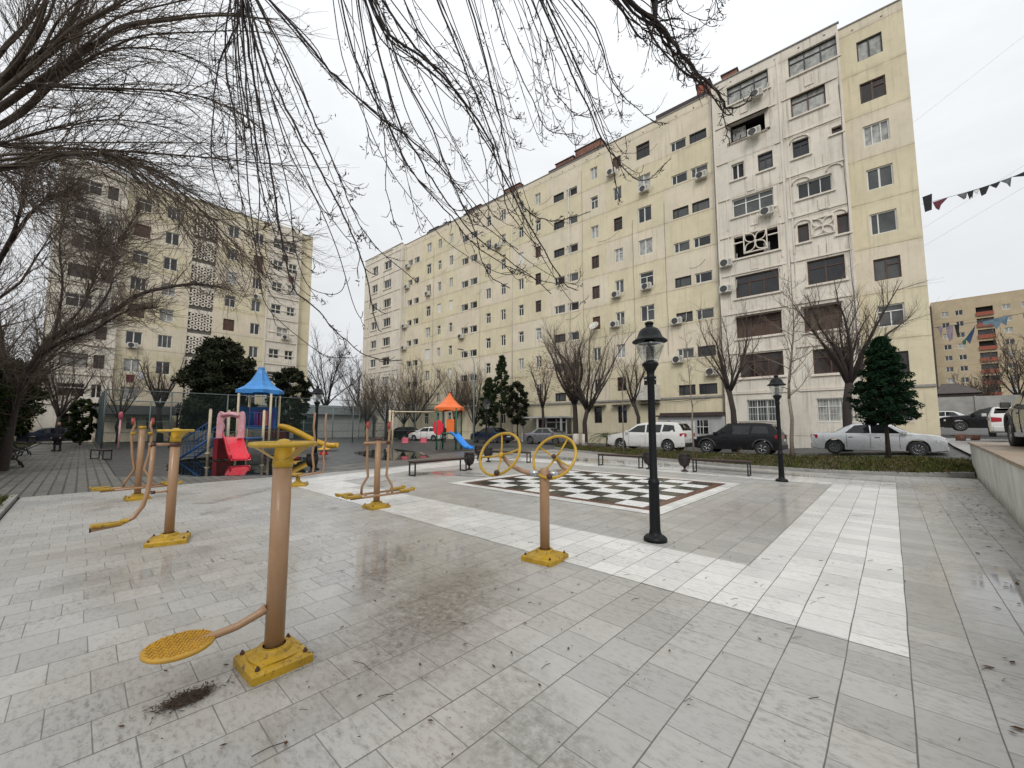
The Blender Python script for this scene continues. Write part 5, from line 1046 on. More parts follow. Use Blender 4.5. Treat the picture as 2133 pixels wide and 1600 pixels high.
# swing bar
sw=thing('swing_frame','ivory swing beam on two posts joining the orange roofed play tower','swing',(-24.1,13.9,0),math.atan2(2.9,1.9))
b=MB(); b.tube([(0,0,0),(0,0,2.62)],.06,9); b.tube([(-.1,-.0,0),(-.1,-.0,.1)],.09,9); b.build('post',M['ivory'],sw); b=MB(); b.tube([(.15,.75,0),(.15,.75,2.62)],.06,9); b.build('post',M['ivory'],sw)
b=MB(); b.tube([(-.1,0,2.5),(3.0,.0,2.5)],.04,8); b.tube([(0,0,2.5),(.15,.75,2.5)],.035,8); b.build('beam',M['ivory'],sw)
for x in (1.0,2.2):
    b=MB(); b.bbox(x-.22,x+.22,-.18,.18,.42,.5,.02); b.bbox(x-.22,x+.22,.14,.2,.42,.78,.02); se=b.build('swing_seat',M['pinkseat'],sw); b=MB(); b.tube([(x-.2,0,.48),(x-.2,0,2.48)],.008,4); b.tube([(x+.2,0,.48),(x+.2,0,2.48)],.008,4); b.build('chain',M['cladding'],se)
# pink basketball-like stand on left
t=thing('climbing_post','thin red and white post with pink top beside the court fence','post',(-37.5,1.75,0)); b=MB(); b.tube([(0,0,0),(0,0,2.0)],.05,8); b.build('post',M['pink'],t); b=MB(); b.lathe([(.05,2.0),(.12,2.05),(.12,2.4),(.05,2.5)],n=10); b.build('top',M['pinkseat'],t)
# ================================================================ COURT FENCE
ft=thing('court_fence','tall green grey wire mesh court fence with dark green side screen','fence',(-38,.97,0))
b=MB(); b.tube([(0,0,4.0),(0,28,4.05)],.035,6); b.tube([(0,0,1.1),(0,28,1.1)],.025,6); b.tube([(0,0,.08),(0,28,.08)],.025,6); b.build('rail',M['fencepost'],ft)
for y in (0,3.4,6.8,10.2,13.6,17.,20.4,24,28): b=MB(); b.tube([(0,y,0),(0,y,4.0)],.05,7); b.build('post',M['fencepost'],ft)
b=MB(); b.add([(-.04,0,.05),(-.04,28,.05),(-.04,28,4),(-.04,0,4)],[(0,1,2,3)]); b.build('mesh_panel',M['mesh'],ft)
b=MB(); b.bbox(-16,0,-.06,-.02,.2,4.0,.01); b.build('side_screen',M['darkpanel'],ft)
ft=thing('court_fence','farther light grey pipe fence along the back of the court','fence',(-53.5,.97,0))
b=MB(); b.tube([(0,0,4.0),(0,30,4.0)],.05,6); b.tube([(0,0,2.0),(0,30,2.0)],.03,6); b.tube([(0,30,4.0),(15,30,4.0)],.05,6); b.build('rail',M['fencelt'],ft)
for y in (0,3.6,7.2,10.8,14.4,18,21.6,25.2,30): b=MB(); b.tube([(0,y,0),(0,y,4.0)],.055,7); b.build('post',M['fencelt'],ft)
b=MB(); b.add([(.04,0,.05),(.04,30,.05),(.04,30,4),(.04,0,4)],[(0,1,2,3)]); b.build('mesh_panel',M['mesh'],ft)
# low buildings behind court
t=thing('kiosk','low kiosk with plain grey awning behind the court fence','kiosk',(-56.8,3.4,0)); b=MB(); b.box(-2,0,-2.6,3.2,0,3.0); b.build('wall',M['cream'],t); b=MB(); b.add([(.02,-2.9,3.7),(.02,3.5,3.7),(1.1,3.5,2.75),(1.1,-2.9,2.75),(.02,-2.9,3.62),(.02,3.5,3.62),(1.05,3.5,2.68),(1.05,-2.9,2.68)],[(0,3,2,1),(4,5,6,7),(2,3,7,6),(0,4,7,3),(1,2,6,5)]); b.build('awning',M['cladding'],t); b=MB(); b.box(.005,.03,-.3,.5,1.3,2.4); b.box(.005,.03,1.2,2.0,1.3,2.4); b.build('window',M['gmid'],t)
t=thing('garage','long low garage with green grey roof, dark red and dark teal doors','garage',(-57,20,0)); b=MB(); b.box(-5,0,-5.5,10,0,3.2); b.build('wall',M['grey_annex'],t)
b=MB(); b.add([(.5,-5.9,3.2),(.5,10.3,3.2),(-2.5,10.3,4.6),(-2.5,-5.9,4.6),(-5.5,-5.9,3.2),(-5.5,10.3,3.2)],[(0,1,2,3),(3,2,5,4),(0,3,4),(1,5,2)]); b.build('roof',M['fencepost'],t)
for y,mm in ((-4.4,'darkred'),(-1.0,'darkpanel')): b=MB(); b.bbox(.01,.06,y,y+2.9,.05,2.75,.01); b.build('door',M[mm],t)
t=thing('outbuilding','low cream outbuilding with two white pillars beyond the end of the brick path','outbuilding',(-66,-6,0)); b=MB(); b.box(-6,0,-14,6,0,3.4); b.build('wall',M['cream'],t); b=MB(); b.box(-6.3,.5,-14.3,6.3,3.4,3.7); b.build('roof',M['cladding'],t)
for y in (1.0,4.2): b=MB(); b.box(.1,.4,y,y+.3,0,3.38); b.build('pillar',M['fwhite'],t)
# ================================================================ CARS
def car(label,loc,rz,paint,L,W_,H_,kind,group='cars parked around the square',name='parked_car',wb=None,det=True):
    """local frame: x forward, origin at ground under the centre"""
    t=thing(name,label,'car',loc,rz,group); h=L/2
    if kind=='sedan':
        top=[(-h,.60),(-h+.02,.88),(-h+.08,.97),(-h+.6,1.0),(-h+.92,1.02),(-h+1.25,1.24),(-h+1.55,1.385),(-h+1.85,H_-.01),(-h+2.3,H_),(-h+2.6,H_-.02),(-h+2.85,1.345),(-h+3.1,1.18),(-h+3.38,1.0),(h-.6,.93),(h-.2,.87),(h-.04,.79),(h,.55)]; belt=.90
        sw=[[(-h+1.28,.965),(-h+1.62,1.31),(-h+2.12,1.365),(-h+2.14,.965)],[(-h+2.19,.965),(-h+2.17,1.365),(-h+2.68,1.33),(-h+3.14,.965)]]; ws=(-h+2.88,-h+3.36); rg=(-h+.96,-h+1.5); r=.315
    elif kind=='hatch':
        top=[(-h,.5),(-h+.02,.95),(-h+.1,1.05),(-h+.35,1.36),(-h+.6,H_-.03),(-h+1.3,H_),(-h+2.1,H_-.04),(-h+2.5,1.32),(-h+3.05,.98),(h-.4,.88),(h-.1,.75),(h,.5)]; belt=.95
        sw=[[(-h+.5,1.02),(-h+.68,1.36),(-h+1.4,1.40),(-h+1.4,1.0)],[(-h+1.48,1.0),(-h+1.48,1.40),(-h+2.2,1.36),(-h+2.75,1.0)]]; ws=(-h+2.45,-h+3.0); rg=(-h+.1,-h+.45); r=.29
    else:
        k=H_/1.78
        top=[(-h,.6*k),(-h+.02,1.08*k),(-h+.1,1.2*k),(-h+.28,1.52*k),(-h+.45,1.70*k),(-h+.9,H_-.01),(-h+1.8,H_),(-h+2.5,H_-.03),(-h+.62*L-.15,H_-.12),(-h+.735*L,1.15*k),(h-.75,1.06*k),(h-.25,.98*k),(h-.06,.85*k),(h,.6*k)]; belt=1.08*k
        e=-h+.70*L
        sw=[[(-h+.52,1.2*k),(-h+.62,1.57*k),(-h+1.22,1.62*k),(-h+1.32,1.2*k)],[(-h+1.42,1.15*k),(-h+1.36,1.62*k),(-h+2.3,1.62*k),(-h+2.3,1.14*k)],[(-h+2.4,1.14*k),(-h+2.4,1.61*k),(-h+.62*L-.22,1.55*k),(e,1.16*k)]]; ws=(-h+.62*L-.1,-h+.725*L); rg=(-h+.13,-h+.42); r=.36
    wb=wb or L*.6; ax=[-wb/2-.02,wb/2+.04]; clr=.19 if kind in('sedan','hatch') else .26
    def ztop(x):
        for i in range(len(top)-1):
            if top[i][0]<=x<=top[i+1][0]: 
                f=(x-top[i][0])/(top[i+1][0]-top[i][0]); return top[i][1]+(top[i+1][1]-top[i][1])*f
        return top[-1][1]
    def hw(x,z):
        zt=ztop(x); f=abs(x)/h; w=W_/2*(1-.10*max(0,(f-.72)/.28)**1.6)
        if z>belt: q=(z-belt)/max(.05,H_-belt); w*=1-.20*q-.03*q*q
        elif z<.5: w*=1-.05*(.5-z)/.5
        return w
    xs=sorted(set([p[0] for p in top]+[ax_+d for ax_ in ax for d in (-r-.07,-r-.05,-r*.85,-r*.6,-r*.3,0,r*.3,r*.6,r*.85,r+.05,r+.07)]+list(np.linspace(-h,h,26))))
    xs=[x for x in xs if -h<=x<=h]; rows=[]
    for x in xs:
        zb=clr+.08*max(0,(abs(x)/h-.8)/.2)
        for a_ in ax:
            if abs(x-a_)<r+.06: zb=max(zb,.02+r+math.sqrt(max(0,(r+.055)**2-(x-a_)**2)))
        zt=ztop(x); bl=min(belt,zt-.04); zm=max(zb+.02,min(.62,bl-.05)); s2=max(zm+.01,bl-.12)
        pts=[(0,zb),(hw(x,zb)*.9,zb),(hw(x,zb),zb+.02 if zb<.5 else zb+.01),(hw(x,zm)*1.0,zm),(hw(x,s2)*1.0,s2),(hw(x,bl)*.985,bl),(hw(x,max(bl,zt-.05))*.985,max(bl+.01,zt-.05)),(hw(x,zt)*.93,zt-.012),(hw(x,zt)*.6,zt+.006),(0,zt+.012)]
        ring=[(x,y,z) for y,z in pts]+[(x,-y,z) for y,z in pts[-2:0:-1]]; rows.append(ring)
    k=len(rows[0]); b=MB(); b.add([p for r_ in rows for p in r_],[(i*k+j,(i+1)*k+j,(i+1)*k+(j+1)%k,i*k+(j+1)%k) for i in range(len(rows)-1) for j in range(k)]+[tuple(range(k)),tuple((len(rows)-1)*k+j for j in range(k-1,-1,-1))],0,True)
    body=b.build('body',[M[paint]],t); 
    try:
        md=body.modifiers.new('edge','EDGE_SPLIT'); md.split_angle=R(38)
    except Exception: pass
    b=MB(); b.box(-h+.25,h-.25,-W_/2+.14,W_/2-.14,clr+.02,.6); b.build('underbody',M['cladding'],t)
    def side(poly,off,sgn): 
        return [(x,sgn*((lambda bl:(hw(x,bl)*.985+(hw(x,ztop(x)-.05)*.985-hw(x,bl)*.985)*min(1,max(0,(z-bl)/max(.02,ztop(x)-.05-bl)))))(min(belt,ztop(x)-.04))+off),z) for x,z in poly]
    for sg in (-1,1):
        for poly in sw:
            P=[]   # subdivide edges for curvature
            q=len(poly)
            b=MB(); vs=side(poly,.006,sg); b.add(vs,[tuple(range(4)),tuple(range(3,-1,-1))],0); b.build('side_window',M['carglass'],t)
    def across(x0,x1,m,name,off=.012,zlow=None):
        N=7; vs=[]
        for x in (x0,(x0+x1)/2,x1):
            zt=ztop(x); 
            for j in range(N): f=j/(N-1)*2-1; y=f*hw(x,zt)*.86; vs.append((x,y,zt+off+.006*(1-abs(f))))
        b=MB(); b.add(vs,[(i*N+j,i*N+j+1,(i+1)*N+j+1,(i+1)*N+j) for i in range(2) for j in range(N-1)]+[((i+1)*N+j,(i+1)*N+j+1,i*N+j+1,i*N+j) for i in range(2) for j in range(N-1)],0,True); b.build(name,M[m],t)
    across(ws[0],ws[1],'carglass','windscreen'); across(rg[0],rg[1],'carglass','rear_window')
    for a_ in ax:
        for sg in (-1,1):
            Mx=Matrix.Rotation(-sg*PI/2,3,'X'); c=(a_,sg*(W_/2-.12),r+.0)
            b=MB(); b.lathe([(r*.62,.09),(r*.66,.115),(r*.93,.11),(r,.08),(r,-.09),(r*.9,-.1),(r*.62,-.08)],c,28,0,Mx); wl_=b.build('wheel',M['tyre'],t)
            b=MB(); b.lathe([(r*.64,.085),(r*.6,.10),(r*.56,.075),(r*.54,.03),(.0,.03)],c,28,0,Mx); b.lathe([(0,.09),(r*.14,.088),(r*.16,.05)],c,12,0,Mx)
            for q in range(5 if kind!='sedan' else 9):
                a0=2*PI*q/(5 if kind!='sedan' else 9); d=Mx@Vector((math.cos(a0),math.sin(a0),0)); o_=Mx@Vector((0,0,.078)); cc=Vector(c); b.tube([cc+o_+d*r*.1,cc+o_+d*r*.58],[.03,.022] if kind!='sedan' else [.014,.016],6)
            b.build('rim',M['rim'],wl_)
            if not kind in('sedan','hatch') and paint!='cwhite':
                b=MB(); vs=[]; N=14
                for q in range(N+1):
                    a0=PI*q/N; 
                    rr_=r+.085; x=a_+math.cos(a0)*rr_; z=.02+r+math.sin(a0)*rr_; vs.append((x,sg*(hw(x,min(z,.8))-.01),z))
                b.tube(vs,.042,6); b.build('wheel_arch_trim',M['cladding' if paint!='cwhite' else 'cwhite'],t)
    zl=.78 if kind in('sedan','hatch') else 1.0*H_/1.78
    for sg in (-1,1):
        b=MB(); x=-h; b.add([(x-.012,sg*(hw(x,zl)-.02),zl-.1),(x-.012,sg*(hw(x,zl)-.32),zl-.08),(x-.005,sg*(hw(x,zl)-.32),zl+.08),(x-.005,sg*(hw(x,zl)-.02),zl+.12),(x+.26,sg*(hw(x+.26,zl)+.012),zl-.06),(x+.26,sg*(hw(x+.26,zl)+.012),zl+.1)],[(0,1,2,3),(3,2,1,0),(0,3,5,4),(4,5,3,0)],0); b.build('tail_light',M['taill'],t)
        zz=.64 if kind in('sedan','hatch') else .86*H_/1.78; b=MB(); x=h; b.add([(x+.01,sg*(hw(x,zz)-.03),zz-.07),(x+.01,sg*(hw(x,zz)-.4),zz-.07),(x-.01,sg*(hw(x,zz)-.4),zz+.07),(x-.01,sg*(hw(x,zz)-.03),zz+.07),(x-.3,sg*(hw(x-.3,zz)+.012),zz-.02),(x-.3,sg*(hw(x-.3,zz)+.012),zz+.09)],[(0,1,2,3),(3,2,1,0),(0,3,5,4),(4,5,3,0)],0); b.build('headlight',M['headl'],t)
        mx=ws[1]-.12; b=MB(); b.bbox(mx-.06,mx+.1,(W_/2)*sg-.0 if sg>0 else -W_/2-.17,(W_/2)+.17 if sg>0 else -W_/2,belt+.02,belt+.17,.02); b.build('wing_mirror',M[paint if kind!='suv2' else 'cladding'],t)
        # door seams and handles
        if det:
            b=MB(); 
            for x in ([sw[-1][0][0]-.04,sw[-1][-1][0]-.05,sw[-2][0][0]+.05 if len(sw)==2 else sw[1][0][0]-.06]):
                zz=[clr+.12,.62,belt-.12,belt-.01]; pts=[(x,sg*(hw(x,z_)+.003),z_) for z_ in zz]; b.tube(pts,.006,4)
            b.build('door_seam',M['cladding'],t)
            for x in (sw[-1][0][0]+.12,(sw[-2][0][0] if len(sw)==2 else sw[1][0][0])+.12):
                b=MB(); b.bbox(x-.02,x+.16,sg*(hw(x,belt-.12))-.015,sg*(hw(x,belt-.12))+.022,belt-.14,belt-.105,.006); b.build('handle',M[paint if kind!='sedan' else 'cladding'],t)
    b=MB(); b.box(-h-.02,-h-.004,-.24,.24,.72 if kind in('suv','suv2') else .55,.84 if kind in('suv','suv2') else .66); b.build('number_plate',M['plate'],t); b=MB(); b.box(h+.003,h+.02,-.24,.24,.38,.49); b.build('number_plate',M['plate'],t)
    b=MB(); b.bbox(-h-.03,-h+.14,-W_/2+.12,W_/2-.12,clr+.06,clr+.3,.03); b.build('bumper',M['cladding' if kind in('suv','suv2') else paint],t); b=MB(); b.bbox(h-.14,h+.03,-W_/2+.16,W_/2-.16,clr+.04,clr+.24,.03); b.build('bumper',M['cladding' if kind in('suv','suv2') else paint],t); b=MB(); b.box(h-.01,h+.015,-.4,.4,.58,.72); b.build('grille',M['cladding'],t)
    if kind in('suv','suv2'):
        b=MB(); [b.tube([(-h+.5,s*.62,H_+.02),(-h+.6,s*.62,H_+.055),(-h+2.1,s*.62,H_+.055),(-h+2.2,s*.62,H_+.015)],.016,6) for s in (-1,1)]; b.build('roof_rail',M['cladding' if paint!='cwhite' else 'rim'],t)
    return t
def lay(o,x,y,off=0): pass
car('silver saloon parked behind the conifer trunk, facing right','' and None or (-.62,24.95,gz(-.62,24.2)+.0),R(0),'csilver',4.5,1.75,1.43,'sedan',wb=2.69)
car('black sport utility car parked left of the silver saloon, facing left',(-6.25,24.9,gz(-6.2,24.5)+.02),R(180),'cblack',4.35,1.80,1.69,'suv',wb=2.63)
car('large white sport utility car parked behind the nearest lantern post, facing left',(-11.35,24.95,.0),R(180),'cwhite',5.05,1.93,1.80,'suv',wb=3.04)
car('dusty light grey saloon parked beyond the whitewashed trunks, facing right',(-22.0,28.0,.0),R(4),'cmid',4.4,1.72,1.42,'sedan',wb=2.6)
car('dark saloon parked behind the small play tower lantern post',(-28.0,27.0,.0),R(178),'cblue',4.6,1.78,1.45,'sedan',wb=2.7)
car('white hatchback far behind the swing frame',(-37,26,.0),R(200),'cwhite',4.1,1.7,1.5,'hatch',det=False)
car('dark hatchback far behind the play towers, left of the white one',(-43,26.5,.0),R(190),'cblack',4.1,1.7,1.5,'hatch',det=False)
car('blue grey saloon far left beyond the person',(-56,-1.6,.0),R(95),'cblue',4.5,1.75,1.43,'sedan',det=False)
car('white van like car with pale roof behind the person at far left',(-60,-7,.0),R(80),'cwhite',4.8,1.9,2.2,'suv',det=False)
car('grey saloon under the trees far behind the court, right side',(-50,31,.0),R(175),'cmid',4.5,1.75,1.43,'sedan',det=False)
car('olive grey sport utility car cut by the right edge, on the raised lot',(3.05,14.45,.99),R(90),'cgrey',4.5,1.85,1.56,'suv',wb=2.65)
car('white hatchback seen from behind on the raised lot, between the dark cars',(4.2,29.9,1.04),R(84),'cwhite',4.0,1.62,1.40,'hatch')
car('black saloon parked crosswise in front of the grey boundary wall',(4.55,37.5,gz(5,36)+.34),R(178),'cblack',4.7,1.82,1.45,'sedan')
car('silver car nose just past the corner of the main block',(3.6,54,1.5),R(180),'csilver',4.3,1.74,1.42,'sedan',det=False)
# plants near corner
t=tag(MB().lathe([(.18,0),(.22,.3),(.2,.34),(.0,.3)],(0,0,0),14).lathe([(.16,0),(.2,.28),(.18,.3),(0,.28)],(.55,.5,0),14).build('flower_pots',M['brickred'],None,(2.6,31.5,gz(2.6,31.5)+.1)),'two rusty red pots at the right corner of the main block','pots')
# ================================================================ PERSON (skin modifier figure)
def person(loc,rz,label,Hh=1.78):
    vs=[(0,0,.95),(0,0,1.15),(0,.01,1.38),(0,.0,1.50),(0,-.01,1.62),(0,-.01,1.74),
        (.10,0,.90),(.13,-.01,.48),(.13,.02,.08),(.13,-.13,.03),(-.10,0,.90),(-.12,-.03,.48),(-.12,.0,.08),(-.12,-.15,.03),
        (.20,.01,1.40),(.25,.02,1.12),(.22,-.12,.92),(.2,-.17,.86),(-.20,.01,1.40),(-.25,.02,1.12),(-.22,-.12,.92),(-.2,-.17,.86)]
    es=[(0,1),(1,2),(2,3),(3,4),(4,5),(0,6),(6,7),(7,8),(8,9),(0,10),(10,11),(11,12),(12,13),(2,14),(14,15),(15,16),(16,17),(2,18),(18,19),(19,20),(20,21)]
    rs_=[.20,.19,.205,.07,.085,.08,.10,.075,.055,.04,.10,.075,.055,.04,.075,.058,.045,.035,.075,.058,.045,.035]
    me=bpy.data.meshes.new('person'); me.from_pydata(vs,es,[]); me.materials.append(M['coat']); o=bpy.data.objects.new('person',me); link(o); o.location=loc; o.rotation_euler=(0,0,rz); o.scale=(Hh/1.8,)*3
    sk=o.modifiers.new('skin','SKIN'); sk.use_smooth_shade=True
    for i,r_ in enumerate(rs_): me.skin_vertices[0].data[i].radius=(r_,r_*.85)
    me.skin_vertices[0].data[0].use_root=True
    ss=o.modifiers.new('sub','SUBSURF'); ss.levels=2; ss.render_levels=2
    tag(o,label,'person')
    b=MB(); b.lathe([(0,1.57),(.05,1.585),(.075,1.63),(.082,1.69),(.078,1.75),(.05,1.79),(0,1.80)],(0,-.02,0),16,sy=1.12); b.lathe([(0,0),(.014,.01),(.01,.03),(0,.045)],(0,-.118,1.665),8); b.build('face',M['skin'],o)
    b=MB(); b.lathe([(.088,1.60),(.094,1.66),(.096,1.72),(.088,1.78),(.05,1.82),(0,1.83)],(0,.03,0),16,sy=1.05); b.build('hair',M['hair'],o)
    b=MB(); b.lathe([(.25,.66),(.24,.9),(.2,1.1)],(0,0,0),18,sy=.8); b.build('coat_skirt',M['coat'],o)
    for s in (-1,1):
        b=MB(); b.bbox(s*.125-.05,s*.125+.05,-.2+(0 if s>0 else -.02),.08,.0,.09,.02); b.build('shoe',M['shoe'],o)
        for q in range(5): 
            b=MB(); x=s*(.17+.015*q); b.tube([(x,-.2,.86),(x+s*.003,-.225,.83-.004*q),(x,-.225,.80-.006*(2-abs(q-2)))],.009,5); b.build('finger',M['skin'],o)
    return o
person((-37.6,-.95,0),R(65),'person in dark navy coat and trousers standing on the brick path at left')
p2=person((-33.5,25.5,0),R(20),'person in dark clothes standing far behind the swing seats',1.7)
# ================================================================ LAUNDRY AND WIRES
def cloth(pts,m,label,g,name='laundry',th=.02):
    b=MB(); n=len(pts); p=[Vector(q) for q in pts]; nr=(p[1]-p[0]).cross(p[2]-p[0]); nr.normalize(); c=sum(p,Vector())/n
    k=[q+nr*random.Random(i).uniform(-.05,.05) for i,q in enumerate(p)]; b.v=[tuple(q) for q in k]+[tuple(q+nr*th) for q in k]; b.f=[tuple(range(n)),tuple(range(2*n-1,n-1,-1))]+[((i+1)%n,i,n+i,n+(i+1)%n) for i in range(n)]; b.m=[0]*len(b.f); b.sm=[False]*len(b.f)
    return tag(b.build(name,M[m]),label,'laundry',g)
A=Vector((2.15,34.3,15.05)); B=Vector((9.3,44.0,19.6)); D=B-A
def wp(f,dz=0): p=A+D*f; return Vector((p.x,p.y,p.z-.25*math.sin(f*PI)+dz))
b=MB(); b.tube([wp(k/12) for k in range(13)],.012,4); tag(b.build('clothes_line',M['wire']),'upper clothes line running right from the corner of the main block','clothes line')
G1='clothes on the upper line'
def hang(f0,f1,shape,m,label): # shape: list (u 0..1, drop)
    return cloth([wp(f0+(f1-f0)*u,-dz) for u,dz in shape],m,label,G1)
hang(.012,.065,[(0,-.45),(1,-.5),(1,.5),(0,.55)],'cl_black','tall black cloth next to the corner of the main block')
hang(.075,.17,[(0,.05),(1,.0),(.55,.35),(.3,.65),(.1,.5)],'cl_maroon','maroon garment second from the building corner')
hang(.24,.30,[(0,0),(1,0),(1,.35),(.6,.42),(.2,.15)],'cl_grey','small grey garment, third from the building')
hang(.31,.345,[(0,0),(1,0),(.9,.5),(.5,.35),(.1,.52)],'cl_black','small black garment right of the grey one')
hang(.355,.385,[(0,0),(1,0),(.9,.3),(.2,.3)],'cl_white','small white garment in the middle of the line')
hang(.395,.46,[(0,0),(1,0),(.8,.25),(.5,.5),(.05,.55)],'cl_black','black garment right of the small white one')
hang(.47,.54,[(0,0),(1,.0),(.9,.2),(.5,.35),(.1,.15)],'cl_black','low black garment left of the grey triangle')
hang(.55,.62,[(0,0),(1,-.02),(.95,.6),(.5,.3)],'cl_grey','grey triangular cloth right of centre')
hang(.635,.79,[(0,0),(.85,-.05),(1,.35),(.9,.42),(.82,.3),(.76,.85),(.62,.85),(.62,.3)],'cl_black','large black top hanging sideways')
hang(.83,.97,[(0,0),(1,0),(.85,.75),(.55,.8)],'cl_mauve','mauve cloth at the right edge of the picture')
A2=Vector((2.2,35,7.5)); B2=Vector((9.5,41.5,9.6)); b=MB()
for dz in (0,): b.tube([A2.lerp(B2,k/8)-Vector((0,0,.3*math.sin(PI*k/8))) for k in range(9)],.012,4)
b.tube([(2.1,34.5,20.5),(12,33,25.5)],.004,4); b.tube([(2.1,34.5,12.5),(13,33,17.8)],.004,4); b.tube([(2.1,34.5,13.6),(14,33,19.6)],.004,4)
tag(b.build('overhead_wires',M['wire']),'thin wires crossing the sky right of the main block','wire')
def q2(f,dz=0): p=A2.lerp(B2,f); return (p.x,p.y,p.z-.3*math.sin(PI*f)-dz*.8)
G2='clothes on the lower line'
for f0,f1,sh,m,l in ((.03,.08,[(0,0),(1,0),(.7,1.1),(.4,.5)],'cl_lilac','pale lilac cloth lowest and closest to the main block corner'),(.1,.16,[(0,.1),(1,0),(.9,1.5),(.2,1.7)],'cl_lilac','lilac patterned clothes bundle on the lower line'),(.165,.2,[(0,0),(1,0),(1,1.2),(.3,1.4)],'cl_black','black cloth among the lilac ones on the lower line'),(.24,.33,[(0,1.6),(1,.4),(1,1.0),(.3,2.2)],'cl_navy','long navy cloth sloping on the lower line'),(.21,.245,[(0,1.9),(1,1.5),(1,2.2),(.2,2.2)],'cl_green','small green cloth below the navy one'),(.38,.62,[(0,.0),(1,-.1),(.95,.9),(.7,.5),(.5,1.1),(.35,.45),(0,.5)],'cl_blue','wide faded blue cloth in front of the tan block')):
    cloth([q2(f0*.8+(f1-f0)*u*.62,dz*.72) for u,dz in sh],m,l,G2)
# ================================================================ TREES
class Twigs:
    """collects polylines, builds thin n-sided tubes with numpy"""
    def __init__(s): s.P0=[];s.P1=[];s.r0=[];s.r1=[]
    def line(s,pts,r0,r1):
        n=len(pts)-1
        for i in range(n):
            s.P0.append(pts[i]); s.P1.append(pts[i+1]); s.r0.append(r0+(r1-r0)*i/n); s.r1.append(r0+(r1-r0)*(i+1)/n)
    def build(s,name,m,parent,n=3):
        P0=np.array([tuple(p) for p in s.P0]);P1=np.array([tuple(p) for p in s.P1]); r0=np.array(s.r0)[:,None];r1=np.array(s.r1)[:,None]
        d=P1-P0; d/=np.linalg.norm(d,axis=1)[:,None]+1e-9; ref=np.where(np.abs(d[:,2:3])>.9,np.array([[1.,0,0]]),np.array([[0,0,1.]]))
        a=np.cross(d,ref); a/=np.linalg.norm(a,axis=1)[:,None]; b=np.cross(d,a); V=[]
        P1=P1+d*r1*.5
        for P,r_ in ((P0,r0),(P1,r1)):
            for j in range(n): t=2*PI*j/n; V.append(P+(a*math.cos(t)+b*math.sin(t))*r_)
        V=np.stack(V,1).reshape(-1,3); k=len(P0); base=(np.arange(k)*2*n)[:,None]
        F=np.concatenate([base+np.array([[j,(j+1)%n,n+(j+1)%n,n+j]]) for j in range(n)],1).reshape(-1,4)
        return np_mesh(name,V,F,m,parent,smooth=True)
def rvec(r,s=1.): return Vector((r.gauss(0,s),r.gauss(0,s),r.gauss(0,s)))
def polyl(p,d,L,n,r,wig=.12,trop=Vector((0,0,0)),tr=0.):
    p=Vector(p); d=Vector(d).normalized(); out=[p.copy()]; st=L/n
    for i in range(n):
        d=(d+rvec(r,wig)+trop*tr).normalized(); p=p+d*st; out.append(p.copy())
    return out
def bare_tree(loc,H_,W_,label,seed,trunk_h=.35,tr=.16,style='vase',bark='barkd',twm='twigb',n1=8,n2=9,n3=6,lean=(0,0),group='bare trees around the square',white=False,tw=.0048,leaves=None,cat='bare tree',name='bare_tree'):
    r=random.Random(seed); t=thing(name,label,cat,loc,0,group); T=Twigs(); b=MB(); th=H_*trunk_h; upv=Vector((0,0,1))
    top=Vector((lean[0],lean[1],th)); pts=[Vector((0,0,-.15)),Vector((lean[0]*.1+r.gauss(0,.03),lean[1]*.1,th*.3)),Vector((lean[0]*.5+r.gauss(0,.06),lean[1]*.5+r.gauss(0,.06),th*.65)),top]
    b.tube(pts,[tr*1.35,tr*1.02,tr*.9,tr*.85],10)
    limbs=[]
    if style=='leader':
        up_=polyl(top,(0,0,1),H_-th,9,r,.05,upv,.2); b.tube(up_,[tr*.8*(1-i/9.5) for i in range(10)],8)
        for k in range(n1*2):
            f=.02+.9*k/(n1*2); p=up_[int(f*9)].lerp(up_[min(9,int(f*9)+1)],f*9%1); a=k*2.4+r.uniform(-.4,.4); e=r.uniform(.45,.85); L=W_*(1-.75*f)*r.uniform(.7,1.1)
            limbs.append((p,Vector((math.cos(a),math.sin(a),e)),L,tr*.34*(1-.6*f)))
    else:
        for k in range(n1):
            a=2*PI*k/n1+r.uniform(-.3,.3); sp=r.uniform(.2,1.)*W_/H_*2.6; L=(H_-th)*r.uniform(.62,.95)
            limbs.append((top-upv*r.uniform(0,th*.12),Vector((math.cos(a)*sp,math.sin(a)*sp,1)),L,tr*r.uniform(.4,.62)))
    for (p,d,L,rr_) in limbs:
        l1=polyl(p,d,L,6,r,.13,upv,.06); b.tube(l1,[rr_*(1-i/6.6) for i in range(7)],6)
        for j in range(n2):
            f=.18+.8*j/n2; q=l1[int(f*6)].lerp(l1[min(6,int(f*6)+1)],f*6%1); dd=((l1[min(6,int(f*6)+1)]-l1[int(f*6)]).normalized()+rvec(r,.55)+upv*.25); L2=L*r.uniform(.22,.5)*(1.15-f*.6)
            l2=polyl(q,dd,L2,4,r,.16,upv,.10); T.line(l2,max(tw,rr_*.35*(1-f*.5)),tw)
            for k in range(n3):
                f2=.15+.85*k/n3; q2_=l2[int(f2*4)].lerp(l2[min(4,int(f2*4)+1)],f2*4%1); d3=((l2[min(4,int(f2*4)+1)]-l2[int(f2*4)]).normalized()+rvec(r,.5)+upv*.3); l3=polyl(q2_,d3,L2*r.uniform(.3,.7),3,r,.18,upv,.12); T.line(l3,tw,tw*.55)
                if leaves and r.random()<.5: leaves.append(tuple(l3[-1]))
    b.build('trunk',M[bark],t); T.build('crown',M[twm],t)
    if white:
        w=MB(); w.lathe([(tr*1.4,-.02),(tr*1.22,.4),(tr*1.1,.95),(tr*1.02,.955)],n=12); w.build('whitewash',M['whitew'],t)
    return t
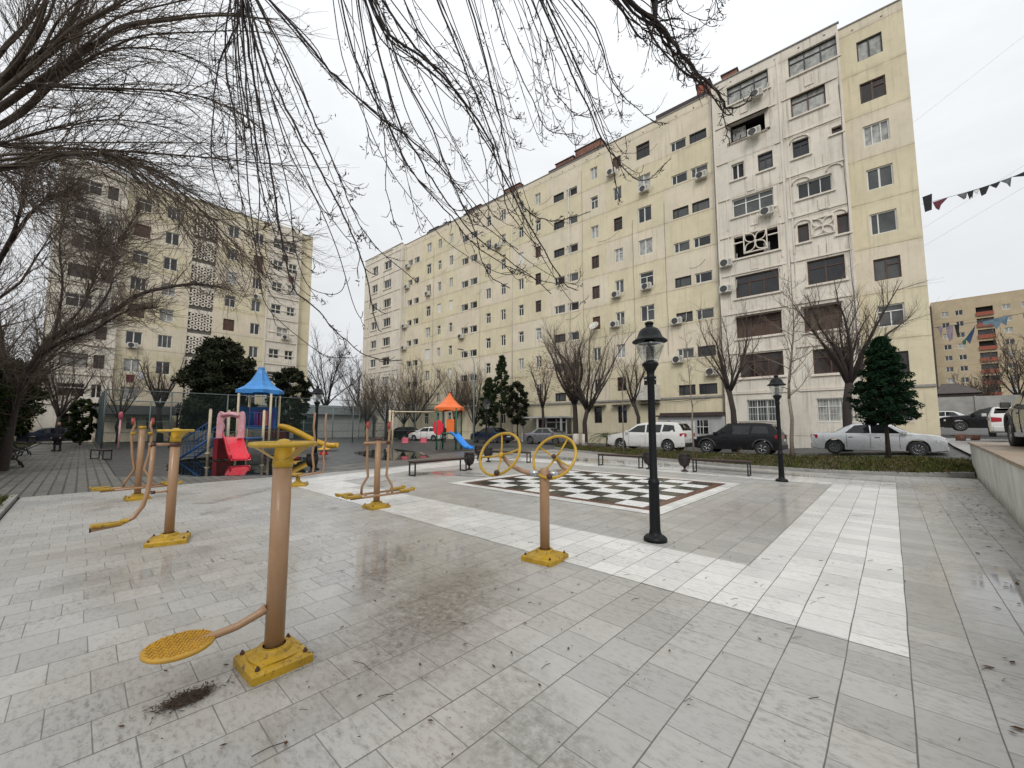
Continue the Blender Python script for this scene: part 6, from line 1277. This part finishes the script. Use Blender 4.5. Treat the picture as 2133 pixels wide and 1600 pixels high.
# trees in front of the main block
bare_tree((-7.0,27.3,.1),9.3,2.5,'dark forked bare tree behind the gap between black and white sport utility cars',1,.40,.17,n1=9,n2=11,n3=9,lean=(-.25,.1))
bare_tree((-1.75,27.0,.3),9.4,2.9,'large brown bare tree rising behind the silver saloon, left of the conifer',2,.38,.2,n1=11,n2=12,n3=10,lean=(.3,0))
bare_tree((-3.25,21.45,.15),8.6,2.6,'slender pale barked young tree on the kerb strip just right of the second lantern post',3,.30,.075,'leader','barkl','twigb',9,6,5,group='young trees on the kerb strip',tw=.005)
bare_tree((-11.1,21.0,.1),5.6,1.1,'thin sapling in front of the white sport utility car',4,.4,.035,'leader','barkl','twigb',5,4,3,group='young trees on the kerb strip',tw=.004)
bare_tree((-7.25,21.0,.1),6.8,1.5,'thin sapling between the white and black sport utility cars',5,.35,.04,'leader','barkl','twigb',7,4,3,group='young trees on the kerb strip',tw=.004)
bare_tree((-17.1,26.3,0),11.0,4.0,'tall many stemmed bare tree with whitewashed foot, nearest of the whitewashed pair',6,.26,.19,n1=12,n2=12,n3=9,white=True,lean=(.3,0))
bare_tree((-18.3,26.9,0),11.6,3.9,'tall bare tree with whitewashed foot, left one of the whitewashed pair',7,.30,.22,n1=12,n2=12,n3=9,white=True,lean=(-.1,0))
bare_tree((-14.0,29.0,0),8.2,2.3,'small forked bare tree directly behind the nearest lantern post and white car',8,.42,.15,n1=8,n2=9,n3=8,lean=(-.4,0))
lv=[]; t6=bare_tree((-23.6,29.3,0),8.6,2.3,'bare tree with pale dried leaves before the shop porch',9,.38,.15,n1=7,n2=8,n3=6,leaves=lv)
lvp=[]; r=random.Random(2)
def _lv(src,n,sp): return [(p[0]+r.gauss(0,sp),p[1]+r.gauss(0,sp),p[2]+r.gauss(0,sp)) for p in src for _ in range(n)]
lv=[] 
def crown_points(cx,cy,cz,rx,rz,n,seed,clumps=14,cone=False):
    q=random.Random(seed); out=[]; cs=[]
    for k in range(clumps):
        a=q.uniform(0,2*PI); f=q.random()**.5; z=q.uniform(-1,1); w=math.sqrt(max(.05,1-z*z))
        cs.append((cx+math.cos(a)*rx*f*w,cy+math.sin(a)*rx*f*w,cz+z*rz,q.uniform(.28,.5)*rx))
    for _ in range(n):
        c=q.choice(cs); v=rvec(q,1).normalized()*c[3]*(q.random()**.35); out.append((c[0]+v.x,c[1]+v.y,c[2]+v.z*.8))
    return out
scatter_leaves('dry_leaves',crown_points(0,0,5.9,2.1,2.2,900,3,22),.10,M['paleleaf'],.2,5,kind=None,parent=t6)
def ever(loc,H_,W_,label,seed,m,n=9000,th=.25,leaf=.11,clumps=40,cat='evergreen tree',name='evergreen_tree',shape='round',lean=0):
    t=thing(name,label,cat,loc,0); r=random.Random(seed); b=MB(); b.tube([(0,0,-.2),(lean*.4,0,H_*.3),(lean,0,H_*.8)],[W_*.055+.03,W_*.045,.03],8)
    pts=[];z0=H_*th
    for k in range(clumps):
        f=(k+.5)/clumps; z=z0+(H_-z0)*f
        if shape=='round': w=W_*math.sqrt(max(0,1-(2*f-.85)**2/1.35))*.95
        elif shape=='cone': w=W_*(1-f)**.75*(.55+.45*min(1,f*5))+.08
        else: w=W_*(.55+.45*math.sin(f*PI))
        for q in range(3 if shape!='cone' else 5):
            a=k*2.399+q*2.1+r.uniform(-.4,.4); rad=w*r.uniform(.35,1.) ; cx,cy=math.cos(a)*rad,math.sin(a)*rad; cs=r.uniform(.13,.27)*W_*(1 if shape!='cone' else .75)
            b.tube([(lean*f,0,z-.1),(cx*.6,cy*.6,z+.05),(cx,cy,z)],[.03,.02,.01],4)
            for _ in range(int(n/clumps/(3 if shape!='cone' else 5))):
                v=rvec(r,1).normalized()*cs*(r.random()**.4); pts.append((cx+v.x+lean*f,cy+v.y,z+v.z*.75))
    b.build('trunk',M['barkd'],t); scatter_leaves('crown',pts,leaf,m,.3,seed,kind=None,parent=t,aspect=2.2)
    return t
ever((-.15,21.6,.2),4.8,1.22,'dark green conifer on the kerb strip in front of the silver saloon',31,M['needle'],30000,.30,.058,64,'conifer','conifer_tree','cone')
ever((-52.4,9.8,0),10.6,3.7,'large dark round evergreen behind the court, left of the blue roofed tower',32,M['evleaf'],30000,.12,.24,50)
ever((-46.5,14.9,0),7.6,2.2,'smaller reddish dark evergreen just right of the blue roofed tower',33,M['evleaf'],12000,.2,.2,34)
ever((-29.8,30.0,0),9.0,1.3,'tall loose pine at the left of the shop porch',34,M['pine'],7000,.34,.13,26,'pine','pine_tree','cone',.2)
ever((-31.8,30.2,0),6.8,1.5,'bushy dark pine left of the tall loose pine',35,M['pine'],8000,.24,.13,26,'pine','pine_tree','cone')
ever((-27.6,30.2,0),6.0,1.3,'short reddish evergreen right of the tall loose pine',36,M['evleaf'],7000,.3,.14,24)
ever((-49.7,.0,0),3.8,1.2,'small round evergreen shrub behind the side screen of the court',37,M['moss'],5000,.1,.13,20,'shrub','evergreen_shrub')
ever((-21.5,-3.9,0),4.3,2.5,'mossy dark evergreen shrub at the left edge above the nearest ornate bench',38,M['moss'],26000,.10,.10,44,'shrub','evergreen_shrub')
ever((-26.5,-4.6,0),3.9,2.0,'farther dark evergreen shrub behind the ornate benches',39,M['moss'],13000,.15,.13,30,'shrub','evergreen_shrub')
ever((-36,-5.5,0),4.2,2.6,'dark evergreen shrub behind the person on the path',41,M['moss'],10000,.12,.18,28,'shrub','evergreen_shrub')
# far bare trees
sp=[((-43.9,24.9,0),9.6,3.0,'brown bare tree behind the swing frame, before the left end of main block'),((-43.2,28.3,0),10.4,3.0,'brown bare tree above the left post of the swing frame'),((-38.4,30.9,0),9.9,2.8,'brown bare tree left of the orange roof'),((-52.2,26.6,0),9.6,3.2,'wide brown bare tree at the foot of the main block far end'),((-34.9,30.9,0),8.8,2.5,'bare tree just right of the orange roof'),((-57.5,28,0),8.8,3.5,'reddish brown bare tree in the gap between both blocks'),((-47.5,29.5,0),9.6,2.8,'brown bare tree between two others before the far white bay')]
for i,(p,h,w,l) in enumerate(sp): bare_tree(p,h,w,l,50+i,.2,.14,n1=11,n2=11,n3=7,tw=.011,twm='twigb',bark='barkd',group='distant bare trees')
for i,(p,h,w,l) in enumerate((((-75,29.5,0),20.3,5.5,'tall bare tree just right of the left block seen against the sky'),((-73,35.,0),19.0,6.0,'tall bare tree in the middle of the gap between both blocks'))): bare_tree(p,h,w,l,70+i,.25,.3,n1=10,n2=11,n3=8,tw=.016,twm='twig',lean=(.8,.4),group='distant bare trees')
bare_tree((-55.0,5.6,0),9.9,2.8,'twisted bare tree behind the court in front of the kiosk',80,.35,.24,n1=8,n2=9,n3=7,tw=.010,lean=(.3,-.3),group='distant bare trees')
bare_tree((-50.5,-1.3,0),9.4,3.2,'bare tree before the lower left windows of the left block',81,.25,.18,n1=9,n2=10,n3=8,tw=.012,group='distant bare trees')
bare_tree((-53.5,2.4,0),9.0,2.4,'slim bare tree left of the twisted one before the left block',82,.25,.12,n1=8,n2=8,n3=7,tw=.011,group='distant bare trees')
bare_tree((14.5,98,1.4),15.5,4.5,'bare tree in front of the tan block at the right edge',83,.3,.2,n1=9,n2=10,n3=7,tw=.03,group='distant bare trees')
bare_tree((10.6,100,1.4),10.5,4.5,'low bare tree in front of the tan block above the black saloon',84,.2,.2,n1=9,n2=10,n3=7,tw=.03,group='distant bare trees')
# palm by the white car
t=thing('palm','small fan of drooping palm fronds left of the white sport utility car','palm',(-16.2,28.2,0)); r=random.Random(9); pp=[];b=MB(); b.tube([(0,0,0),(0,0,.7)],[.16,.12],8); b.build('trunk',M['barkd'],t); b=MB()
for k in range(15):
    a=k*2.4; e=r.uniform(.3,1.3); pts=polyl((0,0,.7),(math.cos(a),math.sin(a),e),1.6,7,r,.03,Vector((0,0,-1)),.20); b.tube(pts,.012,4)
    for i in range(1,8):
        d=(pts[i]-pts[i-1]).normalized(); s=d.cross(Vector((0,0,1))).normalized()
        for sg in (-1,1):
            for q in (0,.5): o_=pts[i-1].lerp(pts[i],q); e_=o_+s*sg*.34+d*.16-Vector((0,0,.10)); b.add([o_-d*.02,o_+d*.03,e_],[(0,1,2)])
b.build('fronds',M['palm'],t)
# ---- near trees: guided boughs
def spray(T,B_,g,r0,r,nt,L,droop,tw,sub=5,seeds=None,out=None,curl=.0,wig=.16,side=.9,n=6):
    g=[Vector(p) for p in g]; k=len(g)-1
    for j in range(nt):
        f=r.random()**.8*.97+.02; i=min(k-1,int(f*k)); q=g[i].lerp(g[i+1],f*k-i); d=(g[i+1]-g[i]).normalized(); dd=d*r.uniform(.6,1.3)+rvec(r,side*.5); LL=L*r.uniform(.35,1.)*(1.1-.5*f)
        p=q.copy(); v=dd.normalized(); pts=[p.copy()]
        for s in range(n):
            v=(v+rvec(r,wig*1.25)+Vector((0,0,-1))*(droop*(1-s/n*1.3)-0*curl)+Vector((0,0,1))*(curl*(s/n)**2)).normalized(); p=p+v*LL/n; pts.append(p.copy())
        rr_=max(tw,min(r0*.35,tw*2.2)); T.line(pts,rr_,tw*.6)
        if seeds is not None and r.random()<.4: seeds.append(pts[-1 if r.random()<.5 else n//2])
        for _ in range(sub):
            f2=r.uniform(.1,1); i2=min(n-1,int(f2*n)); q3=pts[i2].lerp(pts[i2+1],f2*n-i2); d3=(pts[i2+1]-pts[i2]).normalized()+rvec(r,.45)
            p3=polyl(q3,d3,LL*r.uniform(.12,.42),4,r,wig,Vector((0,0,1)),.12*curl-.05*droop); T.line(p3,tw*.75,tw*.4)
def catmull(g,m=5):
    g=[Vector(p) for p in g]; out=[]
    for i in range(len(g)-1):
        p0=g[max(0,i-1)];p1=g[i];p2=g[i+1];p3=g[min(len(g)-1,i+2)]
        for k in range(m):
            t=k/m; out.append(.5*((2*p1)+(-p0+p2)*t+(2*p0-5*p1+4*p2-p3)*t*t+(-p0+3*p1-3*p2+p3)*t**3))
    out.append(g[-1]); return out
# overhanging tree: trunk stands behind the viewpoint, limbs pass overhead
r=random.Random(77)
ot=thing('bare_tree','drooping bare branches of an overhanging tree hanging from the top of the picture','bare tree',(0,0,0)); T=Twigs(); b=MB(); seeds=[]
base_=Vector((.15,-3.4,0)); crotch=Vector((-.5,-2.6,3.6)); b.tube([base_-Vector((0,0,.2)),base_+Vector((-.1,.15,1.2)),base_+Vector((-.3,.4,2.4)),crotch],[.34,.27,.25,.22],14)
hubs={}
for g,r0 in GA:
    s=Vector(g[0]); key=min(hubs,key=lambda h:(Vector(h)-s).length) if hubs else None
    if s.z>5.2:
        if key is None or (Vector(key)-s).length>.7:
            hubs[tuple(s)]=1; mid=(crotch+s)/2; mid.z=max(s.z,6.2)+.5; hub=s+Vector((0,0,.25))
            b.tube(catmull([crotch-Vector((0,0,.3)),crotch.lerp(mid,.5)+Vector((0,0,.5)),mid,hub],4),[.13-.09*i/12 for i in range(13)],9); b.tube([hub,s],[.04,r0*1.6],8); key=tuple(s)
        else: T.line([Vector(key)+Vector((0,0,.2)),s],.02,r0)
    gl=[p+rvec(r,.006) for p in catmull(g,5)]; n=len(gl); b.tube(gl,[max(.005,r0*1.08*(1-.70*i/(n-1))) for i in range(n)],6)
    big=len(g)>=5
    if big:
        for v in range(3):   # companions that part from the strand
            o_=[Vector(p) for p in g]; k0=r.randint(0,1); amp=r.uniform(.25,.6); dv=Vector((r.gauss(0,1),r.gauss(0,1),r.gauss(0,.35))).normalized(); cut=r.randint(max(3,len(g)-5),len(g)-1); q=[p+dv*amp*(.18+(i/len(g))**1.1)+rvec(r,.03) for i,p in enumerate(o_)][:cut]; q.append(q[-1]+(q[-1]-q[-2])*.5+Vector((0,0,.10))); q.append(q[-1]+(q[-1]-q[-2])*.3+Vector((0,0,.12)))
            if len(q)>2:
                ql=catmull(q,4); m_=len(ql); b.tube(ql,[max(.0038,r0*.6*(1-.72*i/(m_-1))) for i in range(m_)],5); spray(T,b,ql,.008,r,9,.34,.12,.0038,1,seeds,curl=.75,side=.8,wig=.09)
    spray(T,b,gl,r0,r,13 if big else 5,.42 if big else .2,.12,.0046,2,seeds,curl=.75,side=.8,wig=.09)
    for i in range(2,n-1):  # bud spurs
        if r.random()<.8: d=rvec(r,1).normalized(); T.line([gl[i],gl[i]+d*r.uniform(.015,.05)],.004,.003)
b.build('limbs',M['barkd'],ot); T.build('crown',M['twig'],ot,4)
pts=[]
for s in seeds: 
    for _ in range(r.randint(4,12)): v=rvec(r,.022); v.z-=abs(r.gauss(0,.02)); pts.append(tuple(s+v))
scatter_leaves('seed_clusters',pts,.016,M['seed'],.0,9,kind=None,parent=ot,aspect=2.6)
# near left tree
r=random.Random(5); nt_=thing('bare_tree','spreading bare tree whose dark boughs fill the upper left corner','bare tree',(0,0,0)); T=Twigs(); b=MB(); base_=Vector((-10.7,-2.9,0)); fork=Vector(GB[0][0][0])
b.tube(catmull([base_-Vector((0,0,.2)),base_+Vector((.1,0,1.5)),base_.lerp(fork,.6),fork],4),[.36-.18*i/12 for i in range(13)],14)
for i,(g,r0) in enumerate(GB):
    s=Vector(g[0]); 
    if (s-fork).length>.15: g=[fork]+list(g)
    gl=catmull(g,5); n=len(gl); b.tube(gl,[max(.006,r0*(1-.8*j/(n-1))) for j in range(n)],8)
    heavy=i in (6,7,8,9)
    spray(T,b,gl[4:],r0,r,60 if heavy else 52,2.2,.13 if heavy else .05,.0038,7,None,curl=.35 if heavy else .25,side=.95 if heavy else 1.,wig=.13)
    for v in range(3):
        o_=[Vector(p) for p in g]; amp=r.uniform(.4,1.1); dv=Vector((r.gauss(0,1),r.gauss(0,1),r.gauss(0,.8))).normalized(); k0=r.randint(1,2); q=[p+dv*amp*((k-k0)/len(g))**1.1 if k>k0 else p for k,p in enumerate(o_)][k0:]
        if len(q)>2: ql=catmull(q,4); m_=len(ql); b.tube(ql,[max(.005,r0*.45*(1-.8*j/(m_-1))) for j in range(m_)],6); spray(T,b,ql,.012,r,15,1.6,.09,.004,4,None,curl=.3,side=.7,wig=.13)
b.build('trunk',M['bark'],nt_); T.build('crown',M['twigb'],nt_)
# leaning tree at left
r=random.Random(8); lt=thing('bare_tree','leaning bare tree with thick arching bough behind the ornate benches at left','bare tree',(0,0,0)); T=Twigs(); b=MB()
for i,(g,r0) in enumerate(GC):
    g=[Vector(p) for p in g]; r0*=.72
    if i<3: g=[Vector((g[0].x-.1,g[0].y-.1,-.2))]+g
    gl=catmull(g,5); n=len(gl); b.tube(gl,[max(.015,r0*(1.15 if j<4 else 1)*(1-.8*j/(n-1))) for j in range(n)],10)
    spray(T,b,gl[5:],r0,r,220 if i in(0,1) else 150,2.5,.02,.006,10,None,curl=.35,side=1.15,wig=.14)
b.build('trunk',M['barkd'],lt); T.build('crown',M['twigb'],lt)
for i,(x,y,h) in enumerate(((-31,-6.5,15),(-24,-8.,15),(-38,-10,17),(-43,-4.5,14))): bare_tree((x,y,0),h,5.5,('tall bare tree left of the court corner behind the benches','tall bare tree at the far left edge','tallest bare tree far left behind the evergreen shrubs','bare tree close to the left block white bay')[i],90+i,.2,.2,n1=12,n2=12,n3=8,tw=.010,twm='twigb',group='tall trees at the left')
# ================================================================ WORLD, LIGHT, CAMERA
w=bpy.data.worlds.new('World'); scn.world=w; w.use_nodes=True; t_=w.node_tree; t_.nodes.clear(); nt=NT(t_)
sky=nt.n('ShaderNodeTexSky',_sky_type='NISHITA'); sky.sun_disc=False; sky.sun_elevation=R(38); sky.sun_rotation=R(145); sky.dust_density=4.; sky.air_density=1.5
hs=nt.n('ShaderNodeHueSaturation',Saturation=.12,Value=.55,Color=sky.outputs[0])
tc=nt.n('ShaderNodeTexCoord'); sep=nt.n('ShaderNodeSeparateXYZ',Vector=tc.outputs['Generated']); zc=nt.m('MAXIMUM',sep.outputs[2],0.)
g=nt.m('ADD',nt.m('MULTIPLY',zc,SKYG),SKYB)     # overcast: brighter towards the zenith
mp=nt.n('ShaderNodeMapping',Vector=tc.outputs['Generated']); mp.inputs['Scale'].default_value=(1,1,2.6)
cn=nt.ramp(nt.noise(mp,1.7,6,.6,.4),.3,.7,.90,1.06); g=nt.m('MULTIPLY',g,cn)
cc=nt.n('ShaderNodeCombineColor',Red=nt.m('MULTIPLY',g,.975),Green=nt.m('MULTIPLY',g,1.),Blue=nt.m('MULTIPLY',g,1.03))
mx=nt.mix(.9,hs.outputs[0],cc.outputs[0]); bg=nt.n('ShaderNodeBackground',Color=mx,Strength=.1); o=nt.n('ShaderNodeOutputWorld'); t_.links.new(bg.outputs[0],o.inputs[0])
sd=bpy.data.lights.new('sun','SUN'); sd.energy=SUN; sd.angle=R(20); sd.color=(1,.96,.9); so=bpy.data.objects.new('sun',sd); C.objects.link(so); so.rotation_euler=(R(48),0,R(35))
cd=bpy.data.cameras.new('camera'); cam=bpy.data.objects.new('camera',cd); C.objects.link(cam); cam.location=(0,0,1.5); cam.rotation_euler=(R(90+4.85),0,R(43.2)); cd.sensor_width=36; cd.lens=36*839/2133; cd.shift_y=18/2133; cd.clip_start=.05; cd.clip_end=6000; scn.camera=cam
scn.view_settings.view_transform='Standard'; scn.view_settings.look='None'; scn.view_settings.exposure=EXPO; scn.view_settings.gamma=1
scn.render.engine='CYCLES'
ever((-55,-6,0),4.5,3.0,'dark bushy evergreen far left beyond the benches',42,M['moss'],9000,.08,.2,26,'shrub','evergreen_shrub')
ever((-62,-9,0),6,4.0,'largest dark evergreen mass at the far left horizon',43,M['moss'],10000,.05,.25,26,'shrub','evergreen_shrub')
ever((-30,-3.3,0),4.9,2.1,'green tinged evergreen canopy hanging over the path edge between both ornate benches',44,M['moss'],16000,.36,.11,30)
ever((-40,-4.0,0),5.2,2.3,'dark evergreen canopy just left of the person in the navy coat',45,M['moss'],12000,.32,.15,28)
